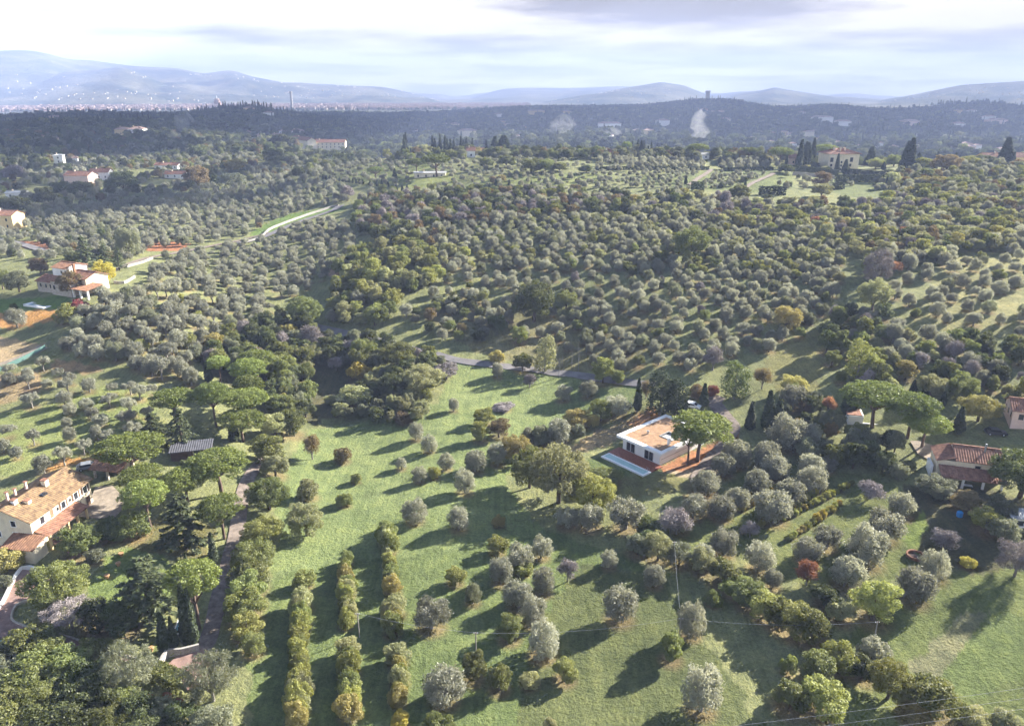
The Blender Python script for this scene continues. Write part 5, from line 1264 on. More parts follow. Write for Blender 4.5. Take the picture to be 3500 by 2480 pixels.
# big single broadleaf trees
for a in [
 ('e', 'poplar', 2110, 1195, 230, 'cypress', .68, 'massive dark evergreen just behind the modern house'), ('e', 'poplar', 2215, 1200, 190, 'cypress', .72, 'dark evergreen on the right of the massive one'), ('f', 'poplar', 400, 1090, 190, 'dark', .72, 'dark tall tree with yellowing side above the parked car'),
 ('e', 'broad', 1290, 600, 310, 'dark', 1.0, 'huge dark evergreen oak on the olive slope beyond the road'), ('e', 'broad', 1500, 500, 160, 'green', .9, 'green tree on the right of the huge dark oak'),
 ('e', 'poplar', 1360, 915, 145, 'pale', .95, 'tall slender pale tree beside the road'), ('e', 'broad', 1215, 905, 150, 'green', .85, 'round green tree left of the slender pale one'),
 ('e', 'broad', 1740, 985, 170, 'lime', 1.1, 'light green tree on the road verge left of the track'), ('e', 'broad', 1840, 985, 100, 'green', 1.0, 'smaller green tree on the road verge'),
 ('e', 'shrub', 1050, 840, 110, 'gold', .9, 'yellowish bush above the road left of the slender tree'), ('e', 'broad', 1195, 720, 120, 'green', 1.05, 'dark round tree above the road on the slope'),
 ('d', 'broad', 845, 165, 170, 'olive_g', 1.2, 'tall grey-green tree right of the dark firs'), ('d', 'broad', 690, 330, 150, 'yellow', 1.0, 'yellow tree at the tower farm'),
 ('d', 'broad', 475, 410, 165, 'russet', .95, 'dark brownish tree in front of the tower farm'), ('d', 'broad', 500, 235, 140, 'green', .8, 'round tree behind the white upper storey'), ('d', 'shrub', 515, 525, 140, 'wine', .7, 'wine-red bush beside the bare orange soil'),
 ('d', 'shrub', 445, 580, 150, 'lime', .75, 'yellow-green bush below the wine-red one'), ('d', 'olive', 115, 615, 110, 'olive', 1.1, 'grey olive on the bare orange soil'), ('d', 'shrub', 95, 490, 50, 'dark', .8, 'small dark ball bush by the garden pool'),
 ('d', 'broad', 20, 370, 130, 'green', 1.0, 'green tree at the left edge beside the tower farm'), ('d', 'broad', 130, 390, 150, 'olive_g', .9, 'grey-green tree left of the tower farm'), ('d', 'broad', 265, 270, 110, 'russet', .9, 'brownish tree behind the tower farm roofs'),
 ('d', 'bare', 2040, 760, 150, 'purple', 1.0, 'purplish bare tree in the valley thicket'), ('d', 'broad', 2120, 760, 90, 'gold', 1.0, 'orange-yellow small tree beside the purplish bare one'), ('d', 'broad', 2000, 620, 220, 'green', 1.0, 'tall dark tree above the valley thicket'),
 ('e', 'shrub', 150, 960, 190, 'yellow', .75, 'bright yellow bush at the edge of the valley thicket'), ('e', 'broad', 560, 1060, 300, 'pale', .7, 'pale bamboo-like thicket edging the meadow'), ('e', 'broad', 370, 1090, 220, 'dark', .95, 'dark evergreen inside the pale thicket'), ('e', 'shrub', 130, 1130, 230, 'pale', .7, 'pale low thicket left of the dark evergreen'), ('e', 'shrub', 440, 1240, 140, 'russet', .6, 'brownish bush at the lower edge of the pale thicket'),
 ('e', 'broad', 720, 960, 180, 'purple', .7, 'dark bramble mass at the road end of the thicket'), ('e', 'broad', 400, 900, 230, 'green', .9, 'broad green tree in the middle of the valley thicket'), ('e', 'broad', 180, 850, 200, 'green', .9, 'green tree above the bright yellow bush'),
 ('f', 'broad', 735, 645, 200, 'gold', .9, 'golden-topped tree on the slope, beside dark olives'), ('f', 'broad', 785, 1050, 185, 'gold', .7, 'golden-green bush above the cypress pair'), ('f', 'bare', 580, 1020, 130, 'russet', 1.1, 'pinkish thin tree above the golden-green bush'), ('f', 'bare', 260, 900, 150, 'purple', 1.0, 'purplish bare tree on the slope above the conifer'),
 ('f', 'poplar', 1200, 960, 190, 'lime', .7, 'pale yellow poplar group left above the pine trio'), ('f', 'broad', 1310, 960, 160, 'lime', .9, 'pale yellow tree right of the poplar group'), ('f', 'broad', 1515, 960, 140, 'gold', .8, 'yellowish tree above the pine trio'), ('f', 'broad', 1680, 1070, 190, 'pale', .8, 'pale tree behind the pine trio cypresses'), ('f', 'broad', 1890, 1090, 190, 'green', .9, 'green tree right of the third pointed cypress'), ('f', 'broad', 1990, 1240, 220, 'gold', .8, 'yellow-green tree above the portico house'),
 ('f', 'bare', 1010, 1170, 100, 'red', 1.0, 'rusty red small tree left of the pine trio'), ('f', 'shrub', 260, 1060, 90, 'red', 1.0, 'rusty red bush behind the parked car'), ('f', 'shrub', 150, 1070, 110, 'russet', .9, 'reddish bush left of the parked car'), ('e', 'bare', 2020, 1080, 100, 'russet', 1.2, 'reddish thin tree beside the massive conifer'), ('f', 'broad', 1300, 520, 230, 'pale', .95, 'pale spreading tree in the middle of the right slope'), ('f', 'bare', 1330, 360, 220, 'purple', .9, 'greyish purple tree above the pale spreading one'), ('f', 'bare', 1440, 270, 110, 'red', .7, 'small red tree on the right slope'), ('f', 'broad', 110, 190, 250, 'green', .95, 'dark round tree high on the middle slope'),
 ('r2', 'broad', 1900, 700, 560, 'dark', 1.0, 'huge brownish tree overhanging the portico house at the right edge'), ('r2', 'broad', 1510, 1060, 290, 'lime', .9, 'light green tree left of the white cabin'), ('r2', 'broad', 1690, 920, 290, 'olive_g', .8, 'grey-green tree above the white cabin'), ('r2', 'broad', 950, 660, 400, 'olive_g', .6, 'big grey-green tree below the gravel court'), ('r2', 'broad', 1300, 790, 320, 'russet', .6, 'brownish tree below the portico'),
 ('r2', 'shrub', 1320, 1420, 180, 'yellow', .6, 'small yellow bush on the grass below the light green tree'), ('r2', 'bare', 240, 680, 280, 'purple', .6, 'bare branching fruit tree at the end of the vine rows'), ('r2', 'bare', 1840, 1560, 420, 'purple', .8, 'bare tangled bush at the right edge'), ('r2', 'bare', 1050, 1240, 300, 'purple', .6, 'thin bare bush in the tree shade'),
 ('i', 'bare', 500, 405, 150, 'purple', .7, 'bare fruit tree among the vine rows'), ('i', 'bare', 870, 720, 165, 'red', .9, 'orange-red small tree between the olives'), ('i', 'broad', 1300, 955, 260, 'lime', .95, 'yellow-green willow-like tree by the diagonal hedge'), ('i', 'broad', 1000, 860, 200, 'dark', .7, 'dark ivy-covered tree left of the yellow-green one'), ('i', 'broad', 1100, 950, 190, 'pale', .7, 'pale bush between dark and yellow-green tree'),
 ('h', 'bare', 2220, 390, 220, 'purple', .7, 'dark twiggy bush at the corner of the belt'), ('i', 'shrub', 1080, 1260, 260, 'lime', .8, 'yellow-green bush below the diagonal hedge end'), ('i', 'shrub', 1300, 1200, 190, 'olive', .9, 'grey bush beside the leaning pole'), ('i', 'broad', 930, 1340, 220, 'green', .75, 'green bush in the lower right thicket'), ('i', 'broad', 1400, 1470, 300, 'lime', .9, 'golden-green tree in the lower right thicket'), ('i', 'broad', 960, 1560, 280, 'lime', .85, 'light green tree near the bottom edge, lower right thicket'), ('i', 'broad', 760, 1540, 260, 'green', .8, 'green tree near the bottom edge beside the light one'), ('i', 'broad', 1700, 1590, 280, 'green', .8, 'dark green tree by the low cables'), ('i', 'shrub', 1560, 1600, 200, 'gold', .8, 'golden bush by the low cables'), ('i', 'shrub', 1950, 1640, 200, 'pale', .7, 'pale bush at the bottom right'), ('i', 'shrub', 2180, 1650, 160, 'pale', .7, 'pale bush in the bottom right corner'), ('i', 'broad', 1230, 1330, 200, 'dark', .7, 'dark bush in the middle of the lower right thicket')]:
    T(*a[:7], label=a[7], group='single trees and bushes')
# diagonal hedge on the right
row('i', 'broad', [(330, 720, 230), (420, 790, 220), (500, 860, 230), (600, 930, 230), (690, 1000, 230), (790, 1050, 230), (900, 1090, 250)], 230, ['green', 'lime', 'green'], 'diagonal hedge across the right meadow', 'diagonal hedge', .75)
row('i', 'broad', [(40, 590, 200), (190, 640, 180), (-100, 560, 220), (-230, 520, 200)], 200, ['pale', 'olive_g', 'green'], 'overgrown corner above the diagonal hedge', 'diagonal hedge', .8)
# olives right of the modern house
for i, (x, y, ww) in enumerate([(130, 280, 170), (210, 130, 180), (310, 290, 170), (420, 210, 150), (540, 120, 180), (660, 30, 170), (770, 195, 180), (900, 110, 180), (650, 310, 230), (1000, 480, 170), (1250, 590, 260), (1360, 430, 220), (1480, 270, 170), (1120, 730, 210), (1570, 830, 220), (1700, 680, 190), (330, 520, 180), (560, 620, 190), (190, 600, 170), (870, 560, 170), (40, 370, 150), (650, 730, 130)]):
    T('i', 'olive', x, y, ww, 'olive', 1.0, '%s olive on the vineyard slope right of the modern house, counted from the top left' % ordn(i), 'olives on the vineyard slope')
for i, (x, y, ww) in enumerate([(740, 1420, 230), (600, 1540, 190), (880, 1390, 160), (400, 1540, 200), (330, 1600, 170), (650, 1600, 180), (900, 1600, 170), (1000, 1560, 120), (780, 1160, 170)]):
    T('f', 'olive', x, y, ww, 'olive', 1.0, '%s olive behind the vineyard below the cypress pair, counted from the left' % ordn(i), 'olives behind the vineyard')
# vine rows: low yellow vines along straight lines
VR = [((430, 230), (760, 40)), ((560, 330), (1010, 60)), ((700, 290), (1180, 40)), ((740, 420), (1100, 170)), ((300, 430), (520, 330))]
for r_, (a, b) in enumerate(VR):
    A_ = atw('i', *a); B_ = atw('i', *b); n = max(3, int((B_ - A_).length / 1.5))
    for k in range(n):
        q = A_.lerp(B_, (k + .5) / n); q.z = float(height(q.x, q.y))
        tree('shrub', q, _g.uniform(1.3, 1.9), _g.choice(['yellow', 'lime', 'lime', 'gold']), _g.uniform(.8, 1.2), '%s vine from the front in the %s yellowing vine row' % (ordn(k).capitalize() if False else ordn(k), ORD[r_]), 'vines in the yellowing rows')
# crest tree belts
for i, a in enumerate([('m1', 510, 215, 90, 'lime', 1.1), ('m1', 650, 180, 80, 'pale', 1.0), ('m1', 800, 180, 150, 'pale', .8), ('m1', 700, 130, 110, 'green', .8), ('m1', 1290, 290, 130, 'green', .9), ('m1', 1445, 285, 170, 'green', .85), ('m1', 1640, 330, 190, 'green', .85), ('m1', 1750, 325, 150, 'green', .9), ('m1', 1860, 320, 160, 'green', .7), ('m1', 2070, 330, 140, 'dark', .7),
    ('m1', 1410, 400, 80, 'gold', 1.1), ('m1', 1350, 410, 90, 'russet', .8), ('m1', 1200, 195, 110, 'gold', .9), ('m1', 1590, 180, 110, 'dark', .9), ('m1', 1690, 170, 80, 'russet', .7), ('m1', 1760, 180, 80, 'russet', .9), ('m1', 1840, 180, 80, 'olive_g', .9), ('m1', 2090, 175, 90, 'russet', 1.0), ('m1', 2170, 195, 100, 'dark', .9), ('m1', 2040, 175, 70, 'dark', .7),
    ('m2', 90, 190, 90, 'olive_g', 1.0), ('m2', 310, 200, 90, 'gold', .9), ('m2', 10, 200, 60, 'dark', .9), ('m2', 1490, 295, 80, 'gold', .9), ('m2', 1650, 325, 80, 'pale', .9), ('m2', 2045, 295, 130, 'lime', .8), ('m2', 2130, 250, 100, 'lime', .9), ('m2', 2190, 260, 100, 'green', .9), ('m2', 1340, 330, 130, 'dark', .8), ('m2', 1975, 345, 80, 'olive_g', .8), ('m2', 1210, 235, 70, 'gold', .8), ('m2', 970, 555, 240, 'green', .8), ('m2', 1620, 440, 160, 'russet', .9), ('m2', 1620, 520, 180, 'pale', .8), ('m2', 2170, 440, 150, 'pale', 1.1),
    ('c', 1320, 1105, 110, 'lime', .8), ('c', 1440, 1090, 110, 'green', .9), ('c', 1630, 1110, 120, 'lime', .8), ('c', 1780, 1130, 190, 'russet', .8), ('c', 1920, 1090, 120, 'lime', .7), ('c', 2030, 1080, 110, 'dark', .7), ('c', 2260, 1120, 120, 'russet', .8), ('c', 1640, 1170, 130, 'green', .7), ('c', 1900, 1165, 60, 'dark', 1.0), ('c', 2130, 1130, 90, 'olive_g', .8), ('c', 1720, 1230, 200, 'gold', .5), ('c', 1870, 1240, 180, 'green', .6), ('c', 2080, 1330, 90, 'red', .6),
    ('a', 810, 1260, 180, 'dark', .9), ('a', 1290, 1230, 190, 'russet', 1.0), ('a', 1360, 1180, 140, 'green', 1.0), ('a', 1545, 1140, 130, 'gold', 1.0), ('a', 1520, 1240, 200, 'olive_g', .7), ('a', 100, 1390, 180, 'dark', .8), ('a', 300, 1350, 160, 'dark', .9), ('a', 420, 1300, 180, 'dark', .8), ('a', 540, 1280, 130, 'dark', .8), ('a', 100, 1180, 130, 'purple', 1.0), ('a', 240, 1090, 80, 'dark', 1.2), ('a', 1050, 1010, 90, 'dark', 1.0), ('a', 1130, 1030, 90, 'dark', .8), ('a', 1290, 1040, 130, 'dark', .9), ('a', 1560, 990, 110, 'dark', .8), ('a', 1840, 970, 160, 'dark', .8), ('a', 1960, 960, 110, 'dark', .8), ('a', 1800, 1080, 180, 'dark', .7), ('a', 1900, 1090, 110, 'olive_g', .8), ('a', 330, 960, 110, 'dark', .8), ('a', 900, 980, 80, 'dark', 1.0), ('a', 1230, 955, 100, 'dark', .8), ('a', 2270, 1300, 120, 'purple', .9)]):
    mw = {'lime': 'yellow-green', 'pale': 'pale green', 'green': 'green', 'dark': 'dark green', 'gold': 'golden', 'russet': 'russet', 'olive_g': 'grey-green', 'red': 'red', 'purple': 'purplish'}[a[4]]
    T(a[0], 'broad', a[1], a[2], a[3], a[4], a[5] * .72, None, 'trees of the crest and upper valley', up=.05)
    TREES[-1]['zone'] = {'m1': 'middle crest belt', 'm2': 'crest belt near the villa', 'c': 'right end crest belt', 'a': 'upper left valley'}[a[0]]
    TREES[-1]['belt'] = True

# ---------------------------------------------------------------- groves and woods, planted on jittered rows
def blocked(x, y):
    b = np.zeros(len(x), bool)
    for k, geo, hw in EXCL:
        if k == 'poly': b |= in_poly(x, y, geo)
        else:
            g_ = np.array(geo); 
            for s in range(0, len(g_), 3):
                b |= (np.abs(x - g_[s, 0]) < hw + 2) & (np.abs(y - g_[s, 1]) < hw + 2) & (np.hypot(x - g_[s, 0], y - g_[s, 1]) < hw + 1.2)
    return b
FIXED = np.array([(t_['p'].x, t_['p'].y, t_['w'] * .5) for t_ in TREES])
ZONES = []
def zone(phrase, w, poly, step, mix, wr, jit=.28, skip=0.0, ang=0.0, seed=1, hz=(.85, 1.2), clear=.75, steprow=None):
    big_ = 'thicket' in phrase or 'wood' in phrase
    step *= .88; steprow = steprow * .88 if steprow else None; wr = (wr[0] * (.9 if big_ else .82), wr[1] * (.9 if big_ else .84))
    pl = [at(*P(w, *q), lift=.5 * wr[0]) for q in poly]; g = rs(seed)      # the outline was read off the tree tops
    c, s = math.cos(ang), math.sin(ang); sr = steprow or step
    uv = [(p.x * c + p.y * s, -p.x * s + p.y * c) for p in pl]
    u0, u1 = min(a for a, b in uv), max(a for a, b in uv); v0, v1 = min(b for a, b in uv), max(b for a, b in uv)
    U, V = np.meshgrid(np.arange(u0, u1 + step, step), np.arange(v0, v1 + sr, sr))
    ri = np.repeat(np.arange(U.shape[0]), U.shape[1])
    U = U.ravel() + g.uniform(-jit, jit, U.size) * step; V = V.ravel() + g.uniform(-jit, jit, V.size) * sr
    x, y = U * c - V * s, U * s + V * c
    k = in_poly(x, y, pl) & (g.uniform(0, 1, len(x)) >= skip)
    k &= ~blocked(x, y)
    x, y, ri, U = x[k], y[k], ri[k], U[k]
    if len(x) == 0: print('EMPTY ZONE', phrase); return
    d = np.hypot(x[:, None] - FIXED[None, :, 0], y[:, None] - FIXED[None, :, 1]) < FIXED[None, :, 2] * clear + wr[0] * .22
    k = ~d.any(1); x, y, ri, U = x[k], y[k], ri[k], U[k]
    z = height(x, y)
    tot = sum(m_[-1] for m_ in mix); cum = np.cumsum([m_[-1] / tot for m_ in mix])
    for i in range(len(x)):
        kd, mt, sc, _ = mix[int(np.searchsorted(cum, g.uniform(0, 1)))]
        tree(kd, (x[i], y[i], z[i]), g.uniform(*wr) * sc * (.8 if g.uniform() < .15 else 1.0), mt, g.uniform(*hz), None, phrase, phrase, int(ri[i]), float(U[i]))
    ZONES.append(phrase)
OL = ('olive', 'olive', 1.0, 9); OG = ('olive', 'olive_g', 1.0, 2); OO = ('olive_open', 'olive', 1.0, 5)
def BR(mat, s, wgt): return ('broad', mat, s, wgt)
def SH(mat, s, wgt): return ('shrub', mat, s, wgt)
zone('open grove behind the farmhouse', 'P', [(-20, 830), (110, 805), (200, 850), (330, 860), (380, 900), (350, 950), (300, 990), (230, 1010), (190, 1040), (60, 1050), (-20, 1080)], 6.3, [OO, ('olive', 'olive', .9, 4)], (3.8, 5.4), .35, .12, .2, 11)
zone('silvery grove below the tower farm', 'P', [(110, 775), (150, 740), (190, 690), (260, 655), (340, 640), (430, 660), (590, 665), (610, 700), (520, 745), (470, 800), (430, 850), (300, 835), (190, 800)], 5.2, [OL, OO, ('olive', 'olive_g', 1.0, 1), SH('lime', .9, .8)], (4.8, 6.4), .32, .08, .25, 12)
zone('grove above the tower farm', 'P', [(330, 640), (340, 595), (420, 562), (560, 525), (700, 490), (790, 500), (790, 585), (720, 625), (650, 660), (430, 655)], 6.2, [OL, OO], (4.2, 5.6), .3, .1, .25, 13)
zone('olive plateau on the far left', 'P', [(-20, 560), (-20, 505), (60, 475), (300, 440), (560, 405), (700, 400), (790, 425), (780, 445), (690, 462), (590, 500), (560, 515), (420, 553), (300, 590), (60, 570)], 7.0, [OL, OG, SH('dark', 1.0, .4), BR('russet', 1.0, .15)], (4.2, 5.8), .3, .12, .25, 14)
zone('olive slope beyond the road', 'P', [(940, 690), (990, 620), (1080, 600), (1300, 610), (1600, 620), (1870, 640), (1860, 700), (1800, 740), (1720, 790), (1560, 815), (1430, 835), (1340, 815), (1240, 770), (1140, 730), (1000, 690)], 6.3, [OL, OG, BR('green', 1.0, .5), SH('purple', .8, .3)], (4.2, 5.6), .3, .10, .12, 15)
zone('grove in the middle of the slope', 'P', [(1000, 615), (960, 550), (1010, 500), (1300, 480), (1650, 500), (1900, 540), (1880, 635), (1600, 615), (1300, 605), (1080, 595)], 5.5, [OL, OG, BR('green', 1.05, 1.0), BR('pale', 1.1, 1.5), BR('lime', 1.0, .8)], (4.4, 6.0), .33, .04, .1, 16)
zone('open right slope terraces', 'P', [(1990, 700), (1960, 640), (2080, 580), (2310, 545), (2310, 760), (2180, 730)], 8.2, [OL, OG, SH('green', .9, 1.0)], (4.4, 6.0), .25, .08, -.15, 17)
zone('mixed wood below the villa', 'P', [(1400, 480), (1420, 440), (1560, 430), (1660, 445), (1960, 450), (2020, 430), (2310, 440), (2310, 545), (2080, 575), (1960, 630), (1900, 540), (1650, 500)], 5.8, [BR('pale', 1.0, 3.6), BR('green', 1.0, 1.6), BR('lime', 1.0, 1.6), ('bare', 'purple', 1.0, 1.2), ('olive', 'olive', .9, 3.5), BR('gold', 1, .4), BR('russet', 1.0, .6), BR('dark', 1.1, .8), ('bare', 'red', .8, .12)], (5.2, 7.6), .35, .03, 0, 18)
zone('brown wood under the crest', 'P', [(790, 515), (800, 450), (860, 425), (1000, 430), (1200, 425), (1400, 430), (1410, 465), (1250, 480), (1010, 495), (960, 545), (880, 540)], 6.0, [BR('russet', 1.0, 2.4), BR('dark', 1.1, 2.2), BR('green', 1.1, 1.6), ('bare', 'purple', 1.0, 1.3), ('olive', 'olive', 1.0, 2.2)], (4.8, 7.0), .35, .03, 0, 19)
zone('sunlit thicket above the valley', 'P', [(735, 690), (760, 590), (800, 560), (900, 540), (960, 555), (990, 615), (930, 640), (880, 680), (850, 715), (760, 735)], 5.6, [BR('pale', 1.1, 2), BR('green', 1.2, 2.4), BR('lime', 1.1, 1.6), ('olive', 'olive', .9, .6)], (5.2, 7.4), .35, .02, 0, 20)
zone('clearing edge above the valley', 'P', [(900, 700), (990, 660), (1130, 690), (1150, 740), (1040, 770), (960, 740)], 5.8, [BR('dark', 1.1, 2), BR('green', 1.0, 2), ('olive', 'olive', .9, 2), BR('russet', 1, .5)], (4.4, 6.0), .35, .12, 0, 21)
zone('valley thicket', 'P', [(430, 785), (520, 745), (600, 700), (650, 690), (740, 745), (860, 745), (1020, 775), (1000, 800), (960, 840), (880, 850), (800, 830), (700, 810), (690, 870), (690, 930), (620, 930), (590, 870)], 4.5, [BR('dark', 1.1, 2), BR('green', 1.1, 2.6), BR('olive_g', 1.0, 1.2), ('bare', 'purple', 1.0, .7), BR('gold', .9, .5), BR('pale', 1.0, .8)], (4.8, 7.2), .35, .04, 0, 22)
zone('right slope thicket', 'P', [(1850, 690), (1960, 690), (2060, 740), (2180, 745), (2310, 770), (2310, 905), (2160, 880), (2050, 870), (1920, 870), (1840, 810)], 5.2, [BR('dark', 1.1, 1.6), BR('green', 1.1, 2.2), ('bare', 'purple', 1.1, 1.4), ('olive', 'olive', 1, 2.6), SH('pale', .9, .8)], (4.2, 6.2), .35, .06, 0, 23)
zone('shady portico thicket', 'P', [(1680, 960), (1760, 880), (1870, 900), (2000, 960), (2050, 1000), (2060, 1060), (2120, 1090), (2310, 1110), (2310, 1220), (2200, 1190), (2060, 1090), (1920, 1040), (1780, 1010)], 5.0, [BR('dark', 1.1, 3), BR('olive_g', 1.1, 2), ('olive', 'olive_g', 1.0, 2), BR('russet', 1.0, .8), BR('green', 1.0, 1)], (4.2, 6.0), .35, .06, 0, 24)
zone('bright crest terraces in the middle', 'P', [(700, 400), (760, 370), (900, 355), (1040, 352), (1250, 362), (1420, 375), (1420, 425), (1200, 420), (1000, 425), (860, 420)], 6.8, [('olive', 'olive', 1.0, 6), OO], (3.0, 4.4), .3, .22, .3, 25)
zone('vine-like rows right of the middle crest', 'P', [(1420, 372), (1560, 378), (1720, 382), (1700, 400), (1560, 425), (1420, 432)], 4.4, [('olive', 'olive', 1.0, 6)], (2.6, 3.6), .2, .05, .5, 26, steprow=9)
zone('pale grove behind the crest rows', 'P', [(1300, 352), (1500, 352), (1760, 355), (1740, 372), (1420, 370)], 6.0, [('olive', 'olive', 1.0, 6)], (4.0, 5.5), .3, .05, 0, 27)
zone('villa garden slope', 'P', [(1560, 400), (1720, 390), (1960, 395), (2000, 420), (1900, 425), (1720, 420), (1560, 420)], 9.0, [('olive', 'olive', 1, 4), BR('olive_g', 1, 1), SH('dark', 1, 1)], (3.0, 4.6), .35, .55, 0, 28)
zone('right end of the crest', 'P', [(1980, 385), (2100, 372), (2310, 372), (2310, 440), (2000, 425)], 6.6, [BR('olive_g', 1.1, 2), ('olive', 'olive', 1, 3), BR('lime', 1.1, 1), BR('dark', 1, 1), BR('russet', 1, .5)], (4.4, 6.6), .35, .1, 0, 29)
zone('left valley groves', 'P', [(-20, 505), (-20, 365), (150, 350), (400, 340), (560, 345), (700, 350), (760, 370), (700, 398), (560, 402), (300, 436), (60, 472)], 9.0, [OL, OG, BR('dark', 1.3, 2.6), BR('russet', 1.2, .8), BR('green', 1.3, 1.6)], (5.0, 7.0), .4, .12, 0, 30)
zone('upper left valley woods', 'P', [(-20, 368), (-20, 270), (300, 262), (560, 250), (640, 258), (760, 278), (880, 330), (760, 368), (560, 342), (400, 338), (150, 348)], 11.5, [BR('dark', 1.4, 5), BR('green', 1.2, 2), ('olive', 'olive_g', 1.1, 3), BR('russet', 1.1, .7)], (6.0, 9.0), .45, .16, 0, 31)
zone('woods behind the crest', 'P', [(860, 352), (900, 346), (1000, 343), (1300, 342), (1560, 344), (1800, 352), (2310, 352), (2310, 368), (1800, 366), (1300, 352), (900, 356)], 7.0, [BR('dark', 1.2, 3), BR('russet', 1.1, 1.4), BR('olive_g', 1.1, 2), BR('green', 1.1, 2)], (4.6, 7.5), .45, .15, 0, 32)
zone('belt right of the golden group', 'P', [(1150, 990), (1190, 960), (1330, 930), (1350, 950), (1250, 990), (1190, 1030)], 4.6, [('olive', 'olive', 1, 3), BR('olive_g', 1, 2), BR('gold', .9, .7)], (3.6, 5.0), .3, .05, .3, 33)
zone('pine-side undergrowth', 'd', [(1500, 780), (1750, 790), (1860, 900), (1880, 1080), (1800, 1200), (1720, 1100), (1700, 950)], 4.2, [BR('dark', 1.1, 2), BR('green', 1.1, 2), BR('olive_g', 1.0, 1.5)], (4.2, 6.0), .35, .05, 0, 34)
zone('garden corner by the pines', 'd', [(1250, 1450), (1290, 1560), (1250, 1640), (1100, 1650), (1060, 1560)], 5.0, [BR('dark', 1, 2), BR('green', 1, 1)], (4, 5.5), .35, .1, 0, 35)
zone('bamboo-like thicket above the meadow', 'e', [(-120, 1080), (60, 1180), (280, 1200), (480, 1220), (640, 1100), (700, 1000), (620, 900), (450, 860), (300, 880), (150, 960)], 4.0, [BR('pale', 1, 3), BR('olive_g', 1, 2), BR('dark', 1, 1.2), BR('green', 1, 1)], (4.0, 5.6), .35, .04, 0, 36)
zone('dense wood under the pine line', 'd', [(1700, 640), (1900, 560), (2292, 640), (2292, 800), (2100, 850), (1900, 800), (1760, 760)], 4.6, [BR('dark', 1, 2), BR('green', 1.1, 2), BR('olive_g', 1, 1), BR('gold', .9, .4)], (4.4, 6.2), .35, .04, 0, 37)
print('TREES', len(TREES))

# bare earth under the crowns of the meadow trees
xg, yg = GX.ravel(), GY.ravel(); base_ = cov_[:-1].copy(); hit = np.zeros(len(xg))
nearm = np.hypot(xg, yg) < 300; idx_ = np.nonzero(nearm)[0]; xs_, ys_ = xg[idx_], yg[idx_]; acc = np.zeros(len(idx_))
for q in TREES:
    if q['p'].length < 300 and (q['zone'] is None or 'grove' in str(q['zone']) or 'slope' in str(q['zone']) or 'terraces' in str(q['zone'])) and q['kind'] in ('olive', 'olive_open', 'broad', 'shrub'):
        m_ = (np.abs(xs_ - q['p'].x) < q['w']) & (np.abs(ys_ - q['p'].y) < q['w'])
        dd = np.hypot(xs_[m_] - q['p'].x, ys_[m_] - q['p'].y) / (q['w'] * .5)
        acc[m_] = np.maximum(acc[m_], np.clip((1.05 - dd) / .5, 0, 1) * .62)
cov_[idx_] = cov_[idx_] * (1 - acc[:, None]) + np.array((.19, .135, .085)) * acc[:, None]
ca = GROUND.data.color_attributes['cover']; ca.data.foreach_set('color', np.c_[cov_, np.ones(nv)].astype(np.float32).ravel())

# ---------------------------------------------------------------- hand the trees out: the largest 300 of a kind stand singly, the rest as one mass
for kd in PROTO:
    for cr, tr in PROTO[kd]: cr.materials.append(LM[KIND[kd][2]])
CW = {'lime': 'yellow-green', 'pale': 'pale green', 'green': 'green', 'dark': 'dark green', 'gold': 'golden', 'russet': 'russet', 'olive_g': 'grey-green', 'red': 'red', 'purple': 'purplish', 'yellow': 'yellow', 'olive': 'silver', 'wine': 'wine-red', 'cypress': 'dark'}
NOUN = {'olive_tree': 'olive', 'broadleaf_tree': 'tree', 'shrub': 'shrub', 'bare_tree': 'bare tree', 'slender_tree': 'slender tree'}
byname = {}
for t_ in TREES: byname.setdefault(KIND[t_['kind']][0], []).append(t_)
single, mass = [], {}
for nm, lst in byname.items():
    lst.sort(key=lambda q: (q['zone'] is not None and not q.get('belt'), -q['px']))
    lim = 290
    hand = [q for q in lst if q['zone'] is None or q.get('belt')]
    rest = [q for q in lst if not (q['zone'] is None or q.get('belt'))]
    rest.sort(key=lambda q: -q['px'])
    single += (hand + rest)[:lim]
    if len(hand) + len(rest) > lim: mass[nm] = (hand + rest)[lim:]
# labels by row and place for the planted ones
zs = {}
for q in single:
    if q['label'] is None: zs.setdefault((q['zone'], KIND[q['kind']][0]), []).append(q)
for (zn, nm), lst in zs.items():
    if lst[0].get('belt'):
        sub = {}
        for q in lst: sub.setdefault(q['mat'], []).append(q)
        for mt, l2 in sub.items():
            l2.sort(key=lambda q: project(q['p'].x, q['p'].y, q['p'].z)[0])
            for i, q in enumerate(l2): q['label'] = '%s %s %s from the left in the %s' % (ordn(i) if False else CW[mt], NOUN[nm], ordn(i), zn)
        continue
    rows_ = sorted({q['row'] for q in lst})
    for ri, r_ in enumerate(rows_):
        l2 = sorted([q for q in lst if q['row'] == r_], key=lambda q: q['col'])
        for ci, q in enumerate(l2):
            q['label'] = '%s %s, %s, %s row, %s from left' % (CW[q['mat']], NOUN[nm], zn, ordn(ri), ordn(ci))
rng = random.Random(77)
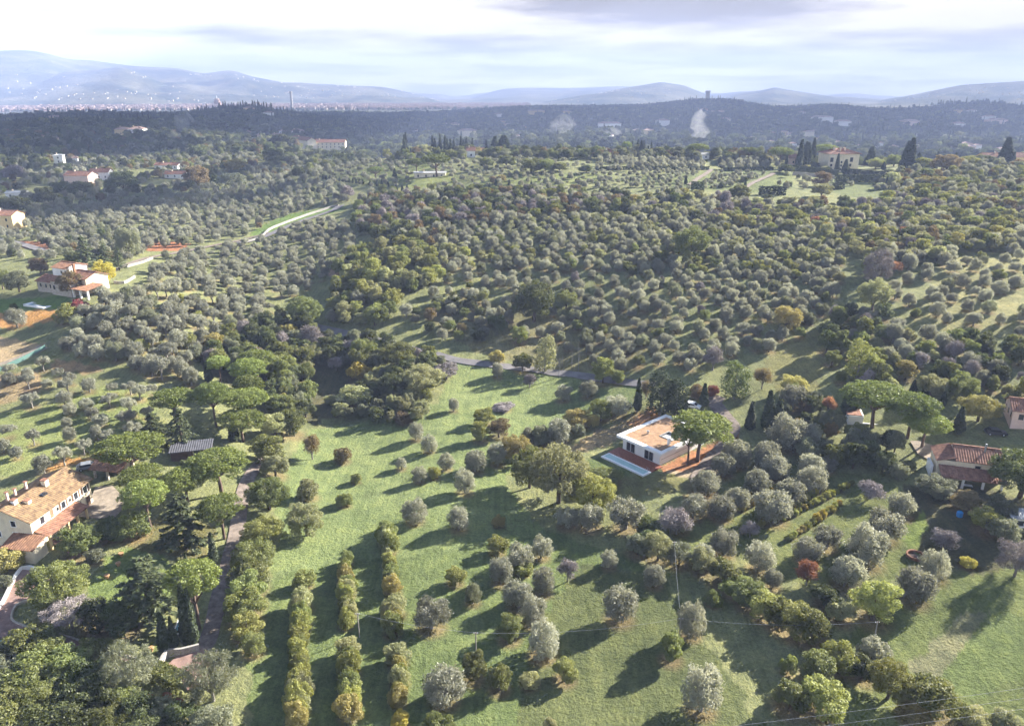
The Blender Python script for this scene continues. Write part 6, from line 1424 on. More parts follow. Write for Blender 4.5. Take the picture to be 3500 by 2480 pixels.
def put_tree(q):
    nm, cat, _ = KIND[q['kind']]
    cr, tr = rng.choice(PROTO[q['kind']])
    root = bpy.data.objects.new(nm, None); COL.objects.link(root)
    root.location = q['p']; root.rotation_euler = (rng.uniform(-.03, .03), rng.uniform(-.03, .03), rng.uniform(0, 6.28))
    s = q['w']; root.scale = (s * rng.uniform(.86, 1.14), s * rng.uniform(.86, 1.14), s * q['hz']); root.empty_display_size = .2
    for part, me_ in (('crown', cr), ('trunk', tr)):
        o_ = bpy.data.objects.new(part, me_); COL.objects.link(o_); o_.parent = root
        if part == 'crown' and q['mat'] != KIND[q['kind']][2]:
            o_.material_slots[0].link = 'OBJECT'; o_.material_slots[0].material = LM[q['mat']]
    tag(root, q['label'], cat, q['group'])
for q in single: put_tree(q)
print('SINGLE', len(single), 'MASS', {k: len(v) for k, v in mass.items()})

def scatter(name, items, label, kind='stuff'):
    """items: (proto key (kind, mat), position, width, z factor); one object whose points carry copies of the crowns"""
    keys = sorted({i[0] for i in items}); col = bpy.data.collections.new(name + '_source')
    idx = {}; n = 0
    for kd, mt in keys:
        vs = PROTO[kd][:3]; idx[(kd, mt)] = (n, len(vs))
        for cr, tr in vs:
            o_ = bpy.data.objects.new('source_%04d' % n, cr); col.objects.link(o_)
            o_.material_slots[0].link = 'OBJECT'; o_.material_slots[0].material = LM[mt]
            o_.name = 'source_%04d' % n; n += 1
    order = sorted(o_.name for o_ in col.objects)
    names = {}
    k = 0
    for o_ in col.objects: names[k] = order.index(o_.name); k += 1
    g = rs(len(items))
    co = np.array([tuple(i[1]) for i in items], np.float32)
    me_ = bpy.data.meshes.new(name); me_.vertices.add(len(items)); me_.vertices.foreach_set('co', co.ravel())
    a1 = me_.attributes.new('pick', 'INT', 'POINT'); a1.data.foreach_set('value', np.array([names[idx[i[0]][0] + int(g.randint(idx[i[0]][1]))] for i in items], np.int32))
    a2 = me_.attributes.new('size', 'FLOAT_VECTOR', 'POINT'); a2.data.foreach_set('vector', (np.array([(i[2], i[2], i[2] * i[3]) for i in items]) * np.c_[g.uniform(.84, 1.16, (len(items), 2)), np.ones(len(items))]).astype(np.float32).ravel())
    a3 = me_.attributes.new('turn', 'FLOAT_VECTOR', 'POINT'); a3.data.foreach_set('vector', np.c_[np.zeros((len(items), 2)), g.uniform(0, 6.28, len(items))].astype(np.float32).ravel())
    ob = bpy.data.objects.new(name, me_); COL.objects.link(ob)
    ng = bpy.data.node_groups.new(name + '_nodes', 'GeometryNodeTree')
    ng.interface.new_socket('Geometry', in_out='INPUT', socket_type='NodeSocketGeometry'); ng.interface.new_socket('Geometry', in_out='OUTPUT', socket_type='NodeSocketGeometry')
    gi = ng.nodes.new('NodeGroupInput'); go = ng.nodes.new('NodeGroupOutput')
    ci = ng.nodes.new('GeometryNodeCollectionInfo'); ci.inputs['Collection'].default_value = col; ci.inputs['Separate Children'].default_value = True; ci.inputs['Reset Children'].default_value = True
    ip = ng.nodes.new('GeometryNodeInstanceOnPoints'); ip.inputs['Pick Instance'].default_value = True
    def na_(nm, ty):
        x = ng.nodes.new('GeometryNodeInputNamedAttribute'); x.data_type = ty; x.inputs['Name'].default_value = nm
        return [s for s in x.outputs if s.enabled and s.name == 'Attribute'][0]
    e2r = ng.nodes.new('FunctionNodeEulerToRotation')
    ng.links.new(gi.outputs[0], ip.inputs['Points']); ng.links.new(ci.outputs[0], ip.inputs['Instance'])
    ng.links.new(na_('pick', 'INT'), ip.inputs['Instance Index']); ng.links.new(na_('size', 'FLOAT_VECTOR'), ip.inputs['Scale'])
    ng.links.new(na_('turn', 'FLOAT_VECTOR'), e2r.inputs[0]); ng.links.new(e2r.outputs[0], ip.inputs['Rotation'])
    ng.links.new(ip.outputs[0], go.inputs[0])
    md = ob.modifiers.new('scatter', 'NODES'); md.node_group = ng
    return tag(ob, label, None, None, kind)
MASSN = {'olive_tree': ('olive_grove_foliage', 'mass of distant silver olive trees on the far slopes'), 'broadleaf_tree': ('woodland_foliage', 'mass of distant broadleaf woodland'),
         'shrub': ('shrubbery', 'mass of small shrubs on the slopes'), 'bare_tree': ('bare_woodland', 'mass of bare trees on the slopes'), 'cypress': ('cypress_woods', 'distant cypress mass')}
for nm, lst in mass.items():
    n_, lb = MASSN.get(nm, (nm + '_mass', 'mass of distant trees'))
    scatter(n_, [((q['kind'], q['mat']), q['p'], q['w'], q['hz']) for q in lst], lb)

# ---------------------------------------------------------------- houses of the ridge
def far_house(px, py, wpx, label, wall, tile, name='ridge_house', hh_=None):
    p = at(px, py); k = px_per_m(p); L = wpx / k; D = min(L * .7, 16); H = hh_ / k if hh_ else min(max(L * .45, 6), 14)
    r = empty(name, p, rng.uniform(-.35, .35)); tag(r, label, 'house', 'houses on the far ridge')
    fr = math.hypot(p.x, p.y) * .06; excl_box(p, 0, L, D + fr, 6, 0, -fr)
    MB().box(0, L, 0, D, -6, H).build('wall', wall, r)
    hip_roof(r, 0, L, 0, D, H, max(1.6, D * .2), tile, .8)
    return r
RHL = [('b', 1030, 765, 46), ('b', 1058, 815, 48), ('b', 850, 810, 34), ('b', 745, 838, 60), ('b', 790, 905, 110), ('b', 1090, 832, 46), ('b', 930, 822, 34), ('b', 690, 822, 34), ('b', 1330, 855, 30), ('b', 1200, 846, 40), ('b', 1430, 810, 26), ('b', 1470, 750, 50), ('b', 1250, 752, 110),
       ('b', 1710, 855, 140), ('b', 2090, 825, 80), ('b', 1620, 820, 34), ('b', 1160, 910, 34), ('b', 1940, 868, 44), ('b', 2010, 878, 60), ('b', 1520, 790, 30), ('b', 1760, 905, 40), ('b', 480, 880, 60),
       ('c', 180, 730, 40), ('c', 240, 740, 30), ('c', 300, 740, 36), ('c', 145, 718, 24), ('c', 405, 765, 28), ('c', 480, 765, 24), ('c', 810, 758, 50), ('c', 1290, 752, 30), ('c', 1340, 806, 30), ('c', 1520, 765, 26), ('c', 1650, 745, 40), ('c', 1850, 750, 60), ('c', 1930, 748, 50), ('c', 2040, 800, 70), ('c', 2060, 826, 110),
       ('c', 1500, 835, 100), ('c', 1840, 845, 70), ('c', 1050, 838, 90), ('c', 900, 805, 120), ('c', 650, 806, 40), ('c', 310, 805, 60), ('c', 460, 845, 30), ('c', 540, 880, 34), ('c', 620, 888, 40), ('c', 700, 880, 44), ('c', 745, 895, 50), ('c', 790, 908, 40), ('c', 850, 890, 60), ('c', 895, 876, 40), ('c', 575, 956, 50), ('c', 625, 948, 30), ('c', 500, 925, 40), ('c', 750, 964, 50),
       ('c', 820, 940, 36), ('c', 950, 925, 50), ('c', 1030, 955, 60), ('c', 1120, 966, 50), ('c', 1210, 975, 40), ('c', 1700, 888, 40), ('c', 1790, 1000, 60), ('c', 1880, 968, 60), ('c', 1910, 985, 50), ('c', 1960, 976, 44), ('c', 2110, 1000, 50), ('c', 1580, 1000, 44), ('c', 1420, 985, 40), ('c', 1330, 960, 34),
       ('a', 1590, 735, 60), ('a', 1720, 765, 60), ('a', 1608, 790, 16), ('a', 1000, 780, 34), ('a', 230, 925, 40), ('a', 320, 940, 44), ('a', 480, 1080, 26), ('a', 150, 770, 40), ('a', 1120, 840, 30), ('a', 1610, 890, 16), ('a', 1680, 910, 24)]
RHL = [(P(w, x, y), wd * .34286) for w, x, y, wd in RHL]
RHL.sort(key=lambda q: q[0][0])
for i, ((X, Y), wd) in enumerate(RHL):
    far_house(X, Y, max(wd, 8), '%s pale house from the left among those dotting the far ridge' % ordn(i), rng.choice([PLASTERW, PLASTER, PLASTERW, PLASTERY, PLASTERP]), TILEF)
# ---------------------------------------------------------------- woods of the blue ridge and the valleys beyond
g = rs(9)
def polar_points(n, az0, az1, R0, R1, seed):
    g_ = rs(seed); a = g_.uniform(az0, az1, n); R = np.sqrt(g_.uniform(R0 ** 2, R1 ** 2, n))
    return np.c_[R * np.sin(a), R * np.cos(a)]
xy = np.concatenate([polar_points(7000, -.22, .75, 900, 1900, 1), polar_points(24000, -.3, .75, 1900, 3700, 2), polar_points(8000, -.75, -.2, 1100, 2300, 3)])
dens = np.sin(xy[:, 0] * .011 + 2 * np.sin(xy[:, 1] * .006)) * np.cos(xy[:, 1] * .009 + 1.0) + .6 * np.sin(xy[:, 0] * .027 + 1) * np.sin(xy[:, 1] * .021)
keep = ((dens > -.55) | (g.uniform(0, 1, len(xy)) < .25)) & ~blocked(xy[:, 0], xy[:, 1])
xy = xy[keep]; z = height(xy[:, 0], xy[:, 1])
items = []
for (x, y), zz in zip(xy, z):
    u = g.uniform()
    R = math.hypot(x, y)
    if u < .12 and R > 1200: items.append((('cypress', 'cypress'), (x, y, zz), g.uniform(2.6, 4.0), g.uniform(.8, 1.1)))
    else: items.append((('broad', 'cypress' if u < .35 else 'dark' if u < .9 else 'green' if u < .95 else 'olive_g'), (x, y, zz - 1), g.uniform(9, 17), g.uniform(.6, .9)))
# skyline cypresses of the ridges
def crest_R(az, R0=1500, R1=4200):
    R = np.linspace(R0, R1, 60); zz = height(R * math.sin(az), R * math.cos(az)); k = np.argmax((zz - CAM_Z) / R); return R[k], zz[k]
for k in range(420):
    px = g.uniform(-20, 2300)
    hx, hy, s = ray(px, 240); az = math.atan2(hx, hy)
    R, zz = crest_R(az); R += g.uniform(-90, 60); x, y = R * math.sin(az), R * math.cos(az)
    cyp_here = (420 < px < 640) or (1450 < px < 1750) or g.uniform() < .45
    zz = float(height(x, y))
    if cyp_here: items.append((('cypress', 'cypress'), (x, y, zz - 1), g.uniform(3, 5), g.uniform(.7, 1.2)))
    else: items.append((('broad', 'dark'), (x, y, zz - 1), g.uniform(9, 17), g.uniform(.7, .95)))
for k in range(110):                                     # the dense cypress wood on the left ridge
    px = g.normal(520, 60); hx, hy, s = ray(px, 250); az = math.atan2(hx, hy); R, zz = crest_R(az, 1500, 2500); R += g.uniform(-130, 30)
    x, y = R * math.sin(az), R * math.cos(az)
    items.append((('cypress', 'cypress'), (x, y, float(height(x, y)) - 1), g.uniform(3.4, 5.4), g.uniform(.8, 1.15)))
scatter('ridge_forest', items, 'dark forest covering the far blue ridge and valley')

# castle with a tower on the ridge, tower and domed church behind the cypress hill
def crest_point(px):
    hx, hy, s = ray(px, 240); az = math.atan2(hx, hy); R, zz = crest_R(az); return Vector((R * math.sin(az), R * math.cos(az), float(height(R * math.sin(az), R * math.cos(az)))))
cp = crest_point(P('c', 220, 690)[0])
castle = empty('castle', cp, 0); castle.scale = (1.5, 1.5, 1.5); tag(castle, 'dark square tower and walls of a castle on the ridge skyline', 'castle')
MB().box(-42, 20, -6, 14, -10, 9).build('wall', STONEG, castle); MB().box(-4, 5, -2, 7, 9, 23).build('tower', STONEG, castle)
MB().box(-5.5, 6.5, -3.5, 8.5, 23, 27).build('battlement', STONEG, castle); MB().box(20.01, 100, 0, 11, -10, 6).build('wing', STONEG, castle)
bt = MB()
for k in range(5):
    bt.box(-5.5 + k * 2.6, -4 + k * 2.6, -3.5, -2.8, 27, 29)
bt.build('merlon', STONEG, castle)
cp = crest_point(P('a', 1655, 720)[0])
tw = empty('white_tower', cp + Vector((0, 40, 0)), 0); tw.scale = (1.3, 1.3, 1.3); tag(tw, 'white square tower among the cypresses of the left ridge', 'tower')
MB().box(0, 11, 0, 10, -10, 24).build('wall', PLASTERW, tw); MB().box(-1.5, 12.5, -1.5, 11.5, 24, 28).build('parapet', PLASTERY, tw); hip_roof(tw, 0, 11, 0, 10, 28.1, 2, TILEF, 1)
def dome_pos(px, R, z):
    hx, hy, s = ray(px, 240); return Vector((float(hx) * R, float(hy) * R, z))
dp = dome_pos(P('a', 1422, 690)[0], 4300, -27)
ch = empty('domed_church', dp, 0); ch.scale = (.58, .58, .58); tag(ch, 'great ribbed red dome of a church rising behind the cypress ridge', 'church')
mbd = MB(); pts = [(0, 0, 55)] ; rad = [30]
for k in range(1, 11):
    a = k / 10 * math.pi / 2; pts.append((0, 0, 55 + 44 * math.sin(a))); rad.append(30 * math.cos(a) ** .8 + 2.5)
mbd.tube(pts, rad, 8); mbd.build('dome', TILEF, ch); MB().tube([(0, 0, 0), (0, 0, 55)], [32, 32], 8).build('drum', PLASTERP, ch)
MB().tube([(0, 0, 98), (0, 0, 112), (0, 0, 124)], [4, 4, .3], 8).build('lantern', WHITE, ch); MB().box(-100, -30, -20, 20, 0, 45).build('nave', PLASTERP, ch)
tp_ = dome_pos(P('a', 1906, 720)[0], 4250, -27)
tt = empty('bell_tower', tp_, 0); tt.scale = (1.4, 1.4, 1.2); tag(tt, 'slim dark tower standing in the hazy city', 'tower'); MB().box(-3.5, 3.5, -3.5, 3.5, 0, 66).build('shaft', STONEG, tt); MB().box(-4.5, 4.5, -4.5, 4.5, 66, 75).build('top', STONEG, tt)
# pylon
pp = at(*P('b', 185, 775)); py_ = empty('lattice_mast', pp, 0); tag(py_, 'thin lattice mast in the valley before the city', 'mast')
for a, b in ((-3, -3), (3, -3), (3, 3), (-3, 3)): MB().tube([(a, b, -2), (a * .2, b * .2, 44)], [.5, .35], 4).build('leg', GREY, py_)
for zz in (8, 18, 28, 38): MB().box(-3 * (1 - zz / 55), 3 * (1 - zz / 55), -.4, .4, zz, zz + .8).build('brace', GREY, py_)
# the city in the plain: beyond counting
g = rs(21); cb = MB(); cr_ = MB()
for k in range(5200):
    px = g.uniform(-40, 1180); hx, hy, s = ray(px, 240); R = g.uniform(4250, 5600)
    x, y = float(hx) * R, float(hy) * R; L = g.uniform(9, 34); D = g.uniform(8, 20); H = g.uniform(5, 12)
    z0 = -27.5; cb.box(x, x + L, y, y + D, z0 - 6, z0 + H); cr_.box(x - .8, x + L + .8, y - .8, y + D + .8, z0 + H, z0 + H + 2)
bu = mesh_obj('city_buildings', cb.v, cb.f, plain('city_plaster', (.46, .41, .35), .4, .02, .95, .05)); tag(bu, 'pale mass of city buildings in the hazy plain', None, None, 'stuff')
me_ = bpy.data.meshes.new('city_roofs'); me_.from_pydata(cr_.v, [], cr_.f); me_.materials.append(TILEF); ro = bpy.data.objects.new('city_roofs', me_); COL.objects.link(ro); tag(ro, 'mass of tiled city roofs in the hazy plain', None, None, 'stuff')
# specks of houses on the mountain flanks, told apart no more: one mass laid on the hillside
sc_ = bpy.context.evaluated_depsgraph_get(); hb = MB()
hills = [bpy.data.objects[n] for n in ('mountain_hill', 'wooded_hill', 'rounded_hill', 'eastern_hill')]
for hl in hills:
    co = np.empty(len(hl.data.vertices) * 3, np.float32); hl.data.vertices.foreach_get('co', co); co = co.reshape(-1, 3)
    lowm = co[(co[:, 2] < 190) & (co[:, 2] > -24)]
    n = 260 if hl.name == 'mountain_hill' else 110
    cl = lowm[g.randint(len(lowm), size=max(1, n // 9))]
    for c0 in cl:
        for k in range(int(g.randint(2, 14))):
            q = lowm[np.argmin(np.hypot(lowm[:, 0] - c0[0] - g.normal() * 220, lowm[:, 1] - c0[1] - g.normal() * 160))]
            x, y = q[0] + g.uniform(-14, 14), q[1] + g.uniform(-5, 5)
            L = g.uniform(7, 17); hb.box(x, x + L, y, y + 9, q[2] - 14, q[2] + g.uniform(4, 8))
hm = mesh_obj('hillside_villages', hb.v, hb.f, PLASTER); tag(hm, 'tiny pale villages speckling the hazy mountain flanks', None, None, 'stuff')

# ---------------------------------------------------------------- walls, fences, hedges
def wall_line(name, w, pts, h, th, mat, label, cat='wall', step=2.0):
    line = smooth_line([atw(w, *p) for p in pts], step); mb = MB()
    for i in range(len(line) - 1):
        a, b = line[i], line[i + 1]; d = (b - a).normalized(); n_ = Vector((-d.y, d.x)) * th / 2
        za, zb = float(height(a.x, a.y)), float(height(b.x, b.y))
        mb.add([(a.x - n_.x, a.y - n_.y, za - .6), (a.x + n_.x, a.y + n_.y, za - .6), (a.x + n_.x, a.y + n_.y, za + h), (a.x - n_.x, a.y - n_.y, za + h),
                (b.x - n_.x, b.y - n_.y, zb - .6), (b.x + n_.x, b.y + n_.y, zb - .6), (b.x + n_.x, b.y + n_.y, zb + h), (b.x - n_.x, b.y - n_.y, zb + h)],
               [(0, 4, 7, 3), (1, 2, 6, 5), (3, 7, 6, 2)] + ([(0, 3, 2, 1)] if i == 0 else []) + ([(4, 5, 6, 7)] if i == len(line) - 2 else []))
    o_ = mb.build(name, mat); return tag(o_, label, cat)
wall_line('retaining_wall', 'a', [(1600, 1585), (1700, 1555), (1760, 1500), (1880, 1450), (2020, 1400), (2160, 1355), (2210, 1345)], 1.0, .5, STONEG, 'long pale retaining wall curving across the olive plateau')
wall_line('drive_wall', 'k', [(-80, 700), (30, 545), (190, 250), (330, 262)], .7, .35, PLASTERW, 'low white wall edging the paved drive')
wall_line('kerb_wall', 'k', [(240, 525), (150, 560), (105, 650), (130, 715), (345, 785), (620, 850), (960, 965), (1240, 1045), (1410, 1085)], .35, .3, STONE, 'low rounded kerb wall around the drive bend')
wall_line('gate_wall', 'k', [(1420, 1110), (1480, 1010), (1600, 1000), (1760, 960)], 1.3, .4, STONEG, 'grey stone garden wall at the drive mouth')
wall_line('lane_wall', 'd', [(830, 215), (920, 190), (1000, 160)], 0.8, .4, STONEG, 'ochre wall along the lane by the tower farm')
wall_line('green_fence', 'd', [(-30, 905), (140, 830), (300, 745)], 1.2, .06, plain('green_mesh', (.10, .19, .165), .3, 2), 'green screen fence along the lane on the left', 'fence')
wall_line('farm_wall', 'tower', [(1480, 510), (1640, 520), (1820, 420)], 0.9, .4, STONEG, 'pale garden wall right of the tower farm')
wall_line('terrace_wall', 'villa', [(500, 770), (900, 800), (1160, 830)], 2.0, .5, STONEG, 'grey terrace wall below the villa hedge')
def hedge(w, pts, h, th, label, mat='dark', n_per=26, name='clipped_hedge'):
    line = smooth_line([atw(w, *p) for p in pts], 1.0); g_ = rs(int(h * 100) + len(line)); P_, D_ = [], []
    o0 = line[0]; z0 = float(height(o0.x, o0.y))
    for i in range(len(line) - 1):
        a, b = line[i], line[i + 1]; d = (b - a).normalized(); n_ = Vector((-d.y, d.x)); L_ = (b - a).length
        m_ = int(n_per * L_ * (2 * h + th))
        u = g_.uniform(0, 1, m_); q = g_.uniform(0, 2 * h + th, m_); zb = float(height(a.x, a.y)) - z0
        side = np.where(q < h, -1, np.where(q < h + th, 0, 1))
        off = np.where(side == 0, q - h - th / 2, side * th / 2) + g_.normal(size=m_) * .05
        zz = np.where(side == 0, h, np.where(side < 0, q, q - h - th)) + g_.normal(size=m_) * .05
        P_.append(np.c_[a.x - o0.x + (b.x - a.x) * u + n_.x * off, a.y - o0.y + (b.y - a.y) * u + n_.y * off, zb + zz])
        D_.append(np.c_[n_.x * side, n_.y * side, (side == 0) * 1.0])
    sz = .28 if n_per > 20 else .6
    me_ = leaves_mesh('foliage', np.concatenate(P_), np.concatenate(D_), sz, g_, None, 1.4, .5); me_.materials.append(LM[mat])
    o_ = bpy.data.objects.new(name, me_); COL.objects.link(o_); o_.location = (o0.x, o0.y, z0)
    return tag(o_, label, 'hedge')
hedge('k', [(1370, 1180), (1480, 1230), (1600, 1290), (1660, 1310)], 1.9, 2.4, 'clipped oval hedge at the drive mouth', 'green', 40)
hedge('k', [(1500, 985), (1620, 975), (1720, 950)], .6, 1.2, 'low leafy hedge on the stone garden wall', 'lime', 30, 'low_hedge')
hedge('villa', [(480, 700), (700, 720), (1000, 760), (1200, 770)], 3.2, 2.0, 'dark clipped hedge left of the villa front', 'cypress', 9)
hedge('villa', [(760, 640), (940, 650)], 2.6, 2.0, 'short upper hedge left of the villa', 'cypress', 9)
hedge('villa', [(1340, 745), (1560, 760), (1720, 780), (1960, 790)], 3.0, 2.0, 'dark clipped hedge right below the villa', 'cypress', 9)
hedge('villa', [(1160, 880), (1380, 880), (1620, 880), (1900, 880)], 4.0, 1.5, 'dark hedge bank on the terrace below the villa', 'cypress', 8)
hedge('villa', [(1120, 1000), (1290, 990)], 3.4, 1.5, 'short dark hedge block lower on the villa slope', 'cypress', 8)
hedge('m2', [(1130, 490), (1240, 492), (1340, 495)], 4.0, 2.0, 'dark hedge along the lower villa terrace', 'cypress', 8)
hedge('m2', [(600, 460), (700, 468)], 4.5, 2.0, 'dark hedge at the foot of the straight earth path', 'cypress', 8)
hedge('m2', [(-150, 300), (200, 296), (480, 300), (740, 296)], 1.8, 1.2, 'long thin hedge line across the middle crest', 'cypress', 8)
hedge('m2', [(850, 305), (1080, 300), (1240, 302)], 1.8, 1.2, 'thin hedge line left of the villa gardens', 'cypress', 8)
hedge('m2', [(930, 390), (1010, 395)], 1.6, 1.0, 'short pale hedge on the terrace lawn', 'pale', 8)

# ---------------------------------------------------------------- poles and cables
WIREM = plain('cable', (.27, .28, .30), .1, 1, .6, .3)
POLEM = plain('pole_wood', (.30, .27, .24), .3, 3, .9, .2)
def pole(w, x, yb, yt, label):
    p = atw(w, x, yb); X, Y = P(w, x, yt); hx, hy, sl = ray(X, Y); h = CAM_Z + float(sl) * math.hypot(p.x, p.y) - p.z
    h = min(max(h, 4.5), 7.0)
    r = empty('utility_pole', p, 0); tag(r, label, 'pole', 'utility poles')
    MB().tube([(0, 0, -.8), (0, 0, h * .5), (0, 0, h)], [.10, .09, .07], 8).build('shaft', POLEM, r); MB().box(-.3, .3, -.03, .03, h - .24, h - .17).build('crossarm', POLEM, r)
    for s in (-.28, .28): MB().cone(s, 0, h - .15, h - .02, .05, .03, 6).build('insulator', WHITE, r)
    return p + Vector((0, 0, h - .05))
t1 = pole('h', 150, 1040, 950, 'wooden pole hidden in the middle hedge row')
t2 = pole('h', 912, 1170, 1085, 'wooden pole rising behind the first front fruit tree')
t3 = pole('h', 2235, 1075, 990, 'wooden pole behind the tall ivy-hung tree')
t4 = pole('i', 1305, 1100, 1000, 'leaning wooden pole beside the grey bush')
t5 = pole('h', 2195, 560, 490, 'wooden pole in the overgrown belt corner')
def cable(a, b, sag, label, rad=.016, off=(0, 0, 0)):
    a = Vector(a) + Vector(off); b = Vector(b) + Vector(off); n = 24
    pts = [a.lerp(b, i / n) - Vector((0, 0, sag * 4 * (i / n) * (1 - i / n))) for i in range(n + 1)]
    o_ = MB().tube(pts, [rad] * (n + 1), 5).build('cable', WIREM); return tag(o_, label, 'cable', 'overhead cables')
cable(t1, t2, .5, 'overhead cable from the middle hedge row to the first pole'); cable(t2, t3, 1.0, 'overhead cable spanning the meadow in front of the big olives')
cable(t3, t4, .9, 'overhead cable crossing the diagonal hedge'); cable(t3, t5, .8, 'overhead cable running up to the belt corner')
def on_ray(w, x, y, k):                                   # a point on the sight line, a little short of the ground
    g0 = atw(w, x, y); return Vector((0, 0, CAM_Z)).lerp(g0, k)
for k, ((x, y), (x2, y2)) in enumerate((((-200, 1690), (2500, 1342)), ((0, 1740), (2500, 1408)), ((400, 1745), (2500, 1478)))):
    cable(on_ray('i', x, y, .90), on_ray('i', x2, y2, .92), .3, ('upper', 'middle', 'lower')[k] + ' of the three parallel cables near the bottom right', .013)

# ---------------------------------------------------------------- cars and small things
def car(p, rz, paint, label):
    r = empty('parked_car', p, rz); tag(r, label, 'car', 'parked cars')
    prof = [(-2.1, .35), (2.1, .35), (2.15, .75), (1.2, .95), (.55, 1.42), (-1.2, 1.45), (-1.95, .98), (-2.15, .8)]; W_ = .85
    n = len(prof); mb = MB(); mb.add([(x, -W_, z) for x, z in prof] + [(x, W_, z) for x, z in prof], [tuple(range(n)), tuple(range(2 * n - 1, n - 1, -1))] + [(i, i + n, (i + 1) % n + n, (i + 1) % n) for i in range(n)])
    mb.build('body', paint, r)
    for s in (-1, 1):
        MB().add([(1.05, s * .86, .97), (.5, s * .86, 1.35), (-1.15, s * .86, 1.37), (-1.7, s * .86, .99)], [(0, 1, 2, 3)]).build('side_window', GLASS, r)
        for x in (-1.35, 1.35):
            wh = MB().tube([(x, s * .72, .33), (x, s * .9, .33)], [.33, .33], 14).build('wheel', GLASS, r); MB().tube([(x, s * .9, .33), (x, s * .915, .33)], [.2, .2], 10).build('rim', METAL, wh)
    MB().add([(1.18, -.7, .985), (1.18, .7, .985), (.6, .7, 1.40), (.6, -.7, 1.40)], [(0, 1, 2, 3)]).build('windscreen', GLASS, r)
    MB().add([(-1.93, -.7, 1.01), (-1.93, .7, 1.01), (-1.26, .7, 1.43), (-1.26, -.7, 1.43)], [(3, 2, 1, 0)]).build('rear_window', GLASS, r)
car(atw('pool', 1270, 345) + Vector((0, 0, .1)), -.5, WHITE, 'white car parked behind the modern house under the conifer')
car(atw('right', 1760, 460) + Vector((0, 0, .1)), -.2, plain('dark_paint', (.03, .03, .035), .2, 1, .3, .5), 'dark car parked between the two tiled houses')
car(atw('farm', 1170, 470) + Vector((0, 0, .1)), .5, plain('grey_car_paint', (.2, .21, .22), .2, 1, .3, .5), 'grey car parked left of the small loggia')
POT = plain('terracotta_pot', (.42, .24, .12), .25, 4, .85, .2)
for i, (x, y) in enumerate(((1070, 125), (945, 320), (1335, 960), (1045, 210))):
    p = atw('k', x, y); r = empty('garden_urn', p, 0); tag(r, ('terracotta urn at the head of the lawn', 'terracotta urn in the middle of the lawn', 'terracotta urn on the grass near the cypresses', 'terracotta urn in the cedar shade on the lawn')[i], 'urn', 'garden urns')
    MB().tube([(0, 0, 0), (0, 0, .12), (0, 0, .5), (0, 0, .62), (0, 0, .7)], [.22, .24, .42, .46, .4], 12).build('pot', POT, r); MB().tube([(0, 0, .55), (0, 0, .72)], [.3, .05], 8).build('soil', WOOD, r)
p = atw('k', 60, 960); cv = empty('covered_pool', p + Vector((0, 0, .3)), .3); tag(cv, 'teal pool cover at the bottom of the paved drive', 'pool cover')
MB().box(-5, 4, -2.6, 2.6, -.6, 0).build('basin', STONE, cv)
for k in range(6): MB().box(-4.8 + k * 1.45, -4.8 + k * 1.45 + 1.38, -2.45, 2.45, .002, .06 + .02 * (k % 2)).build('cover_panel', plain('teal_cover', (.12, .30, .33), .25, 1.2, .5, .4), cv)
p = atw('k', 1600, 760); bs = empty('garden_basin', p + Vector((0, 0, .1)), .15); tag(bs, 'small pale stone basin between the tall cypresses', 'basin'); MB().box(-.9, .9, -1.7, 1.7, -.3, .35).build('basin', PLASTERW, bs); MB().box(-.7, .7, -1.5, 1.5, .351, .36).build('water', WATERB, bs)
p = atw('r2', 745, 1300); wl = empty('brick_well', p, 0); tag(wl, 'round dark brick fire ring on the grass', 'fire pit')
ringm = MB()
for k in range(18):
    a = k / 18 * 6.283; c, s = math.cos(a), math.sin(a)
    b_ = MB().box(-.14, .14, -.3, .3, 0, .5); b2 = MB(); b2.add([((x + 1.4) * c - y * s, (x + 1.4) * s + y * c, z) for x, y, z in b_.v], b_.f); b2.build('brick', TILE, wl)
MB().cone(0, 0, -.1, .06, 1.3, 1.3, 18).build('ash', WOOD, wl)
p = atw('r2', 1230, 855); bb = empty('water_drum', p, 0); tag(bb, 'bright blue plastic drum under the dark trees', 'drum'); MB().tube([(0, 0, 0), (0, 0, .3), (0, 0, .9), (0, 0, 1.0)], [.5, .56, .56, .45], 14).build('body', plain('blue_plastic', (.03, .22, .55), .1, 1, .4, .4), bb); MB().cone(0, 0, 1.0, 1.06, .42, .4, 14).build('lid', plain('blue_lid', (.05, .3, .6), .1), bb)
for i, (x, yb, yt) in enumerate(((1452, 925, 800), (1535, 885, 720), (1578, 890, 715), (1475, 870, 790))):
    p = atw('e', x, yb); X, Y = P('e', x, yt); hx, hy, sl = ray(X, Y); h = CAM_Z + float(sl) * math.hypot(p.x, p.y) - p.z
    r = empty('birch', p, 0); tag(r, '%s pale-stemmed bare birch from the left by the road' % ORD[i], 'tree', 'bare birches by the road')
    MB().tube([(0, 0, -.3), (.05, 0, h * .5), (0, .1, h)], [.10, .07, .02], 7).build('trunk', BARKG, r)
    tw_ = MB()
    for k in range(16):
        a = k * 2.4; z0 = h * (.45 + .5 * k / 16); L = 1.5 * (1.1 - k / 16)
        tw_.tube([(0, .05, z0), (math.cos(a) * L * .5, math.sin(a) * L * .5, z0 + L * .5), (math.cos(a) * L, math.sin(a) * L, z0 + L * .8)], [.035, .02, .006], 4)
    tw_.build('crown', BARKG, r)

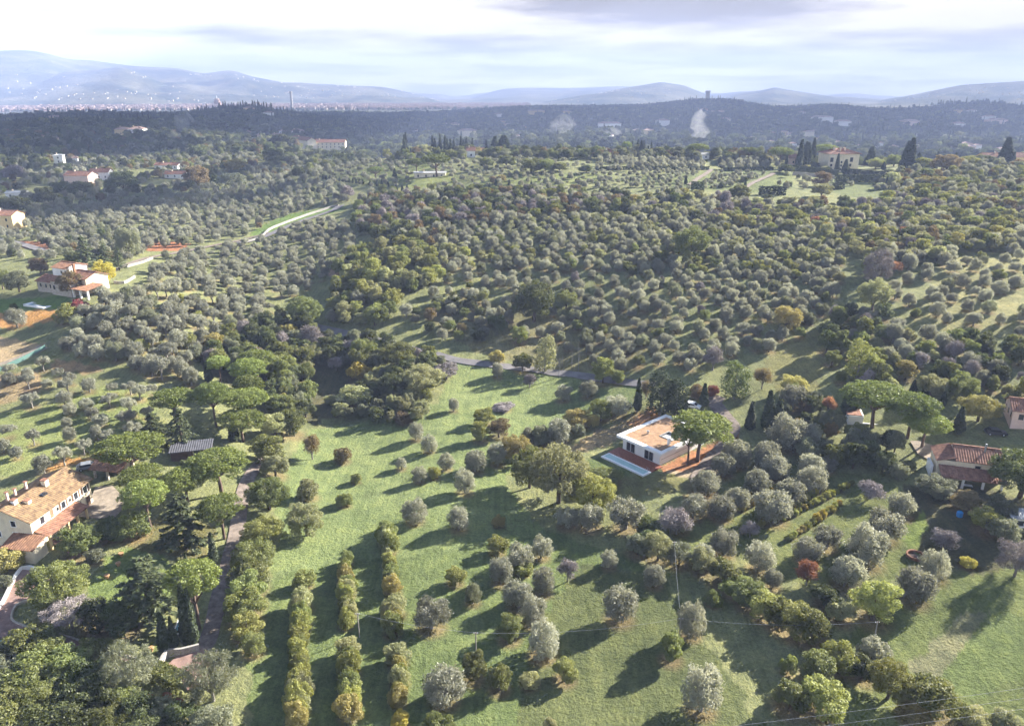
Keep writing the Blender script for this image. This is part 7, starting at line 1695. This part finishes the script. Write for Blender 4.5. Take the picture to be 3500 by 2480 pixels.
# ---------------------------------------------------------------- smoke and haze
def smoke(name, w, pts, R, density, label, seed, col=(.95, .96, .98)):
    """a drifting column: stations (x, y, radius) in photo pixels at one distance"""
    st = []
    for x, y, r in pts:
        X, Y = P(w, x, y); hx, hy, s = ray(X, Y); st.append((Vector((float(hx) * R, float(hy) * R, CAM_Z + float(s) * R)), r * WIN[w][2] * R / (F_PX * 2292 / 1024)))
    mb = MB(); mb.tube([a for a, r in st], [r for a, r in st], 14); mb.f.append(tuple(range(13, -1, -1)))
    m, t, o = mat_base(name + '_volume')
    pv = N(t, 'ShaderNodeVolumePrincipled'); pv.inputs['Color'].default_value = col + (1,); pv.inputs['Anisotropy'].default_value = .3
    pos = N(t, 'ShaderNodeNewGeometry').outputs['Position']
    f = noise(t, .045, 6, .68, pos)
    mr = N(t, 'ShaderNodeMapRange'); mr.inputs[1].default_value = .36; mr.inputs[2].default_value = .74; mr.inputs[3].default_value = 0; mr.inputs[4].default_value = density
    t.links.new(f, mr.inputs[0]); t.links.new(mr.outputs[0], pv.inputs['Density']); t.links.new(pv.outputs[0], o.inputs['Volume'])
    o_ = mb.build(name, m); return tag(o_, label, None, None, 'stuff')
smoke('smoke', 'c', [(85, 1000, 8), (105, 960, 20), (150, 905, 42), (190, 860, 50), (160, 815, 48), (165, 770, 40), (200, 730, 30)], 1150, .03, 'white smoke column rising behind the crest', 1)
smoke('smoke', 'a', [(1075, 918, 5), (1110, 895, 16), (1150, 870, 30), (1180, 830, 44), (1190, 785, 50), (1240, 745, 56)], math.hypot(*atw('a', 1075, 920)[:2]) - 12, .06, 'white smoke rising from the left valley', 2)
smoke('thin_smoke', 'b', [(1330, 960, 30), (1450, 900, 80), (1480, 820, 90), (1440, 760, 60)], 1250, .007, 'thin blue smoke drifting in the middle valley', 3)
smoke('thin_smoke', 'b', [(1700, 960, 40), (1800, 910, 70), (1830, 870, 60), (1850, 850, 30)], 1250, .010, 'thin smoke bank drifting right of the middle valley', 4)
zmin = min(float(GZ.min()), -34.0)
m, t, o = mat_base('haze_air')
pv = N(t, 'ShaderNodeVolumePrincipled'); pv.inputs['Color'].default_value = (.50, .62, 1.0, 1); pv.inputs['Density'].default_value = HAZE; pv.inputs['Anisotropy'].default_value = 0.0
t.links.new(pv.outputs[0], o.inputs['Volume'])
hz_ = MB().box(-12100, 12100, -12100, 12100, zmin - 1.5, 500).build('haze', m)
tag(hz_, 'blue morning haze filling the valleys', None, None, 'stuff')

# ---------------------------------------------------------------- clouds added above the haze, out of view, to shade ridge and left valley
CLOUDM = plain('cloud_white', (.85, .86, .88), .05, .002, 1.0, .05)
def cloud(cx, cy, rx, ry, n, seed, label, rot=0.0):
    g_ = rs(seed); ALT = 900.0
    sh_ = Vector((SUN_DIR.x, SUN_DIR.y)) * (ALT - 10) / SUN_DIR.z  # offset towards the sun so the added cloud shades the given spot
    bm = bmesh.new()
    bmesh.ops.create_icosphere(bm, subdivisions=2, radius=1.0)
    bv = np.array([v.co[:] for v in bm.verts]); bf = [tuple(v.index for v in f_.verts) for f_ in bm.faces]; bm.free()
    mb = MB()
    for k in range(n):
        r = math.sqrt(g_.uniform(0, 1)); t = g_.uniform(0, 6.283)
        u, v = r * math.cos(t) * rx, r * math.sin(t) * ry
        x = cx + sh_.x + u * math.cos(rot) - v * math.sin(rot); y = cy + sh_.y + u * math.sin(rot) + v * math.cos(rot)
        rad = g_.uniform(.7, 1.3) * .19 * math.sqrt(rx * ry) * (1.25 - .6 * r)
        d = bv * (1 + .16 * np.sin(bv[:, :1] * 5 + k) * np.sin(bv[:, 1:2] * 6 + 2 * k) + .1 * np.sin(bv[:, 2:] * 9 + k))
        d = d * np.array([rad, rad, rad * .42]) + np.array([x, y, ALT + g_.uniform(-20, 40)])
        mb.add(d.tolist(), bf)
    o_ = mb.build('cloud', CLOUDM, None, True); return tag(o_, label, None, None, 'stuff')
cloud(1250, 2650, 2400, 1250, 280, 1, 'large flat cloud high over the blue ridge', .1)
cloud(-900, 1250, 700, 700, 90, 2, 'flat cloud high over the left valley', .2)
cloud(-330, 500, 190, 120, 30, 3, 'small cloud puff high over the olive plateau', .3)
